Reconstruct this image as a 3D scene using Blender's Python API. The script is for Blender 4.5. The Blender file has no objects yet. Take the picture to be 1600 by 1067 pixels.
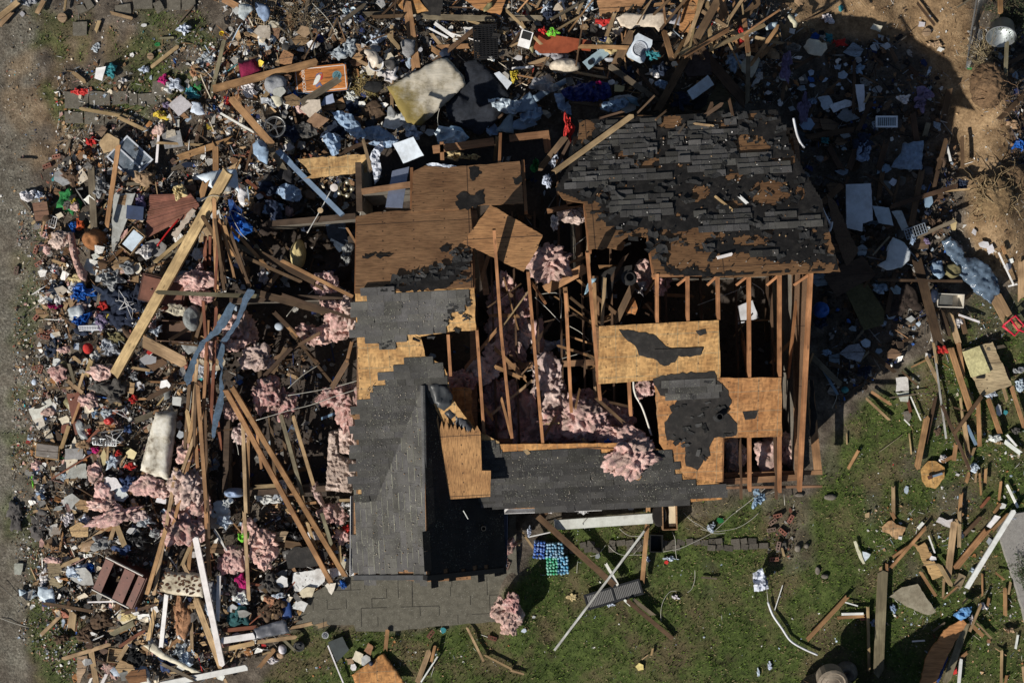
import bpy, bmesh, math, random
import numpy as np
from mathutils import Vector, Matrix, noise as mnoise
from mathutils.geometry import delaunay_2d_cdt
random.seed(7); RNG = np.random.default_rng(11)
D = bpy.data; SC = bpy.context.scene; COL = SC.collection
R = math.radians
# ---------------------------------------------------------------- camera, sky, sun, exposure
CAM_H, FPX = 28.0, 1920.0          # drone height in metres, focal length in photo pixels (photo is 1600 wide)
cam_d = D.cameras.new('camera'); cam = D.objects.new('camera', cam_d); COL.objects.link(cam)
cam.location = (0, 0, CAM_H); cam_d.sensor_width = 36.0; cam_d.lens = FPX * 36.0 / 1600.0
cam_d.clip_end = 3000.0; SC.camera = cam
SUN_EL, SUN_AZ = R(35.0), math.atan2(-0.68, -0.73)      # sun stands to the lower left of the picture
SDIR = Vector((math.cos(SUN_EL) * math.cos(SUN_AZ), math.cos(SUN_EL) * math.sin(SUN_AZ), math.sin(SUN_EL)))
sd = D.lights.new('sun', 'SUN'); sd.energy = 5.0; sd.angle = R(0.5); sd.color = (1.0, 0.94, 0.85)
so = D.objects.new('sun', sd); COL.objects.link(so); so.rotation_euler = SDIR.to_track_quat('Z', 'Y').to_euler()
W = D.worlds.new('World'); SC.world = W; W.use_nodes = True
nt = W.node_tree; sky = nt.nodes.new('ShaderNodeTexSky'); sky.sky_type = 'NISHITA'; sky.sun_disc = False
sky.sun_elevation = SUN_EL; sky.sun_rotation = math.pi / 2 - SUN_AZ
bg = nt.nodes['Background']; bg.inputs[1].default_value = 0.05; nt.links.new(sky.outputs[0], bg.inputs[0])
SC.view_settings.view_transform = 'Standard'; SC.view_settings.look = 'None'
SC.view_settings.exposure = 0.12; SC.view_settings.gamma = 1.0
# ---------------------------------------------------------------- picture pixel -> place
def P(px, py, z=0.0):
    s = (CAM_H - z) / FPX
    return Vector(((px - 800) * s, (533.5 - py) * s, z))
def mpp(z=0.0): return (CAM_H - z) / FPX
def cr(rc, x, y):                       # point in one of the 16 four-times-enlarged study crops -> photo pixel
    return (int(rc[1]) * 400 + x / 4.0, (0, 267, 534, 800)[int(rc[0])] + y / 4.0)
def pix(v): return (800 + v[0] * FPX / (CAM_H - v[2]), 533.5 - v[1] * FPX / (CAM_H - v[2]))
# ---------------------------------------------------------------- value noise (numpy)
def _h(ix, iy, iz, seed):
    n = (ix * 374761393 + iy * 668265263 + iz * 2147483647 + seed * 144665) & 0xFFFFFFFF
    n = ((n ^ (n >> 13)) * 1274126177) & 0xFFFFFFFF
    return ((n ^ (n >> 16)) & 0xFFFF) / 65535.0
def vn(p, f=1.0, seed=0):
    p = np.asarray(p, float) * f
    if p.shape[-1] == 2: p = np.concatenate([p, np.zeros(p.shape[:-1] + (1,))], -1)
    i = np.floor(p).astype(np.int64); t = p - i; t = t * t * (3 - 2 * t); r = 0
    for a in (0, 1):
        for b in (0, 1):
            for c in (0, 1):
                w = np.abs(1 - a - t[..., 0]) * np.abs(1 - b - t[..., 1]) * np.abs(1 - c - t[..., 2])
                r = r + w * _h(i[..., 0] + a, i[..., 1] + b, i[..., 2] + c, seed)
    return r
def fbm(p, f=1.0, seed=0, o=3):
    return sum(vn(p, f * 2 ** k, seed + k) * 0.5 ** k for k in range(o)) / (2 - 0.5 ** (o - 1))
def inpoly(X, Y, poly):
    X = np.asarray(X, float); Y = np.asarray(Y, float); r = np.zeros(X.shape, bool); n = len(poly)
    for k in range(n):
        x1, y1 = poly[k]; x2, y2 = poly[(k + 1) % n]
        if y1 == y2: continue
        r ^= ((y1 > Y) != (y2 > Y)) & (X < (x2 - x1) * (Y - y1) / (y2 - y1) + x1)
    return r
# ---------------------------------------------------------------- terrain
MOUNDS = [(210, 520, 150, 330, .40), (300, 880, 160, 120, .28), (760, 90, 400, 110, .42), (1080, 70, 170, 120, .40),
          (470, 150, 170, 110, .30), (1400, 330, 110, 240, .28), (1545, 150, 45, 55, .5), (1560, 330, 60, 70, .4), (1420, 10, 150, 50, .35),
          (800, 930, 25, 45, .35), (600, 1010, 50, 30, .1)]
def gzn(X, Y):
    px = 800 + X * FPX / CAM_H; py = 533.5 - Y * FPX / CAM_H
    q = np.stack([X, Y], -1)
    z = 0.10 * (vn(q, .7, 3) - .5) + 0.05 * (vn(q, 2.3, 4) - .5)
    for cx, cy, rx, ry, h in MOUNDS:
        z = z + h * np.exp(-((px - cx) / rx) ** 2 - ((py - cy) / ry) ** 2) * (.55 + .9 * vn(q, 1.1, 9))
    return z
def gz(px, py):
    v = P(px, py); return float(gzn(np.array(v.x), np.array(v.y)))
# ---------------------------------------------------------------- objects
THINGS = []
def link(name, me, mat, parent=None):
    o = D.objects.new(name, me); COL.objects.link(o)
    for m in (mat if isinstance(mat, (list, tuple)) else [mat]): me.materials.append(m)
    if parent is not None: o.parent = parent
    return o
def mesh(name, V, F, mat, parent=None, smooth=False, loc=None, rot=None, color=None, fcol=None, mats=None):
    me = D.meshes.new(name); V = [tuple(v) for v in V]
    me.from_pydata(V, [], F); me.validate()
    if smooth: me.polygons.foreach_set('use_smooth', [True] * len(me.polygons))
    if mats is not None: me.polygons.foreach_set('material_index', mats[:len(me.polygons)])
    if fcol is not None:
        a = me.attributes.new('col', 'FLOAT_COLOR', 'FACE'); a.data.foreach_set('color', np.asarray(fcol, np.float32).ravel())
    me.update(); o = link(name, me, mat, parent)
    if loc is not None: o.location = loc
    if rot is not None: o.rotation_euler = rot
    if color is not None: o.color = (*color[:3], 1)
    return o
def empty(name, loc=(0, 0, 0), rz=0.0):
    o = D.objects.new(name, None); COL.objects.link(o); o.location = loc; o.rotation_euler = (0, 0, rz); o.empty_display_size = .1
    return o
def thing(o, cat, label=None, lm=None, group=None, at=None, noun=None, **kw):
    o['category'] = cat; o['kind'] = 'thing'; o['label'] = label or ''
    if group: o['group'] = group
    THINGS.append(dict(o=o, label=label, lm=lm, at=at, noun=noun, **kw)); return o
def stuff(o): o['kind'] = 'stuff'; return o
def structure(o): o['kind'] = 'structure'; return o
def center(V):
    V = np.array([tuple(v) for v in V], float); c = (V.min(0) + V.max(0)) / 2; c[2] = V[:, 2].min()
    return V - c, Vector(c)
class MB:                                # collects shapes into one mesh
    def __init__(s): s.V = []; s.F = []; s.C = []; s.M = []
    def add(s, V, F, c=None, m=0):
        b = len(s.V); s.V += [tuple(v) for v in V]; s.F += [tuple(i + b for i in f) for f in F]
        s.C += [c or (.5, .5, .5, 1)] * len(F); s.M += [m] * len(F)
    def box(s, lo, hi, M=None, c=None, m=0):
        V = [Vector((x, y, z)) for z in (lo[2], hi[2]) for y in (lo[1], hi[1]) for x in (lo[0], hi[0])]
        if M is not None: V = [M @ v for v in V]
        s.add(V, [(0, 2, 3, 1), (4, 5, 7, 6), (0, 1, 5, 4), (2, 6, 7, 3), (0, 4, 6, 2), (1, 3, 7, 5)], c, m)
    def tube(s, pts, r, n=6, c=None, taper=None, m=0):
        pts = [Vector(p) for p in pts]; rings = []; V = []; F = []
        for k, p in enumerate(pts):
            d = (pts[min(k + 1, len(pts) - 1)] - pts[max(k - 1, 0)]); d = d.normalized() if d.length > 1e-9 else Vector((0, 0, 1))
            u = d.cross(Vector((0, 0, 1))); u = u.normalized() if u.length > 1e-4 else Vector((1, 0, 0)); w = d.cross(u)
            rr = r if taper is None else r + (taper - r) * k / (len(pts) - 1)
            V += [p + (u * math.cos(a) + w * math.sin(a)) * rr for a in [2 * math.pi * j / n for j in range(n)]]
        for k in range(len(pts) - 1):
            for j in range(n):
                a, b = k * n + j, k * n + (j + 1) % n; F.append((a, b, b + n, a + n))
        F.append(tuple(range(n))[::-1]); F.append(tuple(range((len(pts) - 1) * n, len(pts) * n)))
        s.add(V, F, c, m)
    def lathe(s, prof, n=16, c=None, M=None, m=0, sy=1.0):
        V = [Vector((r * math.cos(2 * math.pi * j / n), sy * r * math.sin(2 * math.pi * j / n), z)) for r, z in prof for j in range(n)]
        if M is not None: V = [M @ v for v in V]
        F = []
        for k in range(len(prof) - 1):
            for j in range(n):
                a, b = k * n + j, k * n + (j + 1) % n; F.append((a, b, b + n, a + n))
        if prof[0][0] > 1e-4: F.append(tuple(range(n))[::-1])
        if prof[-1][0] > 1e-4: F.append(tuple(range((len(prof) - 1) * n, len(prof) * n)))
        s.add(V, F, c, m)
    def prism(s, poly, z0, z1, M=None, c=None, m=0):     # poly ccw or cw in xy
        a = sum(poly[i][0] * poly[(i + 1) % len(poly)][1] - poly[(i + 1) % len(poly)][0] * poly[i][1] for i in range(len(poly)))
        if a < 0: poly = poly[::-1]
        n = len(poly); V = [Vector((x, y, z)) for z in (z0, z1) for x, y in poly]
        if M is not None: V = [M @ v for v in V]
        s.add(V, [tuple(range(n))[::-1], tuple(range(n, 2 * n))] + [(i, (i + 1) % n, n + (i + 1) % n, n + i) for i in range(n)], c, m)
    def build(s, name, mat, parent=None, smooth=False, col=False, local=False, color=None, loc=None, rot=None):
        V = s.V
        if local: V, loc = center(V)
        return mesh(name, V, s.F, mat, parent, smooth, loc, rot, color, s.C if col else None, s.M if isinstance(mat, (list, tuple)) else None)
def ragged(poly, amp, step, rnd=random, keep=None):      # broken, uneven outline; keep = set of edge numbers left straight
    out = []; n = len(poly)
    for k in range(n):
        a = Vector(poly[k][:2]); b = Vector(poly[(k + 1) % n][:2]); d = b - a; L = d.length
        if L < 1e-9: continue
        nrm = Vector((-d.y, d.x)) / L; m = max(1, int(L / step)); out.append(tuple(a))
        for j in range(1, m):
            t = (j + rnd.uniform(-.3, .3)) / m
            q = a + d * t + (Vector((0, 0)) if keep and k in keep else nrm * rnd.uniform(-amp, amp)); out.append(tuple(q))
    return out
# ---------------------------------------------------------------- materials
class NT:
    def __init__(s, name, rough=.85, metal=0.0):
        s.m = D.materials.new(name); s.m.use_nodes = True; s.t = s.m.node_tree; s.b = s.t.nodes['Principled BSDF']
        s.b.inputs['Roughness'].default_value = rough; s.b.inputs['Metallic'].default_value = metal
        s.b.inputs['Specular IOR Level'].default_value = .3
    def n(s, typ, **kw):
        x = s.t.nodes.new('ShaderNode' + typ)
        for k, v in kw.items(): setattr(x, k, v)
        return x
    def put(s, sock, v):
        if hasattr(v, 'links') or hasattr(v, 'is_output'): s.t.links.new(v, sock)
        else: sock.default_value = v
    def coord(s, scale=(1, 1, 1), out='Object', rot=(0, 0, 0)):
        c = s.n('TexCoord'); m = s.n('Mapping'); s.t.links.new(c.outputs[out], m.inputs[0])
        m.inputs['Scale'].default_value = scale; m.inputs['Rotation'].default_value = rot
        return m.outputs[0]
    def world(s, scale=(1, 1, 1)):
        c = s.n('NewGeometry'); m = s.n('Mapping'); s.t.links.new(c.outputs['Position'], m.inputs[0]); m.inputs['Scale'].default_value = scale
        return m.outputs[0]
    def noise(s, vec, scale=1.0, detail=4, rough=.6, w=None):
        x = s.n('TexNoise'); s.t.links.new(vec, x.inputs['Vector']); x.inputs['Scale'].default_value = scale
        x.inputs['Detail'].default_value = detail; x.inputs['Roughness'].default_value = rough; return x.outputs['Fac']
    def voro(s, vec, scale=1.0, out='Distance', feature='F1'):
        x = s.n('TexVoronoi', feature=feature); s.t.links.new(vec, x.inputs['Vector']); x.inputs['Scale'].default_value = scale; return x.outputs[out]
    def ramp(s, fac, *stops):
        x = s.n('ValToRGB'); s.t.links.new(fac, x.inputs[0]); e = x.color_ramp.elements
        while len(e) < len(stops): e.new(.5)
        for i, (p, c) in enumerate(stops): e[i].position = p; e[i].color = (*((c,) * 3 if isinstance(c, (int, float)) else c), 1)
        return x.outputs[0]
    def mix(s, fac, a, b, mode='MIX'):
        x = s.n('Mix', data_type='RGBA', blend_type=mode); s.put(x.inputs[0], fac)
        s.put(x.inputs[6], (*a, 1) if isinstance(a, tuple) else a); s.put(x.inputs[7], (*b, 1) if isinstance(b, tuple) else b); return x.outputs[2]
    def math(s, op, a, b=0.0):
        x = s.n('Math', operation=op); s.put(x.inputs[0], a); s.put(x.inputs[1], b); return x.outputs[0]
    def attr(s, name, out='Color'):
        x = s.n('Attribute', attribute_name=name); return x.outputs[out]
    def obj(s, out='Color'): return s.n('ObjectInfo').outputs[out]
    def out(s, col, bump=None, dist=.01, strength=.6, rough=None):
        s.put(s.b.inputs['Base Color'], (*col, 1) if isinstance(col, tuple) else col)
        if bump is not None:
            x = s.n('Bump'); x.inputs['Strength'].default_value = strength; x.inputs['Distance'].default_value = dist
            s.t.links.new(bump, x.inputs['Height']); s.t.links.new(x.outputs[0], s.b.inputs['Normal'])
        if rough is not None: s.put(s.b.inputs['Roughness'], rough)
        return s.m
M = {}
def m_wood():
    k = NT('weathered_lumber', .8); c = k.coord((2.2, 26, 26)); g = k.noise(c, 1.0, 5, .65)
    t = k.ramp(g, (.25, .52), (.75, 1.22)); base = k.mix(1.0, k.obj(), t, 'MULTIPLY')
    kn = k.ramp(k.voro(k.coord((2.2, 7, 7)), 1.0), (.05, .45), (.16, 1.0)); base = k.mix(1.0, base, kn, 'MULTIPLY')
    st = k.ramp(k.noise(k.world((1.7, 1.7, 1.7)), 1.0, 4), (.42, (.45, .42, .40)), (.6, (1, 1, 1))); base = k.mix(.75, base, st, 'MULTIPLY')
    return k.out(base, g, .004)
def m_ply(name='old_plywood', sc=(4, 60, 60)):
    k = NT(name, .8); c = k.coord(sc, rot=(0, 0, -.05)); g = k.noise(c, 1.0, 6, .72)
    base = k.mix(1.0, k.obj(), k.ramp(g, (.33, .30), (.52, .95), (.7, 1.35)), 'MULTIPLY')
    kn = k.ramp(k.voro(k.coord((5.0, 11, 11)), 1.0), (.05, .12), (.13, 1.0)); base = k.mix(.9, base, kn, 'MULTIPLY')
    st = k.ramp(k.noise(k.coord((.8, 1.4, 1.4)), 1.3, 4), (.35, (.55, .50, .48)), (.6, (1, 1, 1))); base = k.mix(.8, base, st, 'MULTIPLY')
    sx = k.n('SeparateXYZ'); k.t.links.new(k.coord((1, 1, 1), rot=(0, 0, -.052)), sx.inputs[0]); X_, Y_ = sx.outputs[0], sx.outputs[1]
    nail = k.math('MULTIPLY', k.math('LESS_THAN', k.math('FRACT', k.math('MULTIPLY', X_, 1 / .61)), .045), k.math('LESS_THAN', k.math('FRACT', k.math('MULTIPLY', Y_, 1 / .19)), .16))
    seam = k.math('MAXIMUM', k.math('LESS_THAN', k.math('FRACT', k.math('MULTIPLY', Y_, 1 / 1.22)), .014), k.math('LESS_THAN', k.math('FRACT', k.math('ADD', k.math('MULTIPLY', X_, 1 / 2.44), .3)), .008))
    base = k.mix(k.math('MULTIPLY', k.math('MAXIMUM', nail, seam), .8), base, (.03, .018, .012))
    hole = k.ramp(k.noise(k.coord((3, 3.6, 3)), 1.1, 5, .65), (.285, .02), (.31, 1.0)); base = k.mix(1.0, base, hole, 'MULTIPLY')
    return k.out(base, g, .004)
def m_osb():
    k = NT('strand_board', .75); f1 = k.voro(k.coord((10, 30, 9), rot=(0, 0, .5)), 1.0, 'Color'); f2 = k.voro(k.coord((27, 11, 9), rot=(0, 0, .25)), 1.0, 'Color')
    f = k.mix(.5, f1, f2); h = k.n('RGBToBW'); k.t.links.new(f, h.inputs[0]); h = h.outputs[0]
    base = k.mix(1.0, k.obj(), k.ramp(h, (.25, .62), (.75, 1.22)), 'MULTIPLY')
    st = k.ramp(k.noise(k.coord((2.1, 2.1, 2.1)), 1.0, 4), (.38, (.55, .45, .36)), (.58, (1, 1, 1))); base = k.mix(.7, base, st, 'MULTIPLY')
    sep = k.n('SeparateXYZ'); k.t.links.new(k.coord((1 / .406, 1 / .406, 1), rot=(0, 0, -.045)), sep.inputs[0])
    gx = k.math('LESS_THAN', k.math('FRACT', sep.outputs[0]), .03); gy = k.math('LESS_THAN', k.math('FRACT', sep.outputs[1]), .03)
    base = k.mix(k.math('MULTIPLY', k.math('MAXIMUM', gx, gy), .38), base, (.10, .17, .14))
    nl = k.math('MULTIPLY', k.math('LESS_THAN', k.math('FRACT', k.math('MULTIPLY', sep.outputs[0], .667)), .05), k.math('LESS_THAN', k.math('FRACT', k.math('MULTIPLY', sep.outputs[1], 2.0)), .14)); base = k.mix(k.math('MULTIPLY', nl, .75), base, (.04, .022, .012))
    return k.out(base, h, .003)
def m_shingle(name, moss):
    k = NT(name, .92); a = k.attr('col'); n = k.noise(k.coord((95, 95, 95)), 1.0, 2)
    base = k.mix(1.0, a, k.ramp(n, (.3, .6), (.7, 1.4)), 'MULTIPLY')
    st = k.ramp(k.noise(k.coord((2.3, 3.1, 3)), 1.0, 5), (.35, .55), (.65, 1.1)); base = k.mix(.8, base, st, 'MULTIPLY')
    if moss:
        ms = k.ramp(k.noise(k.coord((34, 34, 34)), 1.0, 3, .7), (.61, 0.0), (.67, 1.0)); ms2 = k.ramp(k.noise(k.coord((1.6, 1.6, 1.6)), 1.0, 3), (.4, 0.0), (.6, 1.0))
        base = k.mix(k.math('MULTIPLY', k.math('MULTIPLY', ms, ms2), moss), base, (.30, .31, .24))
    return k.out(base, n, .004)
def m_felt():
    k = NT('roofing_felt', .72); n = k.noise(k.coord((5, 5, 5)), 1.0, 6, .7)
    base = k.ramp(n, (.3, (.006, .0055, .005)), (.5, (.014, .0125, .0115)), (.72, (.038, .034, .030))); return k.out(base, n, .02)
def m_col(name, rough=.85, sc=9.0, lo=.62, hi=1.15, bump=.006, metal=0.0, dirt=.6, bs=.6):     # object colour, broken up and dirty
    k = NT(name, rough, metal); n = k.noise(k.coord((sc, sc, sc)), 1.0, 5, .65)
    base = k.mix(1.0, k.obj(), k.ramp(n, (.3, lo), (.7, hi)), 'MULTIPLY')
    d = k.ramp(k.noise(k.world((2.6, 2.6, 2.6)), 1.0, 6, .7), (.36, (.34, .29, .24)), (.55, (1, 1, 1))); base = k.mix(dirt, base, d, 'MULTIPLY')
    return k.out(base, n, bump, bs)
def m_attr(name, rough=.85):
    k = NT(name, rough); n = k.noise(k.world((30, 30, 30)), 1.0, 3); base = k.mix(1.0, k.attr('col'), k.ramp(n, (.3, .6), (.7, 1.2)), 'MULTIPLY'); return k.out(base, n, .004)
def m_insul():
    k = NT('pink_glass_wool', 1.0); k.b.inputs['Specular IOR Level'].default_value = .05
    n = k.noise(k.world((26, 26, 26)), 1.0, 6, .75); n2 = k.noise(k.world((4, 4, 4)), 1.0, 4, .6)
    base = k.mix(1.0, k.obj(), k.ramp(n, (.3, .62), (.7, 1.2)), 'MULTIPLY')
    base = k.mix(k.ramp(n2, (.46, 0.0), (.62, .8)), base, (.33, .255, .215)); base = k.mix(k.ramp(n2, (.30, .7), (.46, 0.0)), base, (.72, .60, .54))
    return k.out(base, n, .03, .9)
def m_ground():
    k = NT('ground', .95); w = k.world(); g = k.attr('grass', 'Fac'); gr = k.attr('gravel', 'Fac'); cl = k.attr('clay', 'Fac')
    n = k.noise(w, 3.0, 8, .7); n2 = k.noise(w, 22.0, 5, .7); n3 = k.noise(w, .9, 5, .6)
    soil = k.ramp(n, (.3, (.040, .031, .024)), (.5, (.105, .086, .066)), (.72, (.21, .18, .145)))
    clay = k.ramp(n, (.3, (.09, .055, .028)), (.5, (.25, .165, .088)), (.72, (.40, .28, .16)))
    grav = k.ramp(n2, (.3, (.10, .092, .072)), (.5, (.18, .168, .135)), (.75, (.32, .30, .25))); grav = k.mix(k.ramp(n, (.35, .65), (.6, 0.0)), grav, (.075, .062, .045))
    turf = k.ramp(k.noise(w, 6.0, 6, .7), (.3, (.024, .036, .008)), (.5, (.058, .084, .018)), (.75, (.115, .145, .040)))
    turf = k.mix(k.ramp(n3, (.47, 0.0), (.62, .85)), turf, (.115, .09, .048)); turf = k.mix(k.ramp(k.noise(w, 1.7, 6, .7), (.55, 0.0), (.68, .7)), turf, (.05, .036, .022))
    gr = k.math('MULTIPLY', gr, k.ramp(k.noise(w, .8, 6, .65), (.36, .25), (.56, 1.0))); c = k.mix(gr, soil, grav); c = k.mix(cl, c, clay); c = k.mix(g, c, turf)
    c = k.mix(1.0, c, k.ramp(n2, (.25, .5), (.75, 1.4)), 'MULTIPLY')
    return k.out(c, k.mix(.5, n, n2), .06, .9)
def m_grass():
    k = NT('grass_blades', .8); a = k.attr('col'); return k.out(a)
def m_concrete(name, a, b, sc=8.0):
    k = NT(name, .9); n = k.noise(k.world((sc, sc, sc)), 1.0, 8, .7); n2 = k.noise(k.world((60, 60, 60)), 1.0, 3)
    c = k.ramp(n, (.3, a), (.7, b)); c = k.mix(1.0, c, k.ramp(n2, (.3, .75), (.7, 1.2)), 'MULTIPLY')
    c = k.mix(k.ramp(k.noise(k.world((40, 40, 40)), 1.0, 2), (.66, 0.0), (.7, .5)), c, (.4, .39, .35)); return k.out(c, n2, .005)
def m_plastic_clear():
    k = NT('clear_blue_plastic', .12); k.b.inputs['Transmission Weight'].default_value = .35; k.b.inputs['IOR'].default_value = 1.35; k.b.inputs['Specular IOR Level'].default_value = .6
    n = k.noise(k.coord((7, 7, 7)), 1.0, 5); return k.out(k.mix(1.0, k.obj(), k.ramp(n, (.3, .6), (.7, 1.3)), 'MULTIPLY'), n, .03, .8)
def m_glass():
    k = NT('window_glass', .06); k.b.inputs['Transmission Weight'].default_value = .5; k.b.inputs['Specular IOR Level'].default_value = .6
    n = k.noise(k.coord((5, 5, 5)), 1.0, 4); return k.out(k.ramp(n, (.3, (.12, .16, .2)), (.7, (.42, .48, .55))), n, .01)
def m_mattress():
    k = NT('stained_mattress', .95); n = k.noise(k.coord((3, 3, 3)), 1.0, 7, .7)
    c = k.mix(1.0, k.obj(), k.ramp(n, (.36, (.26, .22, .18)), (.47, (.75, .72, .66)), (.62, (1.05, 1.05, 1.05))), 'MULTIPLY'); return k.out(c, n, .03)
def m_mattress2():
    k = NT('olive_ended_mattress', .95); n = k.noise(k.coord((3, 3, 3)), 1.0, 7, .7); sp = k.n('SeparateXYZ'); k.t.links.new(k.coord((1, 1, 1), rot=(0, 0, -.55)), sp.inputs[0])
    c = k.mix(1.0, k.obj(), k.ramp(n, (.36, (.5, .47, .40)), (.5, (.9, .88, .84)), (.62, (1.05, 1.05, 1.05))), 'MULTIPLY')
    e = k.math('ADD', sp.outputs[0], k.math('MULTIPLY', n, .9)); c = k.mix(k.ramp(k.math('ADD', e, .5), (.25, 1.0), (.62, 0.0)), c, (.20, .155, .05)); f = k.noise(k.coord((2, 9, 3), rot=(0, 0, .6)), 1.0, 3)
    return k.out(c, f, .03, .6)
def m_split():
    k = NT('split_plank', .8); g = k.noise(k.coord((3, 22, 10), rot=(0, 0, -1.03)), 1.0, 5, .65); return k.out(k.mix(1.0, k.obj(), k.ramp(g, (.3, .5), (.7, 1.25)), 'MULTIPLY'), g, .01)
def m_rock():
    return m_concrete('stone', (.07, .06, .05), (.2, .18, .15))
M.update(wood=m_wood(), ply=m_ply(), plyv=m_ply('upright_plywood', (60, 4, 60)), osb=m_osb(), shingle=m_shingle('charcoal_shingle', .8), shingle_old=m_shingle('worn_shingle', .25), felt=m_felt(),
         panel=m_col('painted_board', .75, 6, .7, 1.1, .004, 0, .55), cloth=m_col('cloth', .95, 14, .6, 1.15, .02, 0, .45), plastic=m_col('plastic', .42, 7, .8, 1.08, .003, 0, .4),
         tarp=m_col('tarpaulin', .38, 5, .7, 1.15, .03, 0, .3), metal=m_col('sheet_metal', .38, 5, .75, 1.1, .006, .75, .35), paint=m_col('white_paint', .6, 8, .85, 1.05, .003, 0, .35),
         plaster=m_col('plasterboard', .92, 18, .75, 1.1, .006, 0, .5), brick=m_col('brick', .93, 30, .6, 1.2, .006, 0, .5), litter=m_attr('litter'), insul=m_insul(), ground=m_ground(),
         grass=m_grass(), slab=m_concrete('stamped_concrete', (.075, .070, .054), (.145, .136, .108)), walk=m_concrete('concrete', (.20, .19, .18), (.29, .28, .26)), paver=m_concrete('paving', (.075, .068, .054), (.16, .145, .115)),
         clear=m_plastic_clear(), glass=m_glass(), mattress=m_mattress(), mattress2=m_mattress2(), osb2=m_split(), stone=m_rock(), bark=m_col('roots_and_soil', .95, 22, .5, 1.3, .03, 0, .5, .9), furn=m_col('varnished_wood', .45, 6, .7, 1.15, .003, 0, .4))
WC = dict(o=(.40, .225, .105), t=(.44, .31, .17), g=(.20, .165, .115), d=(.085, .050, .028), y=(.56, .40, .20), w=(.74, .74, .72), b=(.18, .27, .38), r=(.24, .085, .045), k=(.14, .085, .045), e=(.22, .20, .125))
WN = dict(o='orange-brown', t='tan', g='weathered grey', d='dark brown', y='pale yellow', w='white', b='blue-grey', r='reddish', k='brown', e='olive-grey')
# ================================================================ ground
LAWN = [(400, 1067), (470, 985), (560, 985), (770, 975), (830, 880), (860, 830), (1000, 800), (1270, 775), (1300, 680), (1380, 600), (1470, 545), (1520, 470), (1600, 455), (1700, 400), (1700, 1200), (330, 1200)]
TURF2 = [(60, 15), (330, 15), (330, 150), (150, 190), (100, 200), (60, 130)]
TURF3 = [(50, 905), (90, 930), (160, 980), (110, 1090), (60, 1090), (60, 990)]
TURF4 = [(30, 330), (75, 360), (72, 500), (60, 700), (78, 800), (60, 900), (14, 890), (8, 640), (24, 470)]
ROAD = [(-900, -900), (40, -900), (75, 20), (62, 70), (48, 130), (60, 260), (52, 340), (70, 440), (46, 540), (38, 700), (48, 860), (35, 930), (60, 1000), (50, 1067), (70, 1900), (-900, 1900)]
CLAY = [(1215, -200), (1520, -200), (1520, 90), (1575, 170), (1585, 240), (1640, 250), (1640, 440), (1560, 440), (1500, 395), (1490, 260), (1470, 120), (1400, 70), (1300, 70), (1225, 55)]
CLAY2 = [(70, 60), (220, 40), (230, 75), (140, 100), (110, 260), (60, 260), (0, 160), (0, 110)]
def ax(lo, hi, st):
    a = list(np.arange(lo, hi + 1e-6, st)); e = []; d = st
    while a[-1] + d < 600: d *= 1.35; a.append(a[-1] + d)
    d = st
    while a[0] - d > -600: d *= 1.35; a.insert(0, a[0] - d)
    return np.array(a)
gx, gy = ax(-12.6, 12.6, .075), ax(-8.6, 8.6, .075); GX, GY = np.meshgrid(gx, gy)
GZ = gzn(GX, GY); q = np.stack([GX, GY], -1); GZ = GZ + (.05 * fbm(q, 5, 21, 3) - .025)
pxg = 800 + GX * FPX / CAM_H; pyg = 533.5 - GY * FPX / CAM_H
wx = pxg + 46 * (fbm(q, 1.2, 31) - .5) + 26 * (fbm(q, 5, 37) - .5); wy = pyg + 46 * (fbm(q, 1.2, 41) - .5) + 26 * (fbm(q, 5, 47) - .5)
def soft(m):
    m = m.astype(float)
    for _ in range(2): m = (m + np.roll(m, 1, 0) + np.roll(m, -1, 0) + np.roll(m, 1, 1) + np.roll(m, -1, 1)) / 5
    return m
pat = fbm(q, 1.7, 51)
grass = inpoly(wx, wy, LAWN) * 1.0; grass = np.maximum(grass, (inpoly(wx, wy, TURF2) & (pat > .47)) * .75); grass = np.maximum(grass, inpoly(wx, wy, TURF3) * .8)
grass = np.maximum(grass, (inpoly(wx, wy, TURF4) & (pat > .42)) * .55); bare = inpoly(wx, wy, LAWN) & (fbm(q, 1.1, 61) > .62) & (wx > 860) & (wy < 920); grass[bare] *= .45
GR = soft(grass); far = (np.abs(GX) > 14) | (np.abs(GY) > 11)
gravel = soft(inpoly(wx, wy, ROAD)); clay = soft((inpoly(wx, wy, CLAY) * .95) + (inpoly(wx, wy, CLAY2) & (pat > .40)) * .45)
ny, nx = GX.shape; V = np.stack([GX, GY, GZ], -1).reshape(-1, 3)
ii = np.arange(ny * nx).reshape(ny, nx); F = np.stack([ii[:-1, :-1], ii[:-1, 1:], ii[1:, 1:], ii[1:, :-1]], -1).reshape(-1, 4)
ground = structure(mesh('ground', V, F.tolist(), M['ground'], smooth=True))
for nm, a in (('grass', GR), ('gravel', gravel), ('clay', clay)):
    t = ground.data.attributes.new(nm, 'FLOAT', 'POINT'); t.data.foreach_set('value', a.ravel().astype(np.float32))
def samp(arr, X, Y):
    i = np.clip(np.searchsorted(gy, Y) - 1, 0, ny - 2); j = np.clip(np.searchsorted(gx, X) - 1, 0, nx - 2); return arr[i, j]
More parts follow.
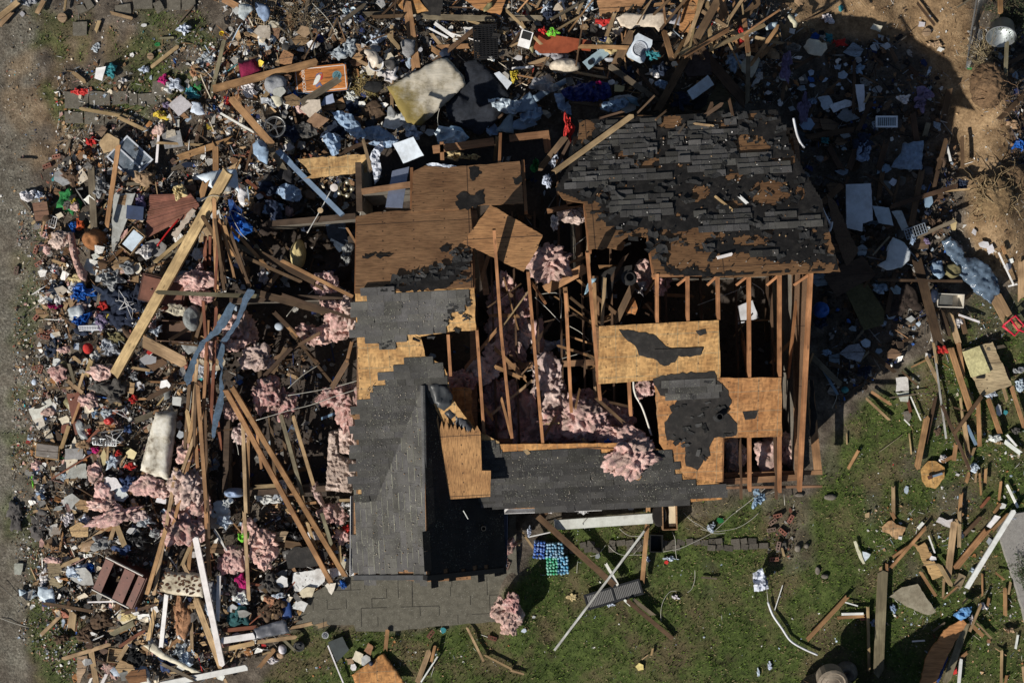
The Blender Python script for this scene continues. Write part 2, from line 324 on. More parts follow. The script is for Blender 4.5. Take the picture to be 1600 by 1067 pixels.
# grass
N = 130000; X = RNG.uniform(-12.3, 12.3, N); Y = RNG.uniform(-8.3, 8.3, N); k = samp(GR, X, Y) * (0.55 + .7 * vn(np.stack([X, Y], -1), 2.2, 71)) > RNG.uniform(0.12, .95, N)
X, Y = X[k], Y[k]; n = len(X); Z = samp(GZ, X, Y) - .01
an = RNG.uniform(0, 6.283, n); L = RNG.uniform(.04, .09, n); w = RNG.uniform(.008, .019, n); ln = RNG.uniform(.2, .9, n); dx, dy = np.cos(an), np.sin(an)
A = np.stack([X - dy * w, Y + dx * w, Z], -1); B = np.stack([X + dy * w, Y - dx * w, Z], -1); C2 = np.stack([X + dx * L * ln, Y + dy * L * ln, Z + L * np.sqrt(1 - ln ** 2) + .01], -1)
V = np.stack([A, B, C2], 1).reshape(-1, 3); F = np.arange(3 * n).reshape(-1, 3)
t = RNG.uniform(0, 1, n) ** 1.3; dry = ((fbm(np.stack([X, Y], -1), 1.3, 81) > .51) & (RNG.uniform(0, 1, n) < .6)) | (RNG.uniform(0, 1, n) < .10)
c = np.stack([.042 + .082 * t, .076 + .112 * t, .010 + .018 * t, np.ones(n)], -1); c[dry] = np.stack([.14 + .09 * t, .118 + .07 * t, .058 + .04 * t, np.ones(n)], -1)[dry]
o = stuff(mesh('grass', V, F.tolist(), M['grass'], fcol=c)); o['label'] = 'short green and dry lawn grass growing round the wrecked house'; o['category'] = 'grass'
# concrete slab in front, paved path, walkway
def flat(name, poly, z, th, mat, **kw):
    mb = MB(); mb.prism([tuple(P(x, y, z)[:2]) for x, y in poly], z - th, z); return mb.build(name, mat, **kw)
slab = structure(flat('patio', ragged([(462, 975), (484, 930), (545, 893), (560, 770), (805, 770), (808, 893), (822, 935), (806, 968), (700, 977), (624, 985), (556, 986), (553, 976)], 1.2, 14), .16, .5, M['slab']))
jm = MB()
rows = [(893 + 15 * k, ) for k in range(6)]
for k in range(7):
    y = 892 + 14.5 * k
    x = 478 + random.uniform(0, 30)
    while x < 800:
        w = random.choice((22, 30, 40, 55)); sl = -.016
        a, b = P(x, y - (x - 560) * .03, .162), P(min(x + w, 806), y - (min(x + w, 806) - 560) * .03, .162)
        inside = inpoly(np.array([x, x + w]), np.array([y - (x - 560) * .03 + 2] * 2), [(470, 975), (484, 932), (545, 896), (806, 890), (818, 935), (804, 966), (624, 983), (556, 974)])
        if inside.all():
            if random.random() < .45: jm.box((0, -.004, 0), ((b - a).length, .004, .003), Matrix.Translation(a) @ Matrix.Rotation(math.atan2(b.y - a.y, b.x - a.x), 4, 'Z'))
            h = random.choice((14.5, 14.5, 29)) * mpp()
            if random.random() < .5: jm.box((-.004, -h, 0), (.004, 0, .003), Matrix.Translation(a) @ Matrix.Rotation(R(2), 4, 'Z'))
        x += w
jo = structure(jm.build('patio_joint', D.materials['roofing_felt']))
pm = MB()
for y0 in (0, 1):
    x = 880 - 6 * y0
    while x < 1216:
        w = random.uniform(9, 15); yy = 851 - (x - 880) * .022 + y0 * 9.5 + random.uniform(-1.5, 1.5)
        if random.random() < .62:
            c = P(x + w / 2, yy, .05); g = gz(x, yy); s = random.uniform(.06, .10)
            pm.box((-w / 2 * .0142, -.064, -.06), (w / 2 * .0142, .064, 0.02 + random.uniform(0, .03)), Matrix.Translation((c.x, c.y, g + .012)) @ Matrix.Rotation(R(random.uniform(-12, 16)), 4, 'Z') @ Matrix.Rotation(random.uniform(-.12, .12), 4, 'X'), (s * 1.12, s, s * .82, 1))
        x += w + random.uniform(.3, 2)
structure(pm.build('garden_path', M['litter'], col=True))
walk = structure(flat('walkway', ragged([(1560, 830), (1572, 806), (1588, 802), (1600, 800), (1700, 800), (1700, 1040), (1607, 985), (1588, 915)], .8, 12), .12, .4, M['walk']))
# ================================================================ the wrecked house
HR = R(3.0); XH = Vector((math.cos(HR), math.sin(HR), 0)); YH = Vector((-math.sin(HR), math.cos(HR), 0))
ZR = 4.3
house = empty('damaged_house', (0, 0, 0)); thing(house, 'house', 'wrecked house with half its roof torn off and bare rafters showing', lm='wrecked house', at=(930, 500))
def plane3(a, b, c):
    n = (b - a).cross(c - a).normalized(); return (a, n if n.z > 0 else -n)
def on(pl, px, py, lift=0.0):
    o = Vector((0, 0, CAM_H)); d = P(px, py, 0) - o; a, n = pl; t = (a + n * lift - o).dot(n) / d.dot(n); return o + d * t
A_R = P(1100, 429, ZR); PS = plane3(A_R, A_R + XH, P(1000, 785, 2.6)); s_up = PS[1]
PN = plane3(A_R, A_R + XH, A_R + YH * 4.0 + Vector((0, 0, -4.0 * .385)))
def deck(name, poly, pl, mat, col, lift=0.0, th=.016, rag=0, step=7, parent=house, keep=None, lab=None):
    if rag: poly = ragged(poly, rag, step, keep=keep)
    top = [on(pl, x, y, lift) for x, y in poly]
    a = sum(top[i].x * top[(i + 1) % len(top)].y - top[(i + 1) % len(top)].x * top[i].y for i in range(len(top)))
    if a < 0: top = top[::-1]
    n = len(top); V = [p - pl[1] * th for p in top] + top
    F = [tuple(range(n))[::-1], tuple(range(n, 2 * n))] + [(i, (i + 1) % n, n + (i + 1) % n, n + i) for i in range(n)]
    return mesh(name, V, F, M[mat], parent, color=col)
OSBC, PLYC, PLYN = (.46, .275, .11), (.29, .16, .078), (.24, .13, .06)
def ellip(cx, cy, rx, ry): return lambda x, y: ((x - cx) / rx) ** 2 + ((y - cy) / ry) ** 2
def shingles(name, pl, polys, mat, keep=None, expo=.135, tab=.31, g0=.075, gv=.02, lift=.012, up=None, parent=house, jit=1.0, drop=0.0, moss=False):
    n = pl[1]; u = up.cross(n).normalized() if up is not None else Vector((0, 0, 1)).cross(n).normalized(); v = n.cross(u); mb = MB()
    pts = [on(pl, x, y) for p in polys for x, y in p]; us = [p.dot(u) for p in pts]; vs = [p.dot(v) for p in pts]; base = pts[0] - u * pts[0].dot(u) - v * pts[0].dot(v)
    r = 0; vv = min(vs) - expo
    while vv < max(vs):
        uu = min(us) - random.uniform(0, tab); tone = random.uniform(-.012, .012) if g0 > .03 else 0
        while uu < max(us):
            w = tab * random.choice((.5, 1, 1, 1, .75)) if jit else tab; c = base + u * (uu + w / 2) + v * (vv + expo / 2); px, py = pix(c)
            ok = any(bool(inpoly(px, py, p)) for p in polys) and (keep is None or keep(px, py)) and random.random() >= drop
            if ok:
                lf = (.024 if jit and expo < .141 else .012) + (random.random() < .06) * random.uniform(0, .03) * jit; g = max(.02, g0 + tone + random.gauss(0, gv * .5)); a = random.uniform(-.004, .004) * jit
                b = base + n * lift; q0 = b + u * (uu + .002) + v * (vv + a) + n * lf; q1 = b + u * (uu + w - .002) + v * (vv - a) + n * (lf + random.uniform(-.002, .003)); q2 = b + u * (uu + w - .002) + v * (vv + expo * 1.15) + n * .001; q3 = b + u * (uu + .002) + v * (vv + expo * 1.15) + n * .001
                mb.add([q0, q1, q2, q3, q0 - n * (lf + .004), q1 - n * (lf + .004)], [(0, 1, 2, 3), (4, 5, 1, 0), (4, 0, 3), (5, 2, 1)], (g * 1.03, g, g * random.uniform(.90, 1.0), 1))
                if moss and random.random() < .8:
                    for _ in range(1):
                        s0 = random.uniform(0, .25); s1 = random.uniform(.7, 1); g1 = random.uniform(.13, .24); h1 = random.uniform(.010, .018)
                        mb.add([q0.lerp(q1, s0) + n * .002 - v * .004, q0.lerp(q1, s1) + n * .002 - v * .004, q0.lerp(q1, s1) + n * .004 + v * h1, q0.lerp(q1, s0) + n * .004 + v * h1], [(0, 1, 2, 3)], (g1, g1, g1 * .82, 1))
            uu += w
        vv += expo; r += 1
    return mb.build(name, M[mat], parent, col=True)
def feltsheet(name, pl, poly, keep, cell=.032, lift=.008, parent=house):
    n = pl[1]; u = Vector((0, 0, 1)).cross(n).normalized(); v = n.cross(u); pts = [on(pl, *p) for p in poly]; base = pts[0] - u * pts[0].dot(u) - v * pts[0].dot(v)
    us = np.arange(min(p.dot(u) for p in pts), max(p.dot(u) for p in pts), cell); vs = np.arange(min(p.dot(v) for p in pts), max(p.dot(v) for p in pts), cell)
    U, Vv = np.meshgrid(us, vs); B = np.array(base)[None, None] + U[..., None] * np.array(u) + Vv[..., None] * np.array(v)
    h = lift + .012 * fbm(np.stack([U, Vv], -1), 3.5, 5); Q = B + h[..., None] * np.array(n)
    px = 800 + Q[..., 0] * FPX / (CAM_H - Q[..., 2]); py = 533.5 - Q[..., 1] * FPX / (CAM_H - Q[..., 2])
    ok = inpoly(px, py, poly) & keep(px, py, np.stack([U, Vv], -1)); idx = np.arange(U.size).reshape(U.shape)
    c = ok[:-1, :-1]; F = np.stack([idx[:-1, :-1], idx[:-1, 1:], idx[1:, 1:], idx[1:, :-1]], -1)[c]
    use = np.unique(F); mp = np.zeros(U.size, int); mp[use] = np.arange(len(use))
    return mesh(name, Q.reshape(-1, 3)[use], mp[F].tolist(), M['felt'], parent)
# --- north slope, right half: plywood, torn felt, worn shingles
NDECK = [(905, 190), (960, 183), (1060, 180), (1210, 172), (1222, 200), (1240, 240), (1262, 280), (1282, 312), (1295, 360), (1313, 424), (1150, 433), (1022, 429), (1012, 371), (985, 368), (958, 388), (922, 390), (914, 318), (880, 312), (868, 292), (893, 262), (902, 240)]
deck('roof_sheathing', NDECK, PN, 'ply', PLYN, rag=1.6, step=9)
BARE = [(1010, 258, 20, 8), (1165, 225, 32, 14), (1095, 303, 15, 13), (1205, 300, 30, 20), (912, 205, 16, 26), (945, 308, 14, 8), (1050, 188, 15, 8), (1120, 195, 16, 5), (1060, 398, 62, 22), (1170, 375, 34, 9), (1205, 415, 100, 9), (1125, 410, 70, 14), (1298, 385, 9, 12), (940, 370, 22, 26), (1000, 362, 14, 7), (1200, 350, 0, 0), (1180, 182, 25, 6), (1250, 300, 8, 12), (1143, 320, 10, 7)]
def bare(px, py, q=None):
    d = np.full(np.shape(px), 9.0)
    for cx, cy, rx, ry in BARE:
        if rx: d = np.minimum(d, ((px - cx) / rx) ** 2 + ((py - cy) / ry) ** 2)
    return d
def nz(px, py): return np.stack([np.asarray(px, float), np.asarray(py, float)], -1)
feltsheet('felt_underlay', PN, [(905, 186), (1215, 170), (1240, 236), (1285, 312), (1312, 424), (1150, 432), (1020, 428), (1012, 366), (930, 352), (918, 316), (868, 296), (895, 250)],
          lambda x, y, q: (bare(x, y) + 2.0 * (fbm(q, 6, 91) - .5) + 1.5 * (fbm(q * 1.0, 20, 93) - .5) > 1.0) & (fbm(q * np.array([.55, 1.0]), 3.2, 97, 4) > .305 + .06 * (y > 330)))
NSH = [[(945, 190), (1135, 186), (1165, 195), (1168, 212), (1110, 222), (1180, 236), (1240, 262), (1235, 272), (1150, 275), (1060, 268), (1062, 278), (905, 292), (872, 292), (900, 250), (940, 226)], [(950, 300), (1045, 305), (1062, 330), (1030, 345), (950, 335)], [(1080, 335), (1140, 328), (1280, 338), (1285, 350), (1190, 358), (1085, 360)], [(1140, 395), (1210, 392), (1215, 400), (1145, 404)]]
def nkeep(px, py): return float(bare(np.array(px), np.array(py))) > 1.25 and float(fbm(np.array([px / 1.6, py]), .045, 101)) + .16 * random.random() > .41
for q_ in NSH: shingles('shingle_course', PN, [q_], 'shingle_old', nkeep, g0=.066, gv=.03, tab=.25, expo=.115, lift=.022, drop=.03)
# --- north slope, left half
deck('roof_sheathing', [(557, 338), (585, 332), (640, 329), (735, 322), (737, 350), (739, 449), (555, 458)], PN, 'ply', PLYC, rag=.8, step=9)
deck('roof_sheathing', [(646, 268), (664, 259), (700, 262), (770, 256), (812, 252), (818, 318), (760, 320), (737, 324), (690, 328), (642, 331)], PN, 'ply', PLYC, lift=.02, rag=1.0, step=9)
for pl_, poly in ((PN, [(598, 452), (604, 444), (635, 446), (640, 430), (655, 432), (690, 422), (712, 404), (728, 394), (738, 402), (722, 420), (708, 440), (700, 448), (680, 452), (640, 455)]), (PN, [(712, 320), (716, 304), (728, 300), (742, 306), (756, 296), (757, 318), (735, 326), (718, 328)]),
                  (PN, [(686, 388), (694, 382), (704, 384), (702, 392), (690, 394)]), (PN, [(566, 399), (590, 396), (612, 399), (590, 402), (566, 403)]), (PN, [(732, 262), (748, 262), (752, 272), (742, 282), (734, 274)]), (PN, [(800, 278), (812, 274), (816, 284), (806, 289)])):
    deck('felt_scrap', poly, pl_, 'felt', (1, 1, 1), lift=.03, th=.006, rag=3.2, step=3.5)
# --- south slope, left: strand board and charcoal shingles
deck('roof_sheathing', [(555, 459), (741, 450), (744, 516), (705, 518), (657, 526), (664, 556), (690, 568), (700, 588), (705, 622), (745, 672), (780, 690), (790, 786), (786, 793), (560, 778), (562, 640)], PS, 'osb', OSBC, rag=1.0, step=8)
SA = [(572, 455), (732, 452), (736, 470), (722, 478), (716, 490), (702, 492), (698, 522), (652, 526), (628, 528), (605, 545), (580, 540), (568, 528), (556, 520), (556, 474), (566, 462)]
SB = [(640, 560), (665, 558), (684, 563), (692, 578), (700, 590), (696, 612), (672, 632), (700, 700), (780, 690), (786, 790), (552, 780), (553, 690), (562, 625), (578, 620), (584, 603), (594, 601), (598, 585), (618, 582)]
shingles('shingle_course', PS, [SA], 'shingle', None, g0=.092, gv=.018, tab=.33, expo=.14); shingles('shingle_course', PS, [SB], 'shingle', None, g0=.066, gv=.014, tab=.33, expo=.14)
deck('felt_scrap', [(722, 455), (735, 453), (733, 478), (728, 476), (720, 470)], PS, 'felt', (1, 1, 1), lift=.012, th=.006, rag=1, step=4)
# --- south slope, middle and right: strand-board panels, felt, shingles
deck('roof_sheathing', [(936, 510), (1030, 505), (1123, 500), (1126, 580), (1125, 592), (1020, 594), (935, 600)], PS, 'osb', OSBC, rag=.5, step=12)
deck('felt_scrap', [(967, 515), (975, 527), (992, 540), (998, 555), (1020, 560), (1038, 572), (1055, 566), (1060, 556), (1078, 558), (1094, 554), (1100, 543), (1060, 544), (1040, 541), (1020, 522), (990, 517)], PS, 'felt', (1, 1, 1), lift=.012, th=.006, rag=1.4, step=6)
deck('loose_shingle_strip', [(1023, 546), (1098, 543), (1095, 555), (1024, 557)], PS, 'felt', (1, 1, 1), lift=.03, th=.008, rag=.5, step=9)
deck('felt_scrap', [(1087, 517), (1102, 514), (1104, 522), (1094, 525)], PS, 'felt', (1, 1, 1), lift=.012, th=.006, rag=1, step=4)
deck('roof_sheathing', [(1022, 594), (1128, 590), (1221, 590), (1222, 682), (1130, 684), (1129, 753), (1085, 755), (1060, 742), (1030, 692)], PS, 'osb', (.37, .185, .072), rag=.8, step=10)
FB = [(1020, 592), (1048, 584), (1116, 580), (1120, 594), (1138, 610), (1143, 630), (1135, 645), (1152, 662), (1150, 680), (1116, 684), (1108, 700), (1110, 712), (1100, 716), (1090, 735), (1072, 728), (1070, 690), (1042, 688), (1038, 660), (1050, 645), (1058, 625), (1032, 618), (1026, 606)]
deck('felt_scrap', FB, PS, 'felt', (1, 1, 1), lift=.012, th=.008, rag=1.6, step=6)
shingles('shingle_course', PS, [[(1022, 592), (1105, 590), (1110, 602), (1125, 604), (1138, 612), (1130, 618), (1050, 624), (1044, 608)]], 'shingle', None, g0=.078, gv=.02, lift=.022)
deck('felt_scrap', [(1160, 643), (1184, 641), (1180, 654), (1164, 656)], PS, 'felt', (1, 1, 1), lift=.01, th=.006, rag=.8, step=5)
deck('felt_scrap', [(1046, 635), (1052, 631), (1055, 640), (1049, 644)], PS, 'felt', (1, 1, 1), lift=.01, th=.006)
deck('roof_sheathing', [(778, 694), (985, 692), (1045, 706), (1070, 744), (1128, 756), (1128, 780), (1000, 790), (785, 795)], PS, 'osb', (.45, .235, .085), rag=.4, step=12)
shingles('shingle_course', PS, [[(756, 688), (780, 690), (783, 706), (955, 704), (1046, 704), (1060, 740), (1085, 752), (1122, 758), (1129, 778), (1000, 792), (784, 797), (757, 780)]], 'shingle', None, g0=.048, gv=.012, tab=.33, expo=.14)
# front gable
R1 = on(PS, 661, 602); R2 = R1 - YH * 4.05
PGW = plane3(R1, R2, P(553, 838, 2.32)); PGE = plane3(R1, R2, P(787, 838, 2.25))
for pl, poly in ((PGW, [(662, 603), (667, 902), (553, 902), (553, 770), (590, 690)]), (PGE, [(662, 603), (667, 904), (787, 890), (784, 770), (745, 700)])):
    deck('roof_sheathing', poly, pl, 'ply', PLYC, lift=-.01, rag=0)
    shingles('shingle_course', pl, [poly], 'shingle', None, g0=.085 if pl is PGW else .016, gv=.010 if pl is PGW else .003, tab=.4, expo=.155, lift=.008, jit=0, moss=pl is PGW)  # east slope near-black: its shade is put into the shingle colour
for a_, b_ in (((667, 902), (553, 902)), ((667, 903), (787, 890))):
    pl_ = PGW if b_[0] < 600 else PGE; mb = MB(); p_, q_ = on(pl_, *a_, .03), on(pl_, *b_, .03); T_ = Matrix.Translation(p_) @ (q_ - p_).to_track_quat('X', 'Z').to_matrix().to_4x4(); mb.box((0, -.05, -.12), ((q_ - p_).length, .05, .012), T_); mb.build('rake_trim', M['plastic'], house, color=(.05, .052, .055) if pl_ is PGW else (.012, .012, .013))  # east trim darker too, shade put into its colour
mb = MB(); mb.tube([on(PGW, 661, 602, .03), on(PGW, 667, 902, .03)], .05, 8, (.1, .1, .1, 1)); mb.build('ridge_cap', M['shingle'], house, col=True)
mb = MB(); mb.prism([tuple(P(x, y, 2.1)[:2]) for x, y in [(588, 897), (735, 894), (736, 905), (664, 909), (590, 902)]], 2.05, 2.1); mb.build('soffit_board', M['ply'], house, color=PLYC)
def gutter(pts, z, parent=house, col=(.7, .7, .7)):
    mb = MB(); q = [P(*p, z) for p in pts]
    for a, b in zip(q[:-1], q[1:]):
        d = (b - a); L = d.length; T = Matrix.Translation(a) @ d.to_track_quat('X', 'Z').to_matrix().to_4x4()
        mb.box((0, -.06, -.08), (L, .06, -.075), T); mb.box((0, -.06, -.075), (L, -.05, .02), T); mb.box((0, .05, -.075), (L, .06, .02), T)
    return mb.build('gutter', M['paint'], parent, color=col)
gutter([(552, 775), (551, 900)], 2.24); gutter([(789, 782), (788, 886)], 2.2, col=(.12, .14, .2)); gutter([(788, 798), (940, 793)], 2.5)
# curled shingle patch beside the gable ridge and splintered plywood sheet
# --- rafters, ridge, joists
def stick(name, a, b, w, h, mat='wood', col=WC['o'], parent=house):
    d = b - a; L = d.length; q = d.to_track_quat('X', 'Z'); mb = MB(); mb.box((-L / 2, -w / 2, -h), (L / 2, w / 2, 0))
    return mesh(name, mb.V, mb.F, M[mat], parent, loc=(a + b) / 2, rot=q.to_euler(), color=col)
RA = [(1027, 428, 1027, 505), (1075, 428, 1075, 502), (1122, 428, 1123, 500), (1171, 428, 1172, 768), (1219, 426, 1219, 770), (1268, 424, 1250, 768), (772, 360, 783, 520), (783, 520, 800, 685), (825, 425, 848, 692), (884, 458, 893, 645), (918, 395, 938, 626), (983, 596, 986, 650), (700, 523, 704, 588), (745, 516, 757, 690), (1128, 752, 1129, 684)]
for k, (a, b, c, d) in enumerate(RA):
    r_ = random.uniform(.85, 1.1); stick('rafter', on(PS, a, b, -.02), on(PS, c, d, -.02), .06 if k != 5 else .075, .14, col=tuple(x * r_ for x in (.40, .19, .085)))
for a, b, c, d in [(643, 262, 643, 334), (817, 250, 822, 330), (735, 322, 740, 450), (558, 340, 556, 456), (914, 318, 922, 392), (1013, 372, 1023, 432), (782, 208, 780, 258)]:
    stick('rafter', on(PN, a, b, -.02), on(PN, c, d, -.02), .06, .14, col=(.34, .16, .07))
stick('ridge_beam', on(PS, 556, 457, -.03), on(PS, 742, 447, -.03), .05, .2, col=(.3, .15, .07)); stick('ridge_beam', on(PS, 1020, 431, -.03), on(PS, 1268, 425, -.03), .05, .2, col=(.3, .15, .07))
for a, b, c, d, z1, z2 in [(1058, 446, 1078, 430, 3.9, 4.15), (1105, 446, 1122, 430, 3.9, 4.15), (1150, 446, 1170, 430, 3.9, 4.15), (1198, 446, 1217, 430, 3.9, 4.15), (1240, 446, 1263, 430, 3.9, 4.15), (1245, 470, 1232, 590, 2.9, 3.2), (830, 440, 850, 470, 2.8, 3.6), (1160, 520, 1170, 590, 2.4, 3.4)]:
    stick('truss_web', P(a, b, z1), P(c, d, z2), .05, .09, col=(.34, .16, .07))
for a, b, c, d, z_, w_ in [(796, 216, 858, 209, 2.9, .14), (853, 211, 857, 238, 2.8, .14), (676, 234, 772, 221, 2.6, .16), (690, 222, 691, 250, 2.6, .08), (855, 330, 916, 318, 3.2, .1)]: stick('truss_web', P(a, b, z_), P(c, d, z_), w_, .05, col=(.30, .155, .075))
for x in (765, 800, 835, 870, 905, 950, 1035, 1090, 1145, 1200): stick('ceiling_joist', P(x, 250 if x > 860 else 330, 2.5), P(x + 14, 780, 2.5), .04, .13, col=(.12, .07, .04))
stick('fascia_board', P(813, 692, 2.95) + Vector((0, 0, .12)), P(976, 702, 2.95) + Vector((0, 0, .12)), .03, .14, col=(.42, .2, .08))
stick('sill_beam', P(1130, 742, 2.42), P(1285, 738, 2.42), .09, .09, col=(.33, .18, .09)); stick('sill_beam', P(1130, 762, 2.3), P(1285, 760, 2.3), .05, .09, col=(.25, .14, .08))
# --- walls, floor
WALLC = (.20, .18, .15)
def wall(x1, y1, x2, y2, zt=2.45, th=.12, col=WALLC, zb=0.0):
    a, b = P(x1, y1, zt), P(x2, y2, zt); d = b - a; L = d.length; T = Matrix.Translation((a.x, a.y, 0)) @ Matrix.Rotation(math.atan2(d.y, d.x), 4, 'Z')
    mb = MB(); mb.box((0, -th / 2, zb), (L, th / 2, zt), T); w = mb.build('wall', M['plaster'], house, color=col)
    mb = MB(); mb.box((-.01, -th / 2 - .003, zt), (L + .01, th / 2 + .003, zt + .045), T); mb.build('top_plate', M['wood'], w, color=(.3, .17, .09) if zt > 2.3 else (.09, .06, .04))
for a in [(800, 772, 1252, 745), (1246, 740, 1238, 205), (905, 205, 1238, 205), (566, 300, 820, 262, 2.4), (562, 770, 563, 465), (352, 772, 556, 760, .85), (352, 772, 356, 640, .6), (360, 470, 556, 462, 1.3), (738, 460, 742, 690), (742, 575, 930, 566), (930, 432, 938, 760), (1020, 430, 1240, 420), (740, 330, 760, 460), (742, 690, 800, 690), (420, 350, 555, 338, 1.15), (560, 255, 562, 330, 2.2), (556, 885, 660, 890, 2.2), (780, 790, 781, 878, 2.2), (660, 890, 781, 877, 2.2), (556, 775, 556, 885, 2.2), (900, 215, 905, 420, 2.45)]:  # inner partitions and low west-room walls are added to darken the rooms
    wall(*a)
def gable_wall():
    a, b, c = on(PS, 1252, 752, -.16), on(PS, 1266, 429, -.16), on(PN, 1243, 215, -.16); V = []
    for dx in (-.05, .05): V += [(a.x + dx, a.y, 2.5), (a.x + dx, a.y, a.z), (b.x + dx, b.y, b.z), (c.x + dx, c.y, c.z), (c.x + dx, c.y, 2.5)]
    mesh('gable_wall', V, [(0, 1, 2, 3, 4), (9, 8, 7, 6, 5)] + [(i, 5 + i, 5 + (i + 1) % 5, (i + 1) % 5) for i in range(5)], M['ply'], house, color=(.20, .12, .07))
gable_wall()
FLAPS = []
def flaps(name, pl, poly, n, smax, mat='felt', keep=None):
    nn = pl[1]; u0 = Vector((0, 0, 1)).cross(nn).normalized(); v0 = nn.cross(u0); xs = [p[0] for p in poly]; ys = [p[1] for p in poly]
    while n > 0:
        x, y = random.uniform(min(xs), max(xs)), random.uniform(min(ys), max(ys))
        if not inpoly(np.array(x), np.array(y), poly): continue
        n -= 1; c = on(pl, x, y, .03); a = random.gauss(0, .5); u = u0 * math.cos(a) + v0 * math.sin(a); v = nn.cross(u); s = random.uniform(.3, 1) * smax; h = s * random.uniform(.08, .28); w = s * random.uniform(.3, .8); k = 4; V = []
        for i in range(k + 1):
            t = i / k; V += [c + u * (s * (t - .5) + random.uniform(-.1, .1) * s) + nn * h * t * t * .4, c + u * (s * (t - .5) + random.uniform(-.1, .1) * s) - v * w * random.uniform(.5, 1.1) + nn * h * random.uniform(.5, 1)]
        g = random.uniform(.012, .055); FLAPS.append((s, V, [(2 * i, 2 * i + 1, 2 * i + 3, 2 * i + 2) for i in range(k)], (g, g, g, 1)))
flaps('torn_fringe', PN, [(910, 190), (1210, 178), (1250, 270), (1300, 400), (1030, 420), (925, 350), (880, 300)], 190, .24)
flaps('torn_fringe', PN, [(600, 440), (735, 400), (735, 448), (600, 456)], 40, .22)
flaps('torn_fringe', PN, [(700, 385), (735, 385), (735, 410), (700, 410)], 12, .2)
flaps('torn_fringe', PS, [(700, 455), (735, 455), (735, 520), (640, 530), (600, 545), (560, 540), (600, 530), (690, 515)], 24, .16)
flaps('torn_fringe', PS, FB, 26, .2)
FLAPS.sort(key=lambda f_: -f_[0]); mb = MB()
for k_, (s_, V_, F_, c_) in enumerate(FLAPS):
    if k_ < 96: m2 = MB(); m2.add(V_, F_, c_); m2.build('shingle_flap', M['shingle_old'], house, col=True)
    else: mb.add(V_, F_, c_)
stuff(mb.build('torn_fringe', M['shingle_old'], house, col=True))
o = flat('floor', [(345, 775), (345, 360), (400, 235), (560, 235), (1240, 200), (1252, 742), (800, 772), (788, 880), (560, 890), (556, 775)], .22, .3, M['cloth']); o.parent = house; o.color = (.075, .06, .05, 1)
# ================================================================ builders of loose things
def tint(c, s=.12): k = random.uniform(1 - s, 1 + s); return tuple(max(0, x * k * random.uniform(.97, 1.03)) for x in c[:3])
def board(p1, p2, wpx, kind='t', z1=.12, z2=None, th=.038, broken=.5, label=None, lm=None, name=None, ground=True, group=None, mat=None, bow=.012):
    z2 = z1 if z2 is None else z2
    if ground: z1 += gz(*p1); z2 += gz(*p2)
    a, b = P(p1[0], p1[1], z1), P(p2[0], p2[1], z2); d = b - a; L = d.length; w = max(wpx * mpp((z1 + z2) / 2), .018); th = min(th, w * .9)
    n = max(2, min(8, int(L / .35))); rnd = random.Random(int(p1[0] * 31 + p2[1] * 17)); V = []; F = []; ph = rnd.uniform(0, 6)
    for k in range(n + 1):
        x = -L / 2 + L * k / n; y0 = bow * L * .3 * math.sin(ph + 2.2 * k / n); zz = bow * L * .3 * math.cos(ph + 2.6 * k / n)
        e = [0] * 3
        if k in (0, n):
            s = -1 if k == 0 else 1
            e = [s * w * rnd.uniform(-.9, .9) * broken * (1 if rnd.random() < .75 else 1.8) for _ in range(3)]
        for j, yy in enumerate((-w / 2, 0, w / 2)):
            V.append((x + e[j], y0 + yy, zz + th)); V.append((x + e[j] * .7, y0 + yy, zz))
    for k in range(n):
        p, q = 6 * k, 6 * k + 6
        F += [(p, q, q + 2, p + 2), (p + 2, q + 2, q + 4, p + 4), (p + 1, p + 3, q + 3, q + 1), (p + 3, p + 5, q + 5, q + 3), (p, p + 1, q + 1, q), (p + 4, q + 4, q + 5, p + 5)]
    e = 6 * n; F += [(0, 2, 3, 1), (2, 4, 5, 3), (e, e + 1, e + 3, e + 2), (e + 2, e + 3, e + 5, e + 4)]
    col = WC[kind] if isinstance(kind, str) else kind
    o = mesh(name or ('trim_board' if kind == 'w' else 'plank' if wpx > 7 else 'wooden_board'), V, F, M[mat or ('paint' if kind in ('w', 'b') else 'wood')], loc=(a + b) / 2, rot=d.to_track_quat('X', 'Z').to_euler(), color=tint(col))
    px = math.hypot(p2[0] - p1[0], p2[1] - p1[1]); ang = math.degrees(math.atan2(p1[1] - p2[1], p2[0] - p1[0])) % 180
    return thing(o, 'board', label, lm, group, at=((p1[0] + p2[0]) / 2, (p1[1] + p2[1]) / 2), noun='board', length=px, ang=ang, width=wpx, colour=WN.get(kind, 'plain') if isinstance(kind, str) else 'plain')
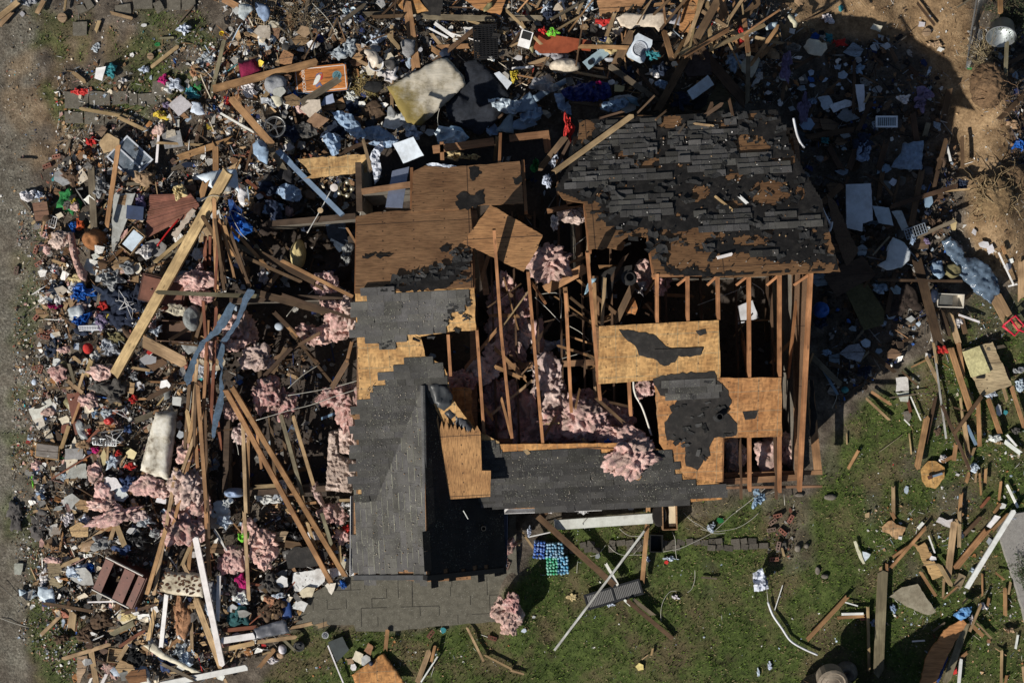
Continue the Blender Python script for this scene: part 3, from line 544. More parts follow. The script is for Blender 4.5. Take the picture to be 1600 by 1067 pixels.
def panel(name, poly, z=.15, th=.014, mat='plaster', col=(.6, .58, .54), rag=1.0, step=6, tx=0.0, ty=0.0, cat=None, label=None, lm=None, ground=True, noun=None, colour=None, group=None, parent=None, keep=None):
    cx = sum(p[0] for p in poly) / len(poly); cy = sum(p[1] for p in poly) / len(poly)
    if ground: z += gz(cx, cy)
    q = ragged(poly, rag, step, keep=keep) if rag else poly; pts = [P(x, y, z) for x, y in q]; c = P(cx, cy, z)
    r = max((p - c).length for p in pts); lift = r * (abs(tx) + abs(ty)) * .55
    top = [Vector((p.x - c.x, p.y - c.y, tx * (p.x - c.x) + ty * (p.y - c.y) + lift)) for p in pts]
    a = sum(top[i].x * top[(i + 1) % len(top)].y - top[(i + 1) % len(top)].x * top[i].y for i in range(len(top)))
    if a < 0: top = top[::-1]
    n = len(top); V = [p - Vector((0, 0, th)) for p in top] + top
    F = [tuple(range(n))[::-1], tuple(range(n, 2 * n))] + [(i, (i + 1) % n, n + (i + 1) % n, n + i) for i in range(n)]
    o = mesh(name, V, F, M[mat], parent, loc=c, color=tint(col, .08))
    return o if parent is not None else thing(o, cat or name.split('_')[-1], label, lm, group, at=(cx, cy), noun=noun or name.replace('_', ' '), length=2 * r / mpp(z), colour=colour or '')
def sheet(name, poly, z=.15, amp=.06, f=3.0, th=.012, mat='tarp', col=(.3, .3, .3), res=.07, rag=1.0, puff=0.0, tx=0.0, ty=0.0, cat=None, label=None, lm=None, ground=True, noun=None, colour=None, group=None, seed=None, smooth=True, ridged=True):
    cx = sum(p[0] for p in poly) / len(poly); cy = sum(p[1] for p in poly) / len(poly); seed = seed or int(cx * 7 + cy)
    if ground: z += gz(cx, cy)
    c = P(cx, cy, z); bd = [P(x, y, z) - c for x, y in (ragged(poly, rag, res / mpp(z)) if rag else ragged(poly, 0, res / mpp(z)))]; b2 = [(p.x, p.y) for p in bd]
    xs = [p[0] for p in b2]; ys = [p[1] for p in b2]; G = []
    rr = random.Random(seed)
    for y in np.arange(min(ys), max(ys), res):
        for x in np.arange(min(xs), max(xs), res): G.append((x + rr.uniform(-.3, .3) * res, y + rr.uniform(-.3, .3) * res))
    G = np.array(G) if G else np.zeros((0, 2)); bn = np.array(b2); sgn = sum(b2[i][0] * b2[(i + 1) % len(b2)][1] - b2[(i + 1) % len(b2)][0] * b2[i][1] for i in range(len(b2)))
    if sgn < 0: b2 = b2[::-1]; bn = bn[::-1]
    if len(G):
        dist = np.sqrt(((G[:, None] - bn[None]) ** 2).sum(-1)).min(1); G = G[inpoly(G[:, 0], G[:, 1], b2) & (dist > res * .5)]
    nb = len(b2); vs, es, fs, *_ = delaunay_2d_cdt([Vector(p) for p in b2] + [Vector(p) for p in G], [(i, (i + 1) % nb) for i in range(nb)], [], 1, 1e-5)
    Q = np.array([(v.x, v.y) for v in vs]); nn = fbm(Q, f, seed % 97, 4)
    h = amp * (1 - np.abs(2 * nn - 1) * 1.8 if ridged else 2 * nn - 1); h = h + tx * Q[:, 0] + ty * Q[:, 1]
    dist = np.sqrt(((Q[:, None] - bn[None]) ** 2).sum(-1)).min(1)
    if puff: h = h + puff * np.clip(dist / (puff * .9), 0, 1) ** .5
    else: h = h - amp * .5 * np.exp(-dist / .08)
    h = h - h.min() + th; n = len(Q); bot = np.maximum(h - max(th, puff * 1.0 + .002), 0) if not puff else np.zeros(n)
    V = np.concatenate([np.c_[Q, h], np.c_[Q, bot]]); F = [tuple(f_) for f_ in fs] + [tuple(i + n for i in f_)[::-1] for f_ in fs]
    cnt = {}
    for f_ in fs:
        for i in range(len(f_)): e = (f_[i], f_[(i + 1) % len(f_)]); cnt[e] = 1
    F += [(b, a, a + n, b + n) for (a, b) in cnt if (b, a) not in cnt]
    o = mesh(name, V, F, M[mat], smooth=smooth, loc=c, color=tint(col, .08))
    return thing(o, cat or name.split('_')[-1], label, lm, group, at=(cx, cy), noun=noun or name.replace('_', ' '), length=max(max(xs) - min(xs), max(ys) - min(ys)) / mpp(z), colour=colour or '')
ICO = None
def ico():
    global ICO
    if ICO is None:
        bm = bmesh.new(); bmesh.ops.create_icosphere(bm, subdivisions=5, radius=1.0); ICO = (np.array([v.co[:] for v in bm.verts]), [tuple(v.index for v in f.verts) for f in bm.faces]); bm.free()
    return ICO
PINK = (.68, .435, .39)
def clump(cx, cy, rx, ry, h=.3, z=.05, rot=0, col=PINK, name='insulation_clump', cat='insulation', label=None, lm=None, ground=True, group='insulation torn out of the house', mat='insul', rough=1.0, colour='pink', noun='insulation clump', dens=1.0):
    Vb, F = ico(); seed = int(cx * 13 + cy * 7) % 9973; s = mpp(z); p = Vb * np.array([rx * s, ry * s, h / 2])
    q = p * np.array([1, 1, 1.2]) + seed; big = fbm(q, 3.2, seed % 89, 3); fold = 1 - np.abs(2 * fbm(q + .35 * big[:, None], 6.0, seed % 83, 3) - 1); fine = fbm(q, 30, seed % 71, 3)
    an = np.arctan2(Vb[:, 1], Vb[:, 0]); lob = fbm(np.stack([np.cos(an), np.sin(an)], -1) + seed, 1.6, seed % 53, 3) - .5; h *= .62; fine = fbm(q, 24, seed % 71, 3); k = 1 + rough * (1.0 * (big - .5) + .75 * (fold - .72) + .60 * (fine - .5)); p = Vb * (k * (1 + .9 * lob * (1 - np.abs(Vb[:, 2])) ** .5))[:, None] * np.array([rx * s * 1.05, ry * s * 1.05, h / 2]); p[:, 2] += (fold - .7) * h * .55 * (Vb[:, 2] > -.1)
    m = np.array(Matrix.Rotation(R(rot), 3, 'Z')); p = p @ m.T; p[:, 2] += h / 2 * .8; p[:, 2] = np.maximum(p[:, 2], -.02)
    zz = z + (gz(cx, cy) if ground else 0); c = P(cx, cy, zz)
    o = mesh(name, p, F, M[mat], smooth=True, loc=c, color=tint(col, .1))
    return thing(o, cat, label, lm, group, at=(cx, cy), noun=noun, length=2 * max(rx, ry), colour=colour)
def blob(name, cx, cy, rx, ry, h=.15, z=.05, rot=0, col=(.3, .3, .3), mat='cloth', cat='cloth', label=None, lm=None, ground=True, group=None, noun=None, colour='', rough=1.0):
    if name in ('crumpled_paper', 'wrapper', 'plaster_chunk'):
        rr = random.Random(int(cx * 9 + cy)); n_ = rr.randint(4, 6); a0 = rr.uniform(0, 6)
        return panel(name, [(cx + rx * rr.uniform(.75, 1.2) * math.cos(a0 + 6.283 * i / n_), cy + ry * rr.uniform(.75, 1.2) * math.sin(a0 + 6.283 * i / n_)) for i in range(n_)], z, .012 if name != 'plaster_chunk' else .04, 'plaster' if name == 'plaster_chunk' else mat, col, .5, 3, rr.uniform(-.3, .3), rr.uniform(-.3, .3), cat, label, lm, ground, noun, colour, group)
    nr, ns = 9, 26; seed = int(cx * 11 + cy * 5) % 9973; s = mpp(z); V = []; F = []
    U = []
    for i in range(nr):
        for j in range(ns): a = 2 * math.pi * j / ns; r = (i / (nr - 1)); U.append((r, math.cos(a), math.sin(a)))
    U = np.array(U); xy = np.c_[U[:, 0] * U[:, 1], U[:, 0] * U[:, 2]]; rg = rough > .8
    out = 1 + rough * (1.9 if rg else .6) * (fbm(np.c_[U[:, 1], U[:, 2]] * 1.0 + seed, 1.9 if rg else 1.2, seed % 61, 3) - .5) * (.25 + .75 * U[:, 0])
    X = xy * out[:, None] * np.array([rx * s, ry * s]); fq = 2.6 / max(rx * s, .05); wq = fbm(X + seed, fq * .6, 5, 2); fo = fbm(X + seed + .3 / fq * wq[:, None], fq if rg else 3, seed % 67, 3); rid = 1 - np.abs(2 * fo - 1) * 1.6
    Z = h * (np.clip(1 - U[:, 0] ** 3, 0, 1) ** .6) * (1 - .75 * rough + rough * 1.2 * rid * .9) + .004
    if rg: h = h * .72; Z = h * (.10 + 1.05 * np.clip(rid, 0, 1) ** 1.2 * .8 * (1 - .45 * U[:, 0] ** 2)) + .01; X = X + .22 * rx * s * (np.stack([fbm(X, fq, 3, 2), fbm(X, fq, 13, 2)], -1) - .5) * 2
    Z[U[:, 0] > .99] *= .35
    m = np.array(Matrix.Rotation(R(rot), 2)); X = X @ m.T; V = np.c_[X, Z]
    for i in range(nr - 1):
        for j in range(ns): a, b = i * ns + j, i * ns + (j + 1) % ns; F.append((a, a + ns, b + ns, b))
    e0 = (nr - 1) * ns; V = np.concatenate([V, np.c_[V[e0:, :2] * .9, np.full(ns, -.03)]]); F += [(e0 + j, e0 + ns + j, e0 + ns + (j + 1) % ns, e0 + (j + 1) % ns) for j in range(ns)]; F.append(tuple(range(nr * ns, (nr + 1) * ns))[::-1]); zz = z + (gz(cx, cy) if ground else 0)
    o = mesh(name, V, F, M[mat], smooth=(not rg) or mat == 'cloth', loc=P(cx, cy, zz), color=tint(col, .08))
    return thing(o, cat, label, lm, group, at=(cx, cy), noun=noun or name.replace('_', ' '), length=2 * max(rx, ry), colour=colour)
def boxframe(poly4, z, h):                 # local frame of a box whose top shows as poly4 (photo px); returns matrix at base centre, size
    p = [P(x, y, z + h) for x, y in poly4]; c = sum(p, Vector()) / 4; u = ((p[1] - p[0]) + (p[2] - p[3])) / 2; v = ((p[3] - p[0]) + (p[2] - p[1])) / 2
    return Vector((c.x, c.y, z)), math.atan2(u.y, u.x), u.length, v.length
def tubething(name, pts, r, mat='plastic', col=(.7, .7, .68), cat=None, label=None, lm=None, z=.05, zs=None, ground=True, n=6, group=None):
    q = []
    for k, (x, y) in enumerate(pts):
        zz = (zs[k] if zs else z) + (gz(x, y) if ground else 0); q.append(P(x, y, zz))
    if len(q) > 2:                          # smooth the run
        s = []
        for k in range(len(q) - 1):
            p0, p1, p2, p3 = q[max(k - 1, 0)], q[k], q[k + 1], q[min(k + 2, len(q) - 1)]
            for t in (0, .25, .5, .75): s.append(.5 * ((2 * p1) + (p2 - p0) * t + (2 * p0 - 5 * p1 + 4 * p2 - p3) * t * t + (3 * p1 - p0 - 3 * p2 + p3) * t ** 3))
        q = s + [q[-1]]
    mb = MB(); mb.tube(q, r, n); o = mb.build(name, M[mat], smooth=True, local=True, color=col); at = pts[len(pts) // 2]
    return thing(o, cat or name.split('_')[-1], label, lm, group, at=at, noun=name.replace('_', ' '), length=math.hypot(pts[-1][0] - pts[0][0], pts[-1][1] - pts[0][1]), colour='')
# ---------------------------------------------------------------- labels
def rel(a, b):
    dx, dy = a[0] - b[0], a[1] - b[1]
    if math.hypot(dx, dy) < 26: return 'beside'
    if abs(dx) > abs(dy) * 1.3: return 'right of' if dx > 0 else 'left of'
    return 'below' if dy > 0 else 'above'
def finish_labels():
    LM = [(t['lm'], t['at']) for t in THINGS if t['lm'] and t['at']]; used = {(t['label'] or '').lower() for t in THINGS}; todo = [t for t in THINGS if not t['label']]; by = {}
    for t in todo:
        L = t.get('length', 30); noun = t['noun']
        if noun == 'board':
            size = 'stubby' if L < 22 else 'short' if L < 48 else 'mid-length' if L < 95 else 'long' if L < 190 else 'very long'; wd = 'thin ' if t['width'] < 4.5 else 'wide ' if t['width'] > 11 else ''
            a = t['ang']; pose = 'level' if a < 20 or a > 160 else 'upright' if 70 < a < 110 else 'rising' if a < 90 else 'falling'; h = f"{size} {wd}{t['colour']} {pose} board"
        else:
            size = 'tiny' if L < 12 else 'small' if L < 30 else 'mid-sized' if L < 60 else 'large'; cl = (t['colour'] + ' ') if t['colour'] and t['colour'] not in noun else ''; h = f"{size} {cl}{noun}"
        t['head'] = h; by.setdefault(h, []).append(t)
    dist = lambda a, b: math.hypot(a[0] - b[0], a[1] - b[1])
    for t in todo:                      # the phrase must fit this thing and none of its look-alikes
        at = t['at']; near = sorted((l for l in LM if l[1] != at), key=lambda l: dist(l[1], at))[:8]; best = None; same = [u for u in by[t['head']] if u is not t]
        opts = [(l,) for l in near[:2]] + [(near[i], near[k]) for k in range(1, 8) for i in range(k)]
        for o_ in opts:
            r = [rel(at, l[1]) for l in o_]; c = f"{t['head']} " + ', '.join(f"{a} the {l[0]}" for a, l in zip(r, o_)); n = len(c.replace(',', '').split())
            if c.lower() in used or n > 16: continue
            rad = 2.5 * max(dist(at, l[1]) for l in o_) + 20
            bad = sum(all(rel(u['at'], l[1]) == a and dist(u['at'], l[1]) < rad for a, l in zip(r, o_)) for u in same)
            if best is None or bad < best[0]: best = (bad, c)
            if bad == 0: break
        best = best[1] if best else f"{t['head']} {rel(at, near[0][1])} the {near[0][0]}"; used.add(best.lower()); t['o']['label'] = best
# ---------------------------------------------------------------- fine rubble (nobody could count it)
PAL = dict(white=(.68, .67, .64), cream=(.58, .51, .40), grey=(.28, .27, .25), dark=(.06, .055, .05), black=(.015, .015, .017), brown=(.20, .115, .06), tan=(.36, .24, .13), orange=(.34, .16, .06), umber=(.075, .05, .033), pink=(.48, .29, .25),
           brick=(.26, .10, .065), blue=(.04, .12, .38), teal=(.05, .28, .30), red=(.48, .03, .03), navy=(.02, .03, .09), pale=(.38, .46, .55), green=(.04, .18, .05), yellow=(.6, .45, .06), char=(.05, .05, .055))
def rubble(name, zones, mat='litter', label=None):
    AV, AF, AC, off = [], [], [], 0
    for poly, cnt, pal, smin, smax, zlo, zhi, abs_z, sticks in zones:
        poly = np.array(poly, float); lo, hi = poly.min(0), poly.max(0); X = []; Y = []
        tot = 0
        while tot < cnt:
            a = RNG.uniform(lo[0], hi[0], cnt * 2); b = RNG.uniform(lo[1], hi[1], cnt * 2); m = inpoly(a, b, [tuple(p) for p in poly])
            cl = fbm(np.stack([a, b], -1), .02, 7, 3) + RNG.uniform(-.25, .25, len(a)) > .44; m &= cl; X.append(a[m]); Y.append(b[m]); tot += m.sum()
        X = np.concatenate(X)[:cnt]; Y = np.concatenate(Y)[:cnt]
        keys = list(pal); wts = np.array([pal[k] for k in keys], float); wts /= wts.sum(); ci = RNG.choice(len(keys), cnt, p=wts); col = np.array([PAL[k] for k in keys])[ci] * RNG.uniform(.65, 1.25, (cnt, 1)); col = np.c_[col, np.ones(cnt)]
        wxx = (X - 800) * CAM_H / FPX; wyy = (533.5 - Y) * CAM_H / FPX; wz = RNG.uniform(zlo, zhi, cnt) ** 1.0 + (0 if abs_z else gzn(wxx, wyy))
        sz = smin * (smax / smin) ** (RNG.uniform(0, 1, cnt) ** 1.9); st = RNG.uniform(0, 1, cnt) < sticks
        n = 5; ang = (np.arange(n)[None] + RNG.uniform(-.35, .35, (cnt, n))) * 2 * math.pi / n; rad = sz[:, None] * RNG.uniform(.55, 1.2, (cnt, n))
        L = np.stack([np.cos(ang) * rad, np.sin(ang) * rad * np.where(st, .13, RNG.uniform(.5, 1, cnt))[:, None]], -1); L[st, :, 0] *= 2.6
        th = np.where(st, sz * .18, RNG.uniform(.003, .02, cnt)); bend = RNG.uniform(-.6, .6, cnt) * ~st
        top = np.concatenate([L, (bend[:, None] * L[..., 0] ** 2 / sz[:, None])[..., None]], -1); bot = top - np.array([0, 0, 1]) * th[:, None, None]
        PTS = np.concatenate([top, bot], 1)
        a, b, g = RNG.uniform(0, 6.283, cnt), RNG.normal(0, .30, cnt) * np.where(st, .5, 1), RNG.normal(0, .30, cnt)
        ca, sa, cb, sb, cg, sg = np.cos(a), np.sin(a), np.cos(b), np.sin(b), np.cos(g), np.sin(g); z0 = np.zeros(cnt); o1 = np.ones(cnt)
        Rz = np.stack([np.stack([ca, -sa, z0], -1), np.stack([sa, ca, z0], -1), np.stack([z0, z0, o1], -1)], 1); Ry = np.stack([np.stack([cb, z0, sb], -1), np.stack([z0, o1, z0], -1), np.stack([-sb, z0, cb], -1)], 1); Rx = np.stack([np.stack([o1, z0, z0], -1), np.stack([z0, cg, -sg], -1), np.stack([z0, sg, cg], -1)], 1)
        PTS = np.einsum('nij,nkj->nki', Rz @ Ry @ Rx, PTS); PTS += np.stack([wxx, wyy, wz + .3 * sz * np.abs(np.sin(b))], -1)[:, None]
        AV.append(PTS.reshape(-1, 3)); base = off + np.arange(cnt) * 2 * n; f = [base[:, None] + np.arange(n)[None], base[:, None] + np.arange(2 * n - 1, n - 1, -1)[None]]
        fq = np.stack([np.stack([base + i, base + n + i, base + n + (i + 1) % n, base + (i + 1) % n], -1) for i in range(n)], 1).reshape(-1, 4)
        AF += f[0].tolist() + f[1].tolist() + fq.tolist(); AC += [col, col, np.repeat(col, n, 0)]; off += cnt * 2 * n
    o = stuff(mesh(name, np.concatenate(AV), AF, M[mat], fcol=np.concatenate(AC))); o['label'] = label; o['category'] = 'rubble'; return o
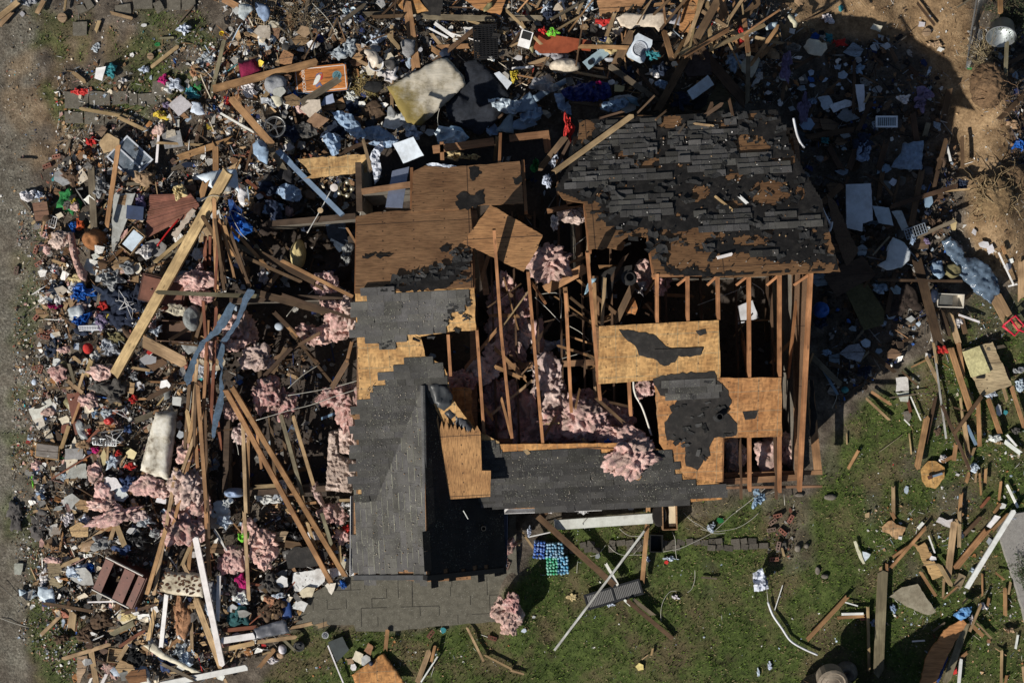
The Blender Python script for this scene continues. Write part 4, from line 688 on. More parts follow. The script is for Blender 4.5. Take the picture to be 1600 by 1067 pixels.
# ================================================================ boards: crop, x1 y1 x2 y2, width, wood, lift, lift2 | landmark; label
BOARDS = """
00 235 85 280 0 28 t .1
00 0 110 110 20 34 t .15
00 0 165 75 80 28 t .1
00 405 70 415 -5 13 t .1
00 830 120 700 85 18 t .05
00 600 200 625 130 22 t .05
00 1110 155 1210 40 9 g .06
00 1400 0 1580 95 40 o .2
00 950 420 1120 290 22 t .08
00 535 515 465 460 24 t .06
00 500 680 800 735 20 t .12
00 740 735 985 850 22 t .16
00 1315 620 1400 260 24 e .2 .35
00 1440 440 1500 700 40 o .12
00 1220 920 1260 760 22 d .1
00 1080 1067 1320 950 30 g .18
00 1130 985 1440 880 40 o .22 .3
00 1347 910 1350 1060 36 o .3
00 980 1020 1000 770 15 w .2
00 1380 710 1590 830 13 w .3
00 1050 620 1105 670 12 t .15
00 110 1000 210 998 14 g .05
00 1260 640 1330 520 28 d .12
00 1000 243 1090 238 11 e .05
00 440 880 410 960 14 g .06
00 1490 360 1485 520 34 o .08
00 670 850 730 880 16 t .1
01 280 650 560 475 44 g .35 .4
01 35 600 65 730 24 t .2
01 295 360 298 420 20 d .35
01 940 10 1000 425 54 o .45 .3
01 850 160 848 760 20 t .4 .35
01 680 95 890 90 34 g .3
01 1040 105 1480 120 34 g .3
01 1120 150 1260 250 20 w .3
01 1085 180 1200 240 11 w .3
01 1200 205 1410 265 7 w .42
01 1115 390 1365 185 28 k .45 .5
01 1090 300 1165 350 30 o .3
01 1120 300 1340 290 28 o .28
01 1095 215 1155 285 20 t .3
01 670 880 720 1067 20 t 2.0 2.6
01 520 960 870 810 25 d .5
01 330 655 345 790 26 g .2
01 380 590 360 700 24 g .25
01 1490 1000 1508 850 20 t 1.6 2.2
01 145 945 290 1100 34 b .5 .6
01 1400 850 1570 690 14 d .5
01 -10 780 105 905 44 o .5 .5
01 78 905 170 1050 34 g .5 .6
01 640 700 480 720 16 d .3
02 910 690 1280 20 48 k .7 1.1
02 1080 300 1190 0 24 t .55 .8
02 1293 -10 1345 170 60 o .5
02 1370 190 1540 10 46 k .5 .6
02 1200 90 1262 -10 28 t .6
02 590 230 640 90 24 t .5
02 290 0 330 130 26 t .4
02 410 85 445 0 20 t .4
02 50 0 120 75 30 g .35
02 0 115 190 118 34 g .35
02 640 420 750 210 54 k .5 .55
02 880 420 970 270 40 d .4
02 950 200 1000 380 34 o .5
02 0 430 135 420 12 w .45
02 100 410 230 365 24 t .4
02 370 450 600 492 15 t .4
02 610 415 920 640 36 g .8 .5
02 780 440 920 600 18 d .6
02 1150 290 1480 670 66 d .6 .9
02 1470 640 1475 330 26 g .9 1.1
02 1475 330 1450 130 28 o 1.1 .9
02 1000 600 1210 720 40 d .5
02 1530 270 1600 250 22 o .5
02 1540 370 1600 310 26 o .5
02 1520 200 1530 330 18 o .5
02 380 640 600 665 20 g .5
02 515 540 560 660 28 d .6
02 170 1060 332 860 38 k 2.7 3.1
02 270 1060 362 880 20 d 2.7 3.0
02 1320 200 1430 430 10 t .8
02 1390 210 1420 330 18 o .6
02 1010 370 1085 230 22 o .5
02 700 330 760 380 16 t .5
03 0 245 80 220 24 y .4
03 165 0 210 40 22 t .2
03 580 0 615 45 14 t .15
03 0 310 60 265 16 o .4
03 900 705 930 890 36 d .3
03 560 820 640 640 28 d .3
03 1100 720 1130 560 40 k .3
03 240 860 540 810 32 d .35 .5
03 380 920 460 1067 36 d .3
03 1490 270 1480 490 22 e 1.0 .8
03 1440 750 1600 590 30 k .5
03 1500 400 1600 350 28 d .4
03 690 1060 740 880 36 d .3
03 1060 1060 1110 880 26 k .3
03 880 420 940 480 26 d .25
03 975 860 1000 770 30 g .25
03 1210 860 1215 1060 20 k .3
03 655 350 720 410 16 d .2
03 160 430 420 280 22 d .3
03 605 640 635 580 14 t .3
03 500 1067 560 900 40 d .3
03 1110 890 1140 1010 12 w .25
03 225 130 350 70 10 d .2
03 930 20 1040 160 14 d .08
03 1180 50 1260 0 11 g .2
10 570 -10 592 365 42 g .3
10 672 345 742 -160 28 o .5 .75
10 965 575 1170 405 24 y .5
10 1030 550 1110 500 20 g .45
10 200 335 380 190 18 t .12
10 390 72 450 76 12 t .2
10 770 85 900 80 20 g .3
10 985 760 1610 782 26 e 1.6 1.5
10 1342 170 1358 750 24 o 2.2 1.2
10 1352 270 1400 700 34 k 2.1 1.0
10 1400 330 1462 530 22 o 2.1 1.3
10 1370 300 1440 540 16 o 2.1 1.2
10 1385 310 1560 720 24 k 2.0 1.0
10 1440 440 1610 535 28 g 1.3 1.2
10 1265 280 1345 410 26 k 2.0 1.4
10 1285 410 1280 620 22 r 1.4 .8
10 1315 400 1310 590 20 r 1.4 .8
10 420 650 450 790 28 t .15
10 400 880 440 785 22 t .15
10 440 800 470 905 30 t .15
10 1250 560 1270 640 20 d .5
10 1060 1060 1390 860 20 d 1.0 .6
10 1220 1067 1290 830 22 k .7 1.2
10 1150 110 1220 140 16 k .4
10 430 0 470 100 18 d .2
10 130 180 190 260 12 g .05
10 1260 160 1290 60 40 o 1.8
10 1330 1067 1370 900 30 t .6
11 165 565 605 785 22 o 1.4 2.3
11 0 505 380 700 40 d 1.2 1.6
11 60 750 165 610 28 k 1.2 1.4
11 200 975 285 1070 20 o 1.2
11 110 880 250 1020 26 d 1.0
11 0 760 440 880 44 d 1.3 1.4
11 570 360 632 462 14 o 2.2 2.4
11 180 600 420 740 18 k 1.3
11 -10 460 60 560 30 g .8
12 205 745 475 600 62 o 2.7 2.9
12 470 200 478 580 24 t 3.2 3.0
12 512 700 522 960 24 o 2.9 2.7
12 650 940 755 715 42 k 2.6 3.0
12 410 680 470 730 16 o 2.7
12 330 720 345 880 26 o 2.8
12 490 760 660 900 22 k 2.5
12 640 460 685 470 60 o 2.9
12 545 600 680 600 22 o 2.7
12 300 700 345 800 18 k 2.6
13 1062 1067 930 570 56 d .4
13 760 225 1180 95 28 d .45 .4
13 1090 130 1365 108 12 y .35
13 890 350 960 0 36 k .35
13 910 425 1165 312 22 g .45
13 1030 130 1060 0 22 d .3
13 690 170 715 0 28 k .3
13 690 680 1210 692 16 d .5
13 740 900 790 640 28 d .3
13 650 530 760 410 10 g .5
13 1130 890 1185 1067 36 t .15
13 1420 790 1500 935 76 t .15
13 1580 560 1578 810 34 t .12
13 1440 510 1535 715 9 w .12
13 1500 722 1555 708 10 w .1
13 1265 95 1310 45 9 t .2
13 1420 280 1475 180 8 t .25
13 1190 900 1320 945 12 w .15
13 1200 890 1230 1010 28 k .1
13 340 200 460 90 40 k .5
13 1080 880 1130 1020 30 d .25
13 1030 940 1060 1067 34 e .25
13 1230 800 1270 770 20 o .15
13 1450 770 1490 850 18 k .12
13 -5 640 -10 1067 20 d .5
13 140 850 185 1040 22 o 1.8 2.0
13 1460 470 1480 520 18 o .15
13 700 60 780 160 14 k .35
13 820 40 780 200 16 d .35
13 500 40 470 130 20 d .4
13 600 20 690 60 14 d .4
20 455 505 505 370 16 o .35
20 495 290 525 195 18 t .35
20 545 210 572 115 28 y .35
20 388 660 432 525 24 y .3
20 420 240 520 320 24 t .3
20 410 960 475 1070 20 t .25
20 1240 265 1292 1070 24 o 1.5 .7
20 1180 625 1232 395 22 o .9 1.1
20 1050 1070 1215 600 20 t .5 1.0
20 1215 650 1228 250 18 k 1.0 1.3
20 1262 500 1290 400 44 t .9
20 1310 560 1325 430 22 o .9
20 1517 515 1540 1070 22 t 1.3 .8
20 1552 600 1550 1070 18 o 1.2 .7
20 150 810 205 735 16 g .12
20 430 130 470 260 20 g .3
20 1170 610 1195 520 26 k .7
20 850 490 960 450 34 g .45
20 900 0 1165 135 70 t .9 1.0
20 820 160 940 180 18 t .4
20 570 1000 680 1050 12 k .3
20 760 270 800 250 24 g .3
20 1330 560 1450 545 12 k .9
20 700 120 770 200 20 d .3
20 930 350 1080 280 30 d .4
20 1180 800 1130 1060 22 t .5 .6
20 1280 740 1320 1000 16 k .5
20 210 1060 330 1030 18 t .12
20 590 690 610 780 26 k .25
21 155 455 292 965 24 e 1.4 .9
21 232 458 362 890 22 t 1.4 .9
21 98 490 120 800 20 k 1.2 .8
21 165 445 190 750 20 k 1.3 .8
21 480 280 575 120 34 k 2.0 2.3
21 100 205 190 30 26 k 1.3 1.5
21 270 -5 390 140 22 k 1.4 1.3
21 0 905 230 890 24 t .9
21 0 940 300 938 36 o .6
21 110 840 340 785 26 k .8
21 570 120 600 0 20 o 2.3
21 610 450 670 495 44 o 1.9
21 410 480 510 440 16 b .6
21 520 990 650 985 18 t .9
21 290 1010 400 1000 16 o .6
22 435 595 500 690 24 t 2.85
22 60 650 105 700 24 t 3.0
22 510 160 520 340 16 t 2.9 2.6
22 850 995 850 1060 26 o .5
22 1440 20 1490 210 24 k 2.3 2.8
22 300 160 340 60 10 t 2.4
22 640 380 560 400 18 o 2.4
22 770 845 800 850 30 o 2.8
23 640 310 768 392 20 o .12
23 610 352 757 487 16 t .1
23 1140 45 1262 420 42 o .18
23 1185 0 1220 230 32 o .15
23 930 780 990 470 42 o .2
23 985 630 1045 345 22 d .12
23 1085 395 1258 800 22 d .22
23 1160 572 1335 340 28 k .3
23 1312 372 1320 658 28 o .16
23 1375 360 1448 575 34 o .14
23 1520 280 1600 535 28 o .16
23 1200 345 1240 740 13 t .1
23 1230 500 1260 740 12 t .12
23 1172 640 1160 742 28 o .18
23 1080 752 1155 715 26 o .12
23 500 790 562 680 22 o .08
23 780 895 782 1070 24 t .08
23 1205 950 1195 1075 24 o .1
23 1440 990 1455 870 13 o .08
23 1235 880 1255 820 22 o .1
23 1295 880 1300 800 10 t .1
23 1330 960 1320 820 10 o .1
23 1355 880 1360 795 14 o .12
23 1490 890 1560 1035 14 w .1
23 1480 625 1575 695 24 w .12
23 1490 580 1550 650 12 w .12
23 1240 520 1300 645 18 b .12
23 835 185 930 270 10 k .08
23 760 350 970 320 8 g .14
23 890 340 955 490 7 w .1
23 880 572 895 700 7 t .06
23 850 485 885 520 7 w .06
23 870 360 890 440 16 r .06
23 690 690 840 580 5 e .05
23 1160 410 1230 430 10 d .1
23 1480 150 1510 240 18 k .1
23 1030 0 1052 130 16 t .15
23 490 570 492 640 8 t .05
23 280 100 450 265 34 g .35
23 330 150 435 330 16 b .3
23 520 0 545 100 18 d .3
23 560 130 630 60 12 g .3
23 600 30 790 190 26 d .25
23 370 130 460 160 30 d .25
23 230 230 200 200 34 t 2.2
23 30 0 72 190 24 k 2.4 2.8
23 200 20 235 160 24 k 2.4 2.6
23 170 540 180 500 18 w 1.2
23 1270 710 1290 660 18 t .1
23 1470 290 1490 360 22 t .12
23 1280 180 1330 220 12 t .1
23 1240 290 1280 360 14 t .12
23 1330 1030 1380 970 18 r .08
23 1410 1067 1450 1010 24 o .08
30 1225 540 1380 960 36 t .5 .3
30 920 505 1042 95 25 o .5 1.0
30 700 0 782 210 34 t .35
30 490 222 720 60 18 t .3
30 390 332 500 285 24 t .25
30 260 762 505 520 22 t .2
30 400 912 690 822 24 t .25
30 570 850 605 1070 34 t .2
30 740 925 832 770 26 t .25
30 755 1010 820 940 22 y .25
30 1390 858 1600 812 28 y .3
30 1288 0 1312 395 24 o .8 .45
30 1530 -5 1555 540 22 t .8 .35
30 1010 840 1042 510 26 w .35
30 1362 670 1372 390 24 w .4
30 1140 330 1200 190 22 t .5
30 1180 360 1195 200 24 o .5
30 690 180 720 80 24 t .3
30 1145 320 1170 370 22 t .5
30 930 800 985 540 28 y .3
30 460 620 450 720 46 t .25
30 410 690 460 660 30 o .2
30 1390 740 1600 715 24 r .3
30 1090 1030 1300 975 14 k .2
30 600 915 830 1010 12 d .2
30 640 1067 690 960 20 w .15
30 550 560 740 555 9 w .3
30 300 190 380 130 30 k .2
30 480 60 510 110 24 o .25
30 1340 110 1420 240 10 w .4
30 700 760 840 690 34 e .3
30 1060 1000 1150 1000 10 t .2
30 380 640 450 600 20 t .2
30 320 250 370 246 14 o .2
30 1370 980 1420 1067 18 t .15
30 560 1067 580 1020 14 w .12
31 0 810 255 775 24 t .25
31 220 722 350 692 22 t .1
31 380 712 452 690 28 t .1
31 170 790 248 865 18 e .25
31 450 830 548 1070 8 w .12
31 810 860 822 735 24 o .2
31 1005 1070 1080 875 32 t .12
31 1095 935 1120 828 18 o .15
31 1030 1060 1135 900 9 w .14
31 1320 720 1422 925 15 t .1
31 1430 890 1600 978 13 t .08
31 845 582 962 422 14 t .03
31 20 970 120 850 26 o .1
31 0 900 90 870 12 t .1
31 320 60 375 230 20 t .8 .4
31 408 -5 472 200 22 e .9 .6
31 290 210 150 190 44 k .35
31 925 490 1070 448 6 d .02
32 130 0 650 460 38 k .45 .2
32 720 548 1005 790 26 k .2 .05
32 760 545 880 640 24 g .15
32 845 75 815 430 26 o .3 .15
32 585 320 662 455 18 w .2
32 700 545 740 580 14 w .14
32 1180 405 1278 413 11 g .06
32 52 110 132 220 14 t .3
32 100 155 240 125 7 w .3
32 170 30 220 -5 26 k .4
32 880 845 870 890 11 y .05
32 810 920 850 890 6 t .04
32 -10 985 80 1010 12 t .05
33 245 792 492 525 32 o .14
33 430 658 600 645 24 o .1
33 460 635 595 631 15 w .16
33 475 560 560 584 8 w .08
33 690 1000 716 375 62 e .16
33 740 320 742 395 18 o .12
33 700 340 706 380 14 t .12
33 620 590 630 985 20 t .1
33 772 280 920 185 22 o .12
33 765 345 985 95 24 o .14
33 1120 430 1160 70 48 t .16
33 1192 220 1195 -10 24 t .18
33 1225 135 1330 28 30 k .12
33 1165 350 1375 100 46 o .12
33 1400 110 1500 8 24 o .2
33 950 370 1050 525 22 o .1
33 1240 475 1535 -10 30 w .3
33 1480 640 1480 475 25 o .1
33 1500 510 1515 430 12 t .1
33 1002 145 1042 255 8 w .1
33 1092 530 1098 415 12 t .1
33 1110 1067 1235 690 44 e .3
33 1190 1070 1205 910 18 w .12
33 1455 1070 1460 860 14 t .1
33 1270 700 1340 770 28 o .15
33 1300 690 1392 785 13 t .12
33 1545 850 1560 762 11 w .06
33 1420 850 1490 895 6 t .06
33 1590 960 1600 1060 12 t .08
33 1370 585 1380 530 13 o .06
33 1260 740 1330 570 14 t .35
33 40 615 90 455 5 w .05
33 770 0 790 40 24 o .08
33 935 100 970 60 20 w .05
33 1480 1067 1490 1020 14 o .06
33 980 800 900 805 9 w .06
33 1030 740 1100 690 12 g .1
33 1180 50 1215 10 16 o .15
33 85 220 100 275 12 t .05
33 900 190 925 210 18 o .1
"""
KEYED = {('32', 130): ('long reddish-brown board crossing under the black shutter, from the porch to the lawn', 'crossing brown board'), ('33', 690): ('broad olive-grey plank half in shadow, pointing up the lawn', 'broad olive plank'),
         ('33', 1240): ('long white trim board ending beside the concrete walkway', 'long white trim'), ('10', 985): ('long level olive-grey board laid across the pale timber and rafters', 'level olive board'),
         ('01', 940): ('thick orange-brown post standing out above the stained cream mattress', 'thick orange post'), ('02', 910): ('very long dark-lit brown beam leaning up to the top edge above the roof', 'leaning brown beam')}
for ln in BOARDS.strip().splitlines():
    f = ln.split(); rc = f[0]; x1, y1, x2, y2, w = map(float, f[1:6]); kind = f[6]; z1 = float(f[7]); z2 = float(f[8]) if len(f) > 8 else z1
    lab, lm = KEYED.get((rc, int(x1)), (None, None)); th = .038 if w > 9 else .02
    if kind in ('o', 'k') and w > 40: th = .05
    if rc in ('23', '33') and kind in 'okdt' and w > 14: w *= .82
    board(cr(rc, x1, y1), cr(rc, x2, y2), w / 4, kind, z1, z2, th=th, broken=.28 if kind in ('w', 'b') else .5, label=lab, lm=lm, group='boards torn from the house')
for x1, y1, x2, y2, z1, z2, w, k in [(318, 470, 331, 640, 1.4, .9, 4.5, 'r'), (326, 500, 317, 692, 1.3, .8, 5, 'o'), (300, 560, 313, 780, 1.2, .6, 5, 'o'), (297, 600, 284, 765, 1.1, .5, 5, 'k'), (339, 480, 329, 664, 1.4, .9, 5, 'r'), (333, 310, 351, 455, 2.1, 1.6, 4.5, 'k'), (343, 350, 337, 452, 2.0, 1.5, 4, 'r'), (348, 345, 366, 432, 2.0, 1.4, 4, 'o'), (352, 340, 390, 446, 2.0, 1.3, 4.5, 'k'), (301, 700, 262, 862, .9, .5, 5, 'o'), (276, 730, 240, 930, .8, .4, 5.5, 't'), (309, 560, 298, 692, 1.2, .9, 5, 't'),
        (322, 640, 327, 840, 1.0, .6, 4, 'k'), (292, 640, 306, 720, 1.0, .8, 6, 'y'), (334, 600, 346, 700, 1.0, .7, 5, 'r'), (420, 640, 432, 760, 1.2, .8, 4.5, 'k'), (398, 650, 409, 730, 1.2, .9, 4, 'o'), (455, 690, 478, 800, 1.0, .6, 5, 't'), (430, 560, 500, 520, 1.3, 1.5, 5, 'k'), (440, 460, 560, 500, 1.4, 1.8, 5, 'd'), (380, 400, 470, 440, 1.3, 1.5, 5, 'k'), (360, 355, 420, 420, 1.5, 1.2, 5, 'o'), (400, 600, 455, 545, 1.3, 1.5, 6, 'd'), (455, 520, 520, 600, 1.3, 1.5, 4, 'k')]:
    board((x1, y1), (x2, y2), w, k, z1, z2, group='boards torn from the house')
for cx, cy, sx_, sy_, n, z0, z1, ks, Ls in ((1085, 55, 95, 55, 26, .5, 1.0, 'ottokkyo', (30, 95)), (900, 70, 110, 60, 20, .4, .7, 'ottokg', (24, 80)), (545, 60, 90, 40, 10, .35, .6, 'tokgd', (24, 60)), (850, 560, 120, 130, 40, 2.1, 3.0, 'okkdot', (26, 90)), (970, 450, 60, 60, 16, 2.2, 2.9, 'ookdk', (20, 60)), (1060, 184, 130, 5, 6, 3.2, 3.24, 'dkdk', (22, 44)), (1180, 560, 80, 150, 14, 1.6, 2.6, 'okdt', (26, 80))):
    rs = random.Random(int(cx))
    for _ in range(n):
        x, y = cx + rs.uniform(-1, 1) * sx_, cy + rs.uniform(-1, 1) * sy_; a = rs.gauss(1.0, .7) if cy < 200 else rs.uniform(0, 6.283); L = rs.uniform(*Ls); za = rs.uniform(z0, z1)
        board((x, y), (x + L * math.cos(a), y - L * math.sin(a)), rs.choice((2.2, 3, 4, 5, 6)), rs.choice(ks), za, za + rs.uniform(-.2, .25), broken=1.0, bow=.02, ground=cy < 170, name='wood_splinter', group='boards torn from the house')
# the big ones
def beam(p1, p2, wpx, kind, z1, z2, label, lm, th=.09, broken=.25): return board(p1, p2, wpx, kind, z1, z2, th=th, broken=broken, label=label, lm=lm, name='timber_beam', bow=.003)
beam((334, 140), (497, 98), 11, 'o', .42, .5, 'long orange-brown beam lying just above the orange bean-bag board', 'long orange beam')
beam((358, 268), (182, 584), 16, 'y', 1.9, .5, 'long pale new timber propped diagonally over the red-brown slats', 'long pale timber', th=.12, broken=.1)
beam((362, 155), (427, 228), 11, 'o', .5, .7, 'orange-brown beam falling towards the spoked metal ring', 'beam by metal ring')
beam((436, 238), (536, 337), 8, 'b', .6, 1.3, 'long blue-grey board falling towards the brass lamp', 'blue-grey board')
beam((362, 603), (539, 897), 7.5, 'o', 1.7, .35, 'upper of two long orange rafters fallen side by side beside the gable', 'upper fallen rafter')
beam((352, 607), (517, 907), 7.5, 'o', 1.6, .3, 'lower of two long orange rafters fallen side by side beside the gable', 'lower fallen rafter')
beam((865, 270), (987, 181), 8.5, 't', 3.55, 3.35, 'tan board lying loose across the corner of the dark shingled roof', 'board on shingled roof', th=.05) if False else board((865, 270), (987, 181), 8.5, 't', 3.55, 3.32, ground=False, label='tan board lying loose across the corner of the dark shingled roof', lm='board on shingles')
beam((306, 838), (348, 1037), 9, 'w', .75, .35, 'long white post falling from the pink insulation to the bottom edge', 'long white post', th=.07)
beam((252, 1068), (386, 1041), 9, 'w', .25, .3, 'white beam lying level along the bottom edge', 'bottom white beam', th=.09)
beam((346, 1000), (398, 992), 10, 'w', .35, .35, 'short white trim block above the bottom white beam', 'white trim block', th=.06)
beam((866, 1015), (1007, 829), 3.4, (.55, .54, .52), .12, .4, 'thin pale metal pole crossing over the black shutter', 'pale metal pole', th=.03, broken=0)
beam((1453, 500), (1478, 685), 2.6, (.42, .42, .42), .16, .12, 'long thin grey conduit standing out among the yard boards', 'grey conduit', th=.025, broken=0)
beam((1264, 594), (1278, 738), 12, 'o', .9, .6, 'wide brown plank leaning against the open east end of the house', 'leaning wide plank', th=.04, broken=.1)
sheet('torn_plank', [cr('33', *p) for p in [(945, 1067), (985, 900), (1090, 730), (1200, 660), (1232, 690), (1150, 830), (1090, 950), (1040, 1067)]], .25, .03, 2, .04, 'osb2', (.40, .2, .08), rag=1.2, ty=.05, cat='plank', label='big torn orange plywood plank at the bottom edge under the blue rag', lm='torn orange plank', smooth=False)
# ================================================================ sheets and panels   (crop, points)
def C(rc, *pts): return [cr(rc, pts[i], pts[i + 1]) for i in range(0, len(pts), 2)]
WHT, CRM, GRY, DGR, CHR = (.66, .66, .65), (.58, .52, .42), (.40, .40, .39), (.14, .14, .15), (.045, .047, .05)
PB, PBL = (.42, .52, .64), (.30, .40, .54)
panel('plywood_sheet', [(766, 320), (802, 341), (848, 368), (838, 392), (818, 425), (770, 402), (722, 380), (745, 350)], 4.25, .018, 'ply', (.38, .21, .09), .8, 5, ty=-.05, tx=.02, cat='plywood', label='loose tilted plywood sheet lying over the bare rafters mid-roof', lm='loose plywood sheet', ground=False)
pl = on(PS, 718, 725); sp = [(681, 782), (680, 668)] + [(681 + 3.4 * k + random.uniform(-.6, .6), 668 - (random.choice((3, 6, 9, 14, 20)) * random.uniform(.6, 1.1) if k % 2 else random.uniform(-4, 1)) + .3 * k) for k in range(1, 20)] + [(751, 674), (753, 735), (767, 735), (766, 776)]
panel('plywood_sheet', sp, R1.z - .30, .018, 'plyv', (.42, .235, .10), 0, 6, ty=.10, cat='plywood', label='splinter-edged plywood sheet standing proud beside the gable ridge', lm='splintered plywood', ground=False)
sheet('shingle_patch', [(672, 602), (684, 598), (702, 606), (708, 620), (706, 632), (694, 642), (684, 636), (676, 622)], R1.z - .05, .1, 3, .02, 'plastic', (.05, .055, .06), .06, ty=.1, cat='shingles', label='curled patch of charcoal shingles flipped up beside the gable ridge', lm='curled shingle patch', ground=False)
sheet('shingle_patch', [(690, 640), (706, 630), (724, 650), (742, 672), (730, 676), (708, 664)], R1.z - .35, .12, 4, .02, 'plastic', (.045, .05, .055), .06, cat='shingles', label='torn black shingles sticking up above the splintered plywood', lm='torn black shingles', ground=False)
panel('plywood_scrap', [(706, 606), (736, 606), (738, 650), (744, 668), (735, 674), (722, 650), (706, 630)], 3.0, .016, 'osb', (.42, .22, .08), 1.5, 5, ground=False, cat='plywood', label='narrow ragged strand-board scrap between gable and pink batts', lm='ragged strand-board')
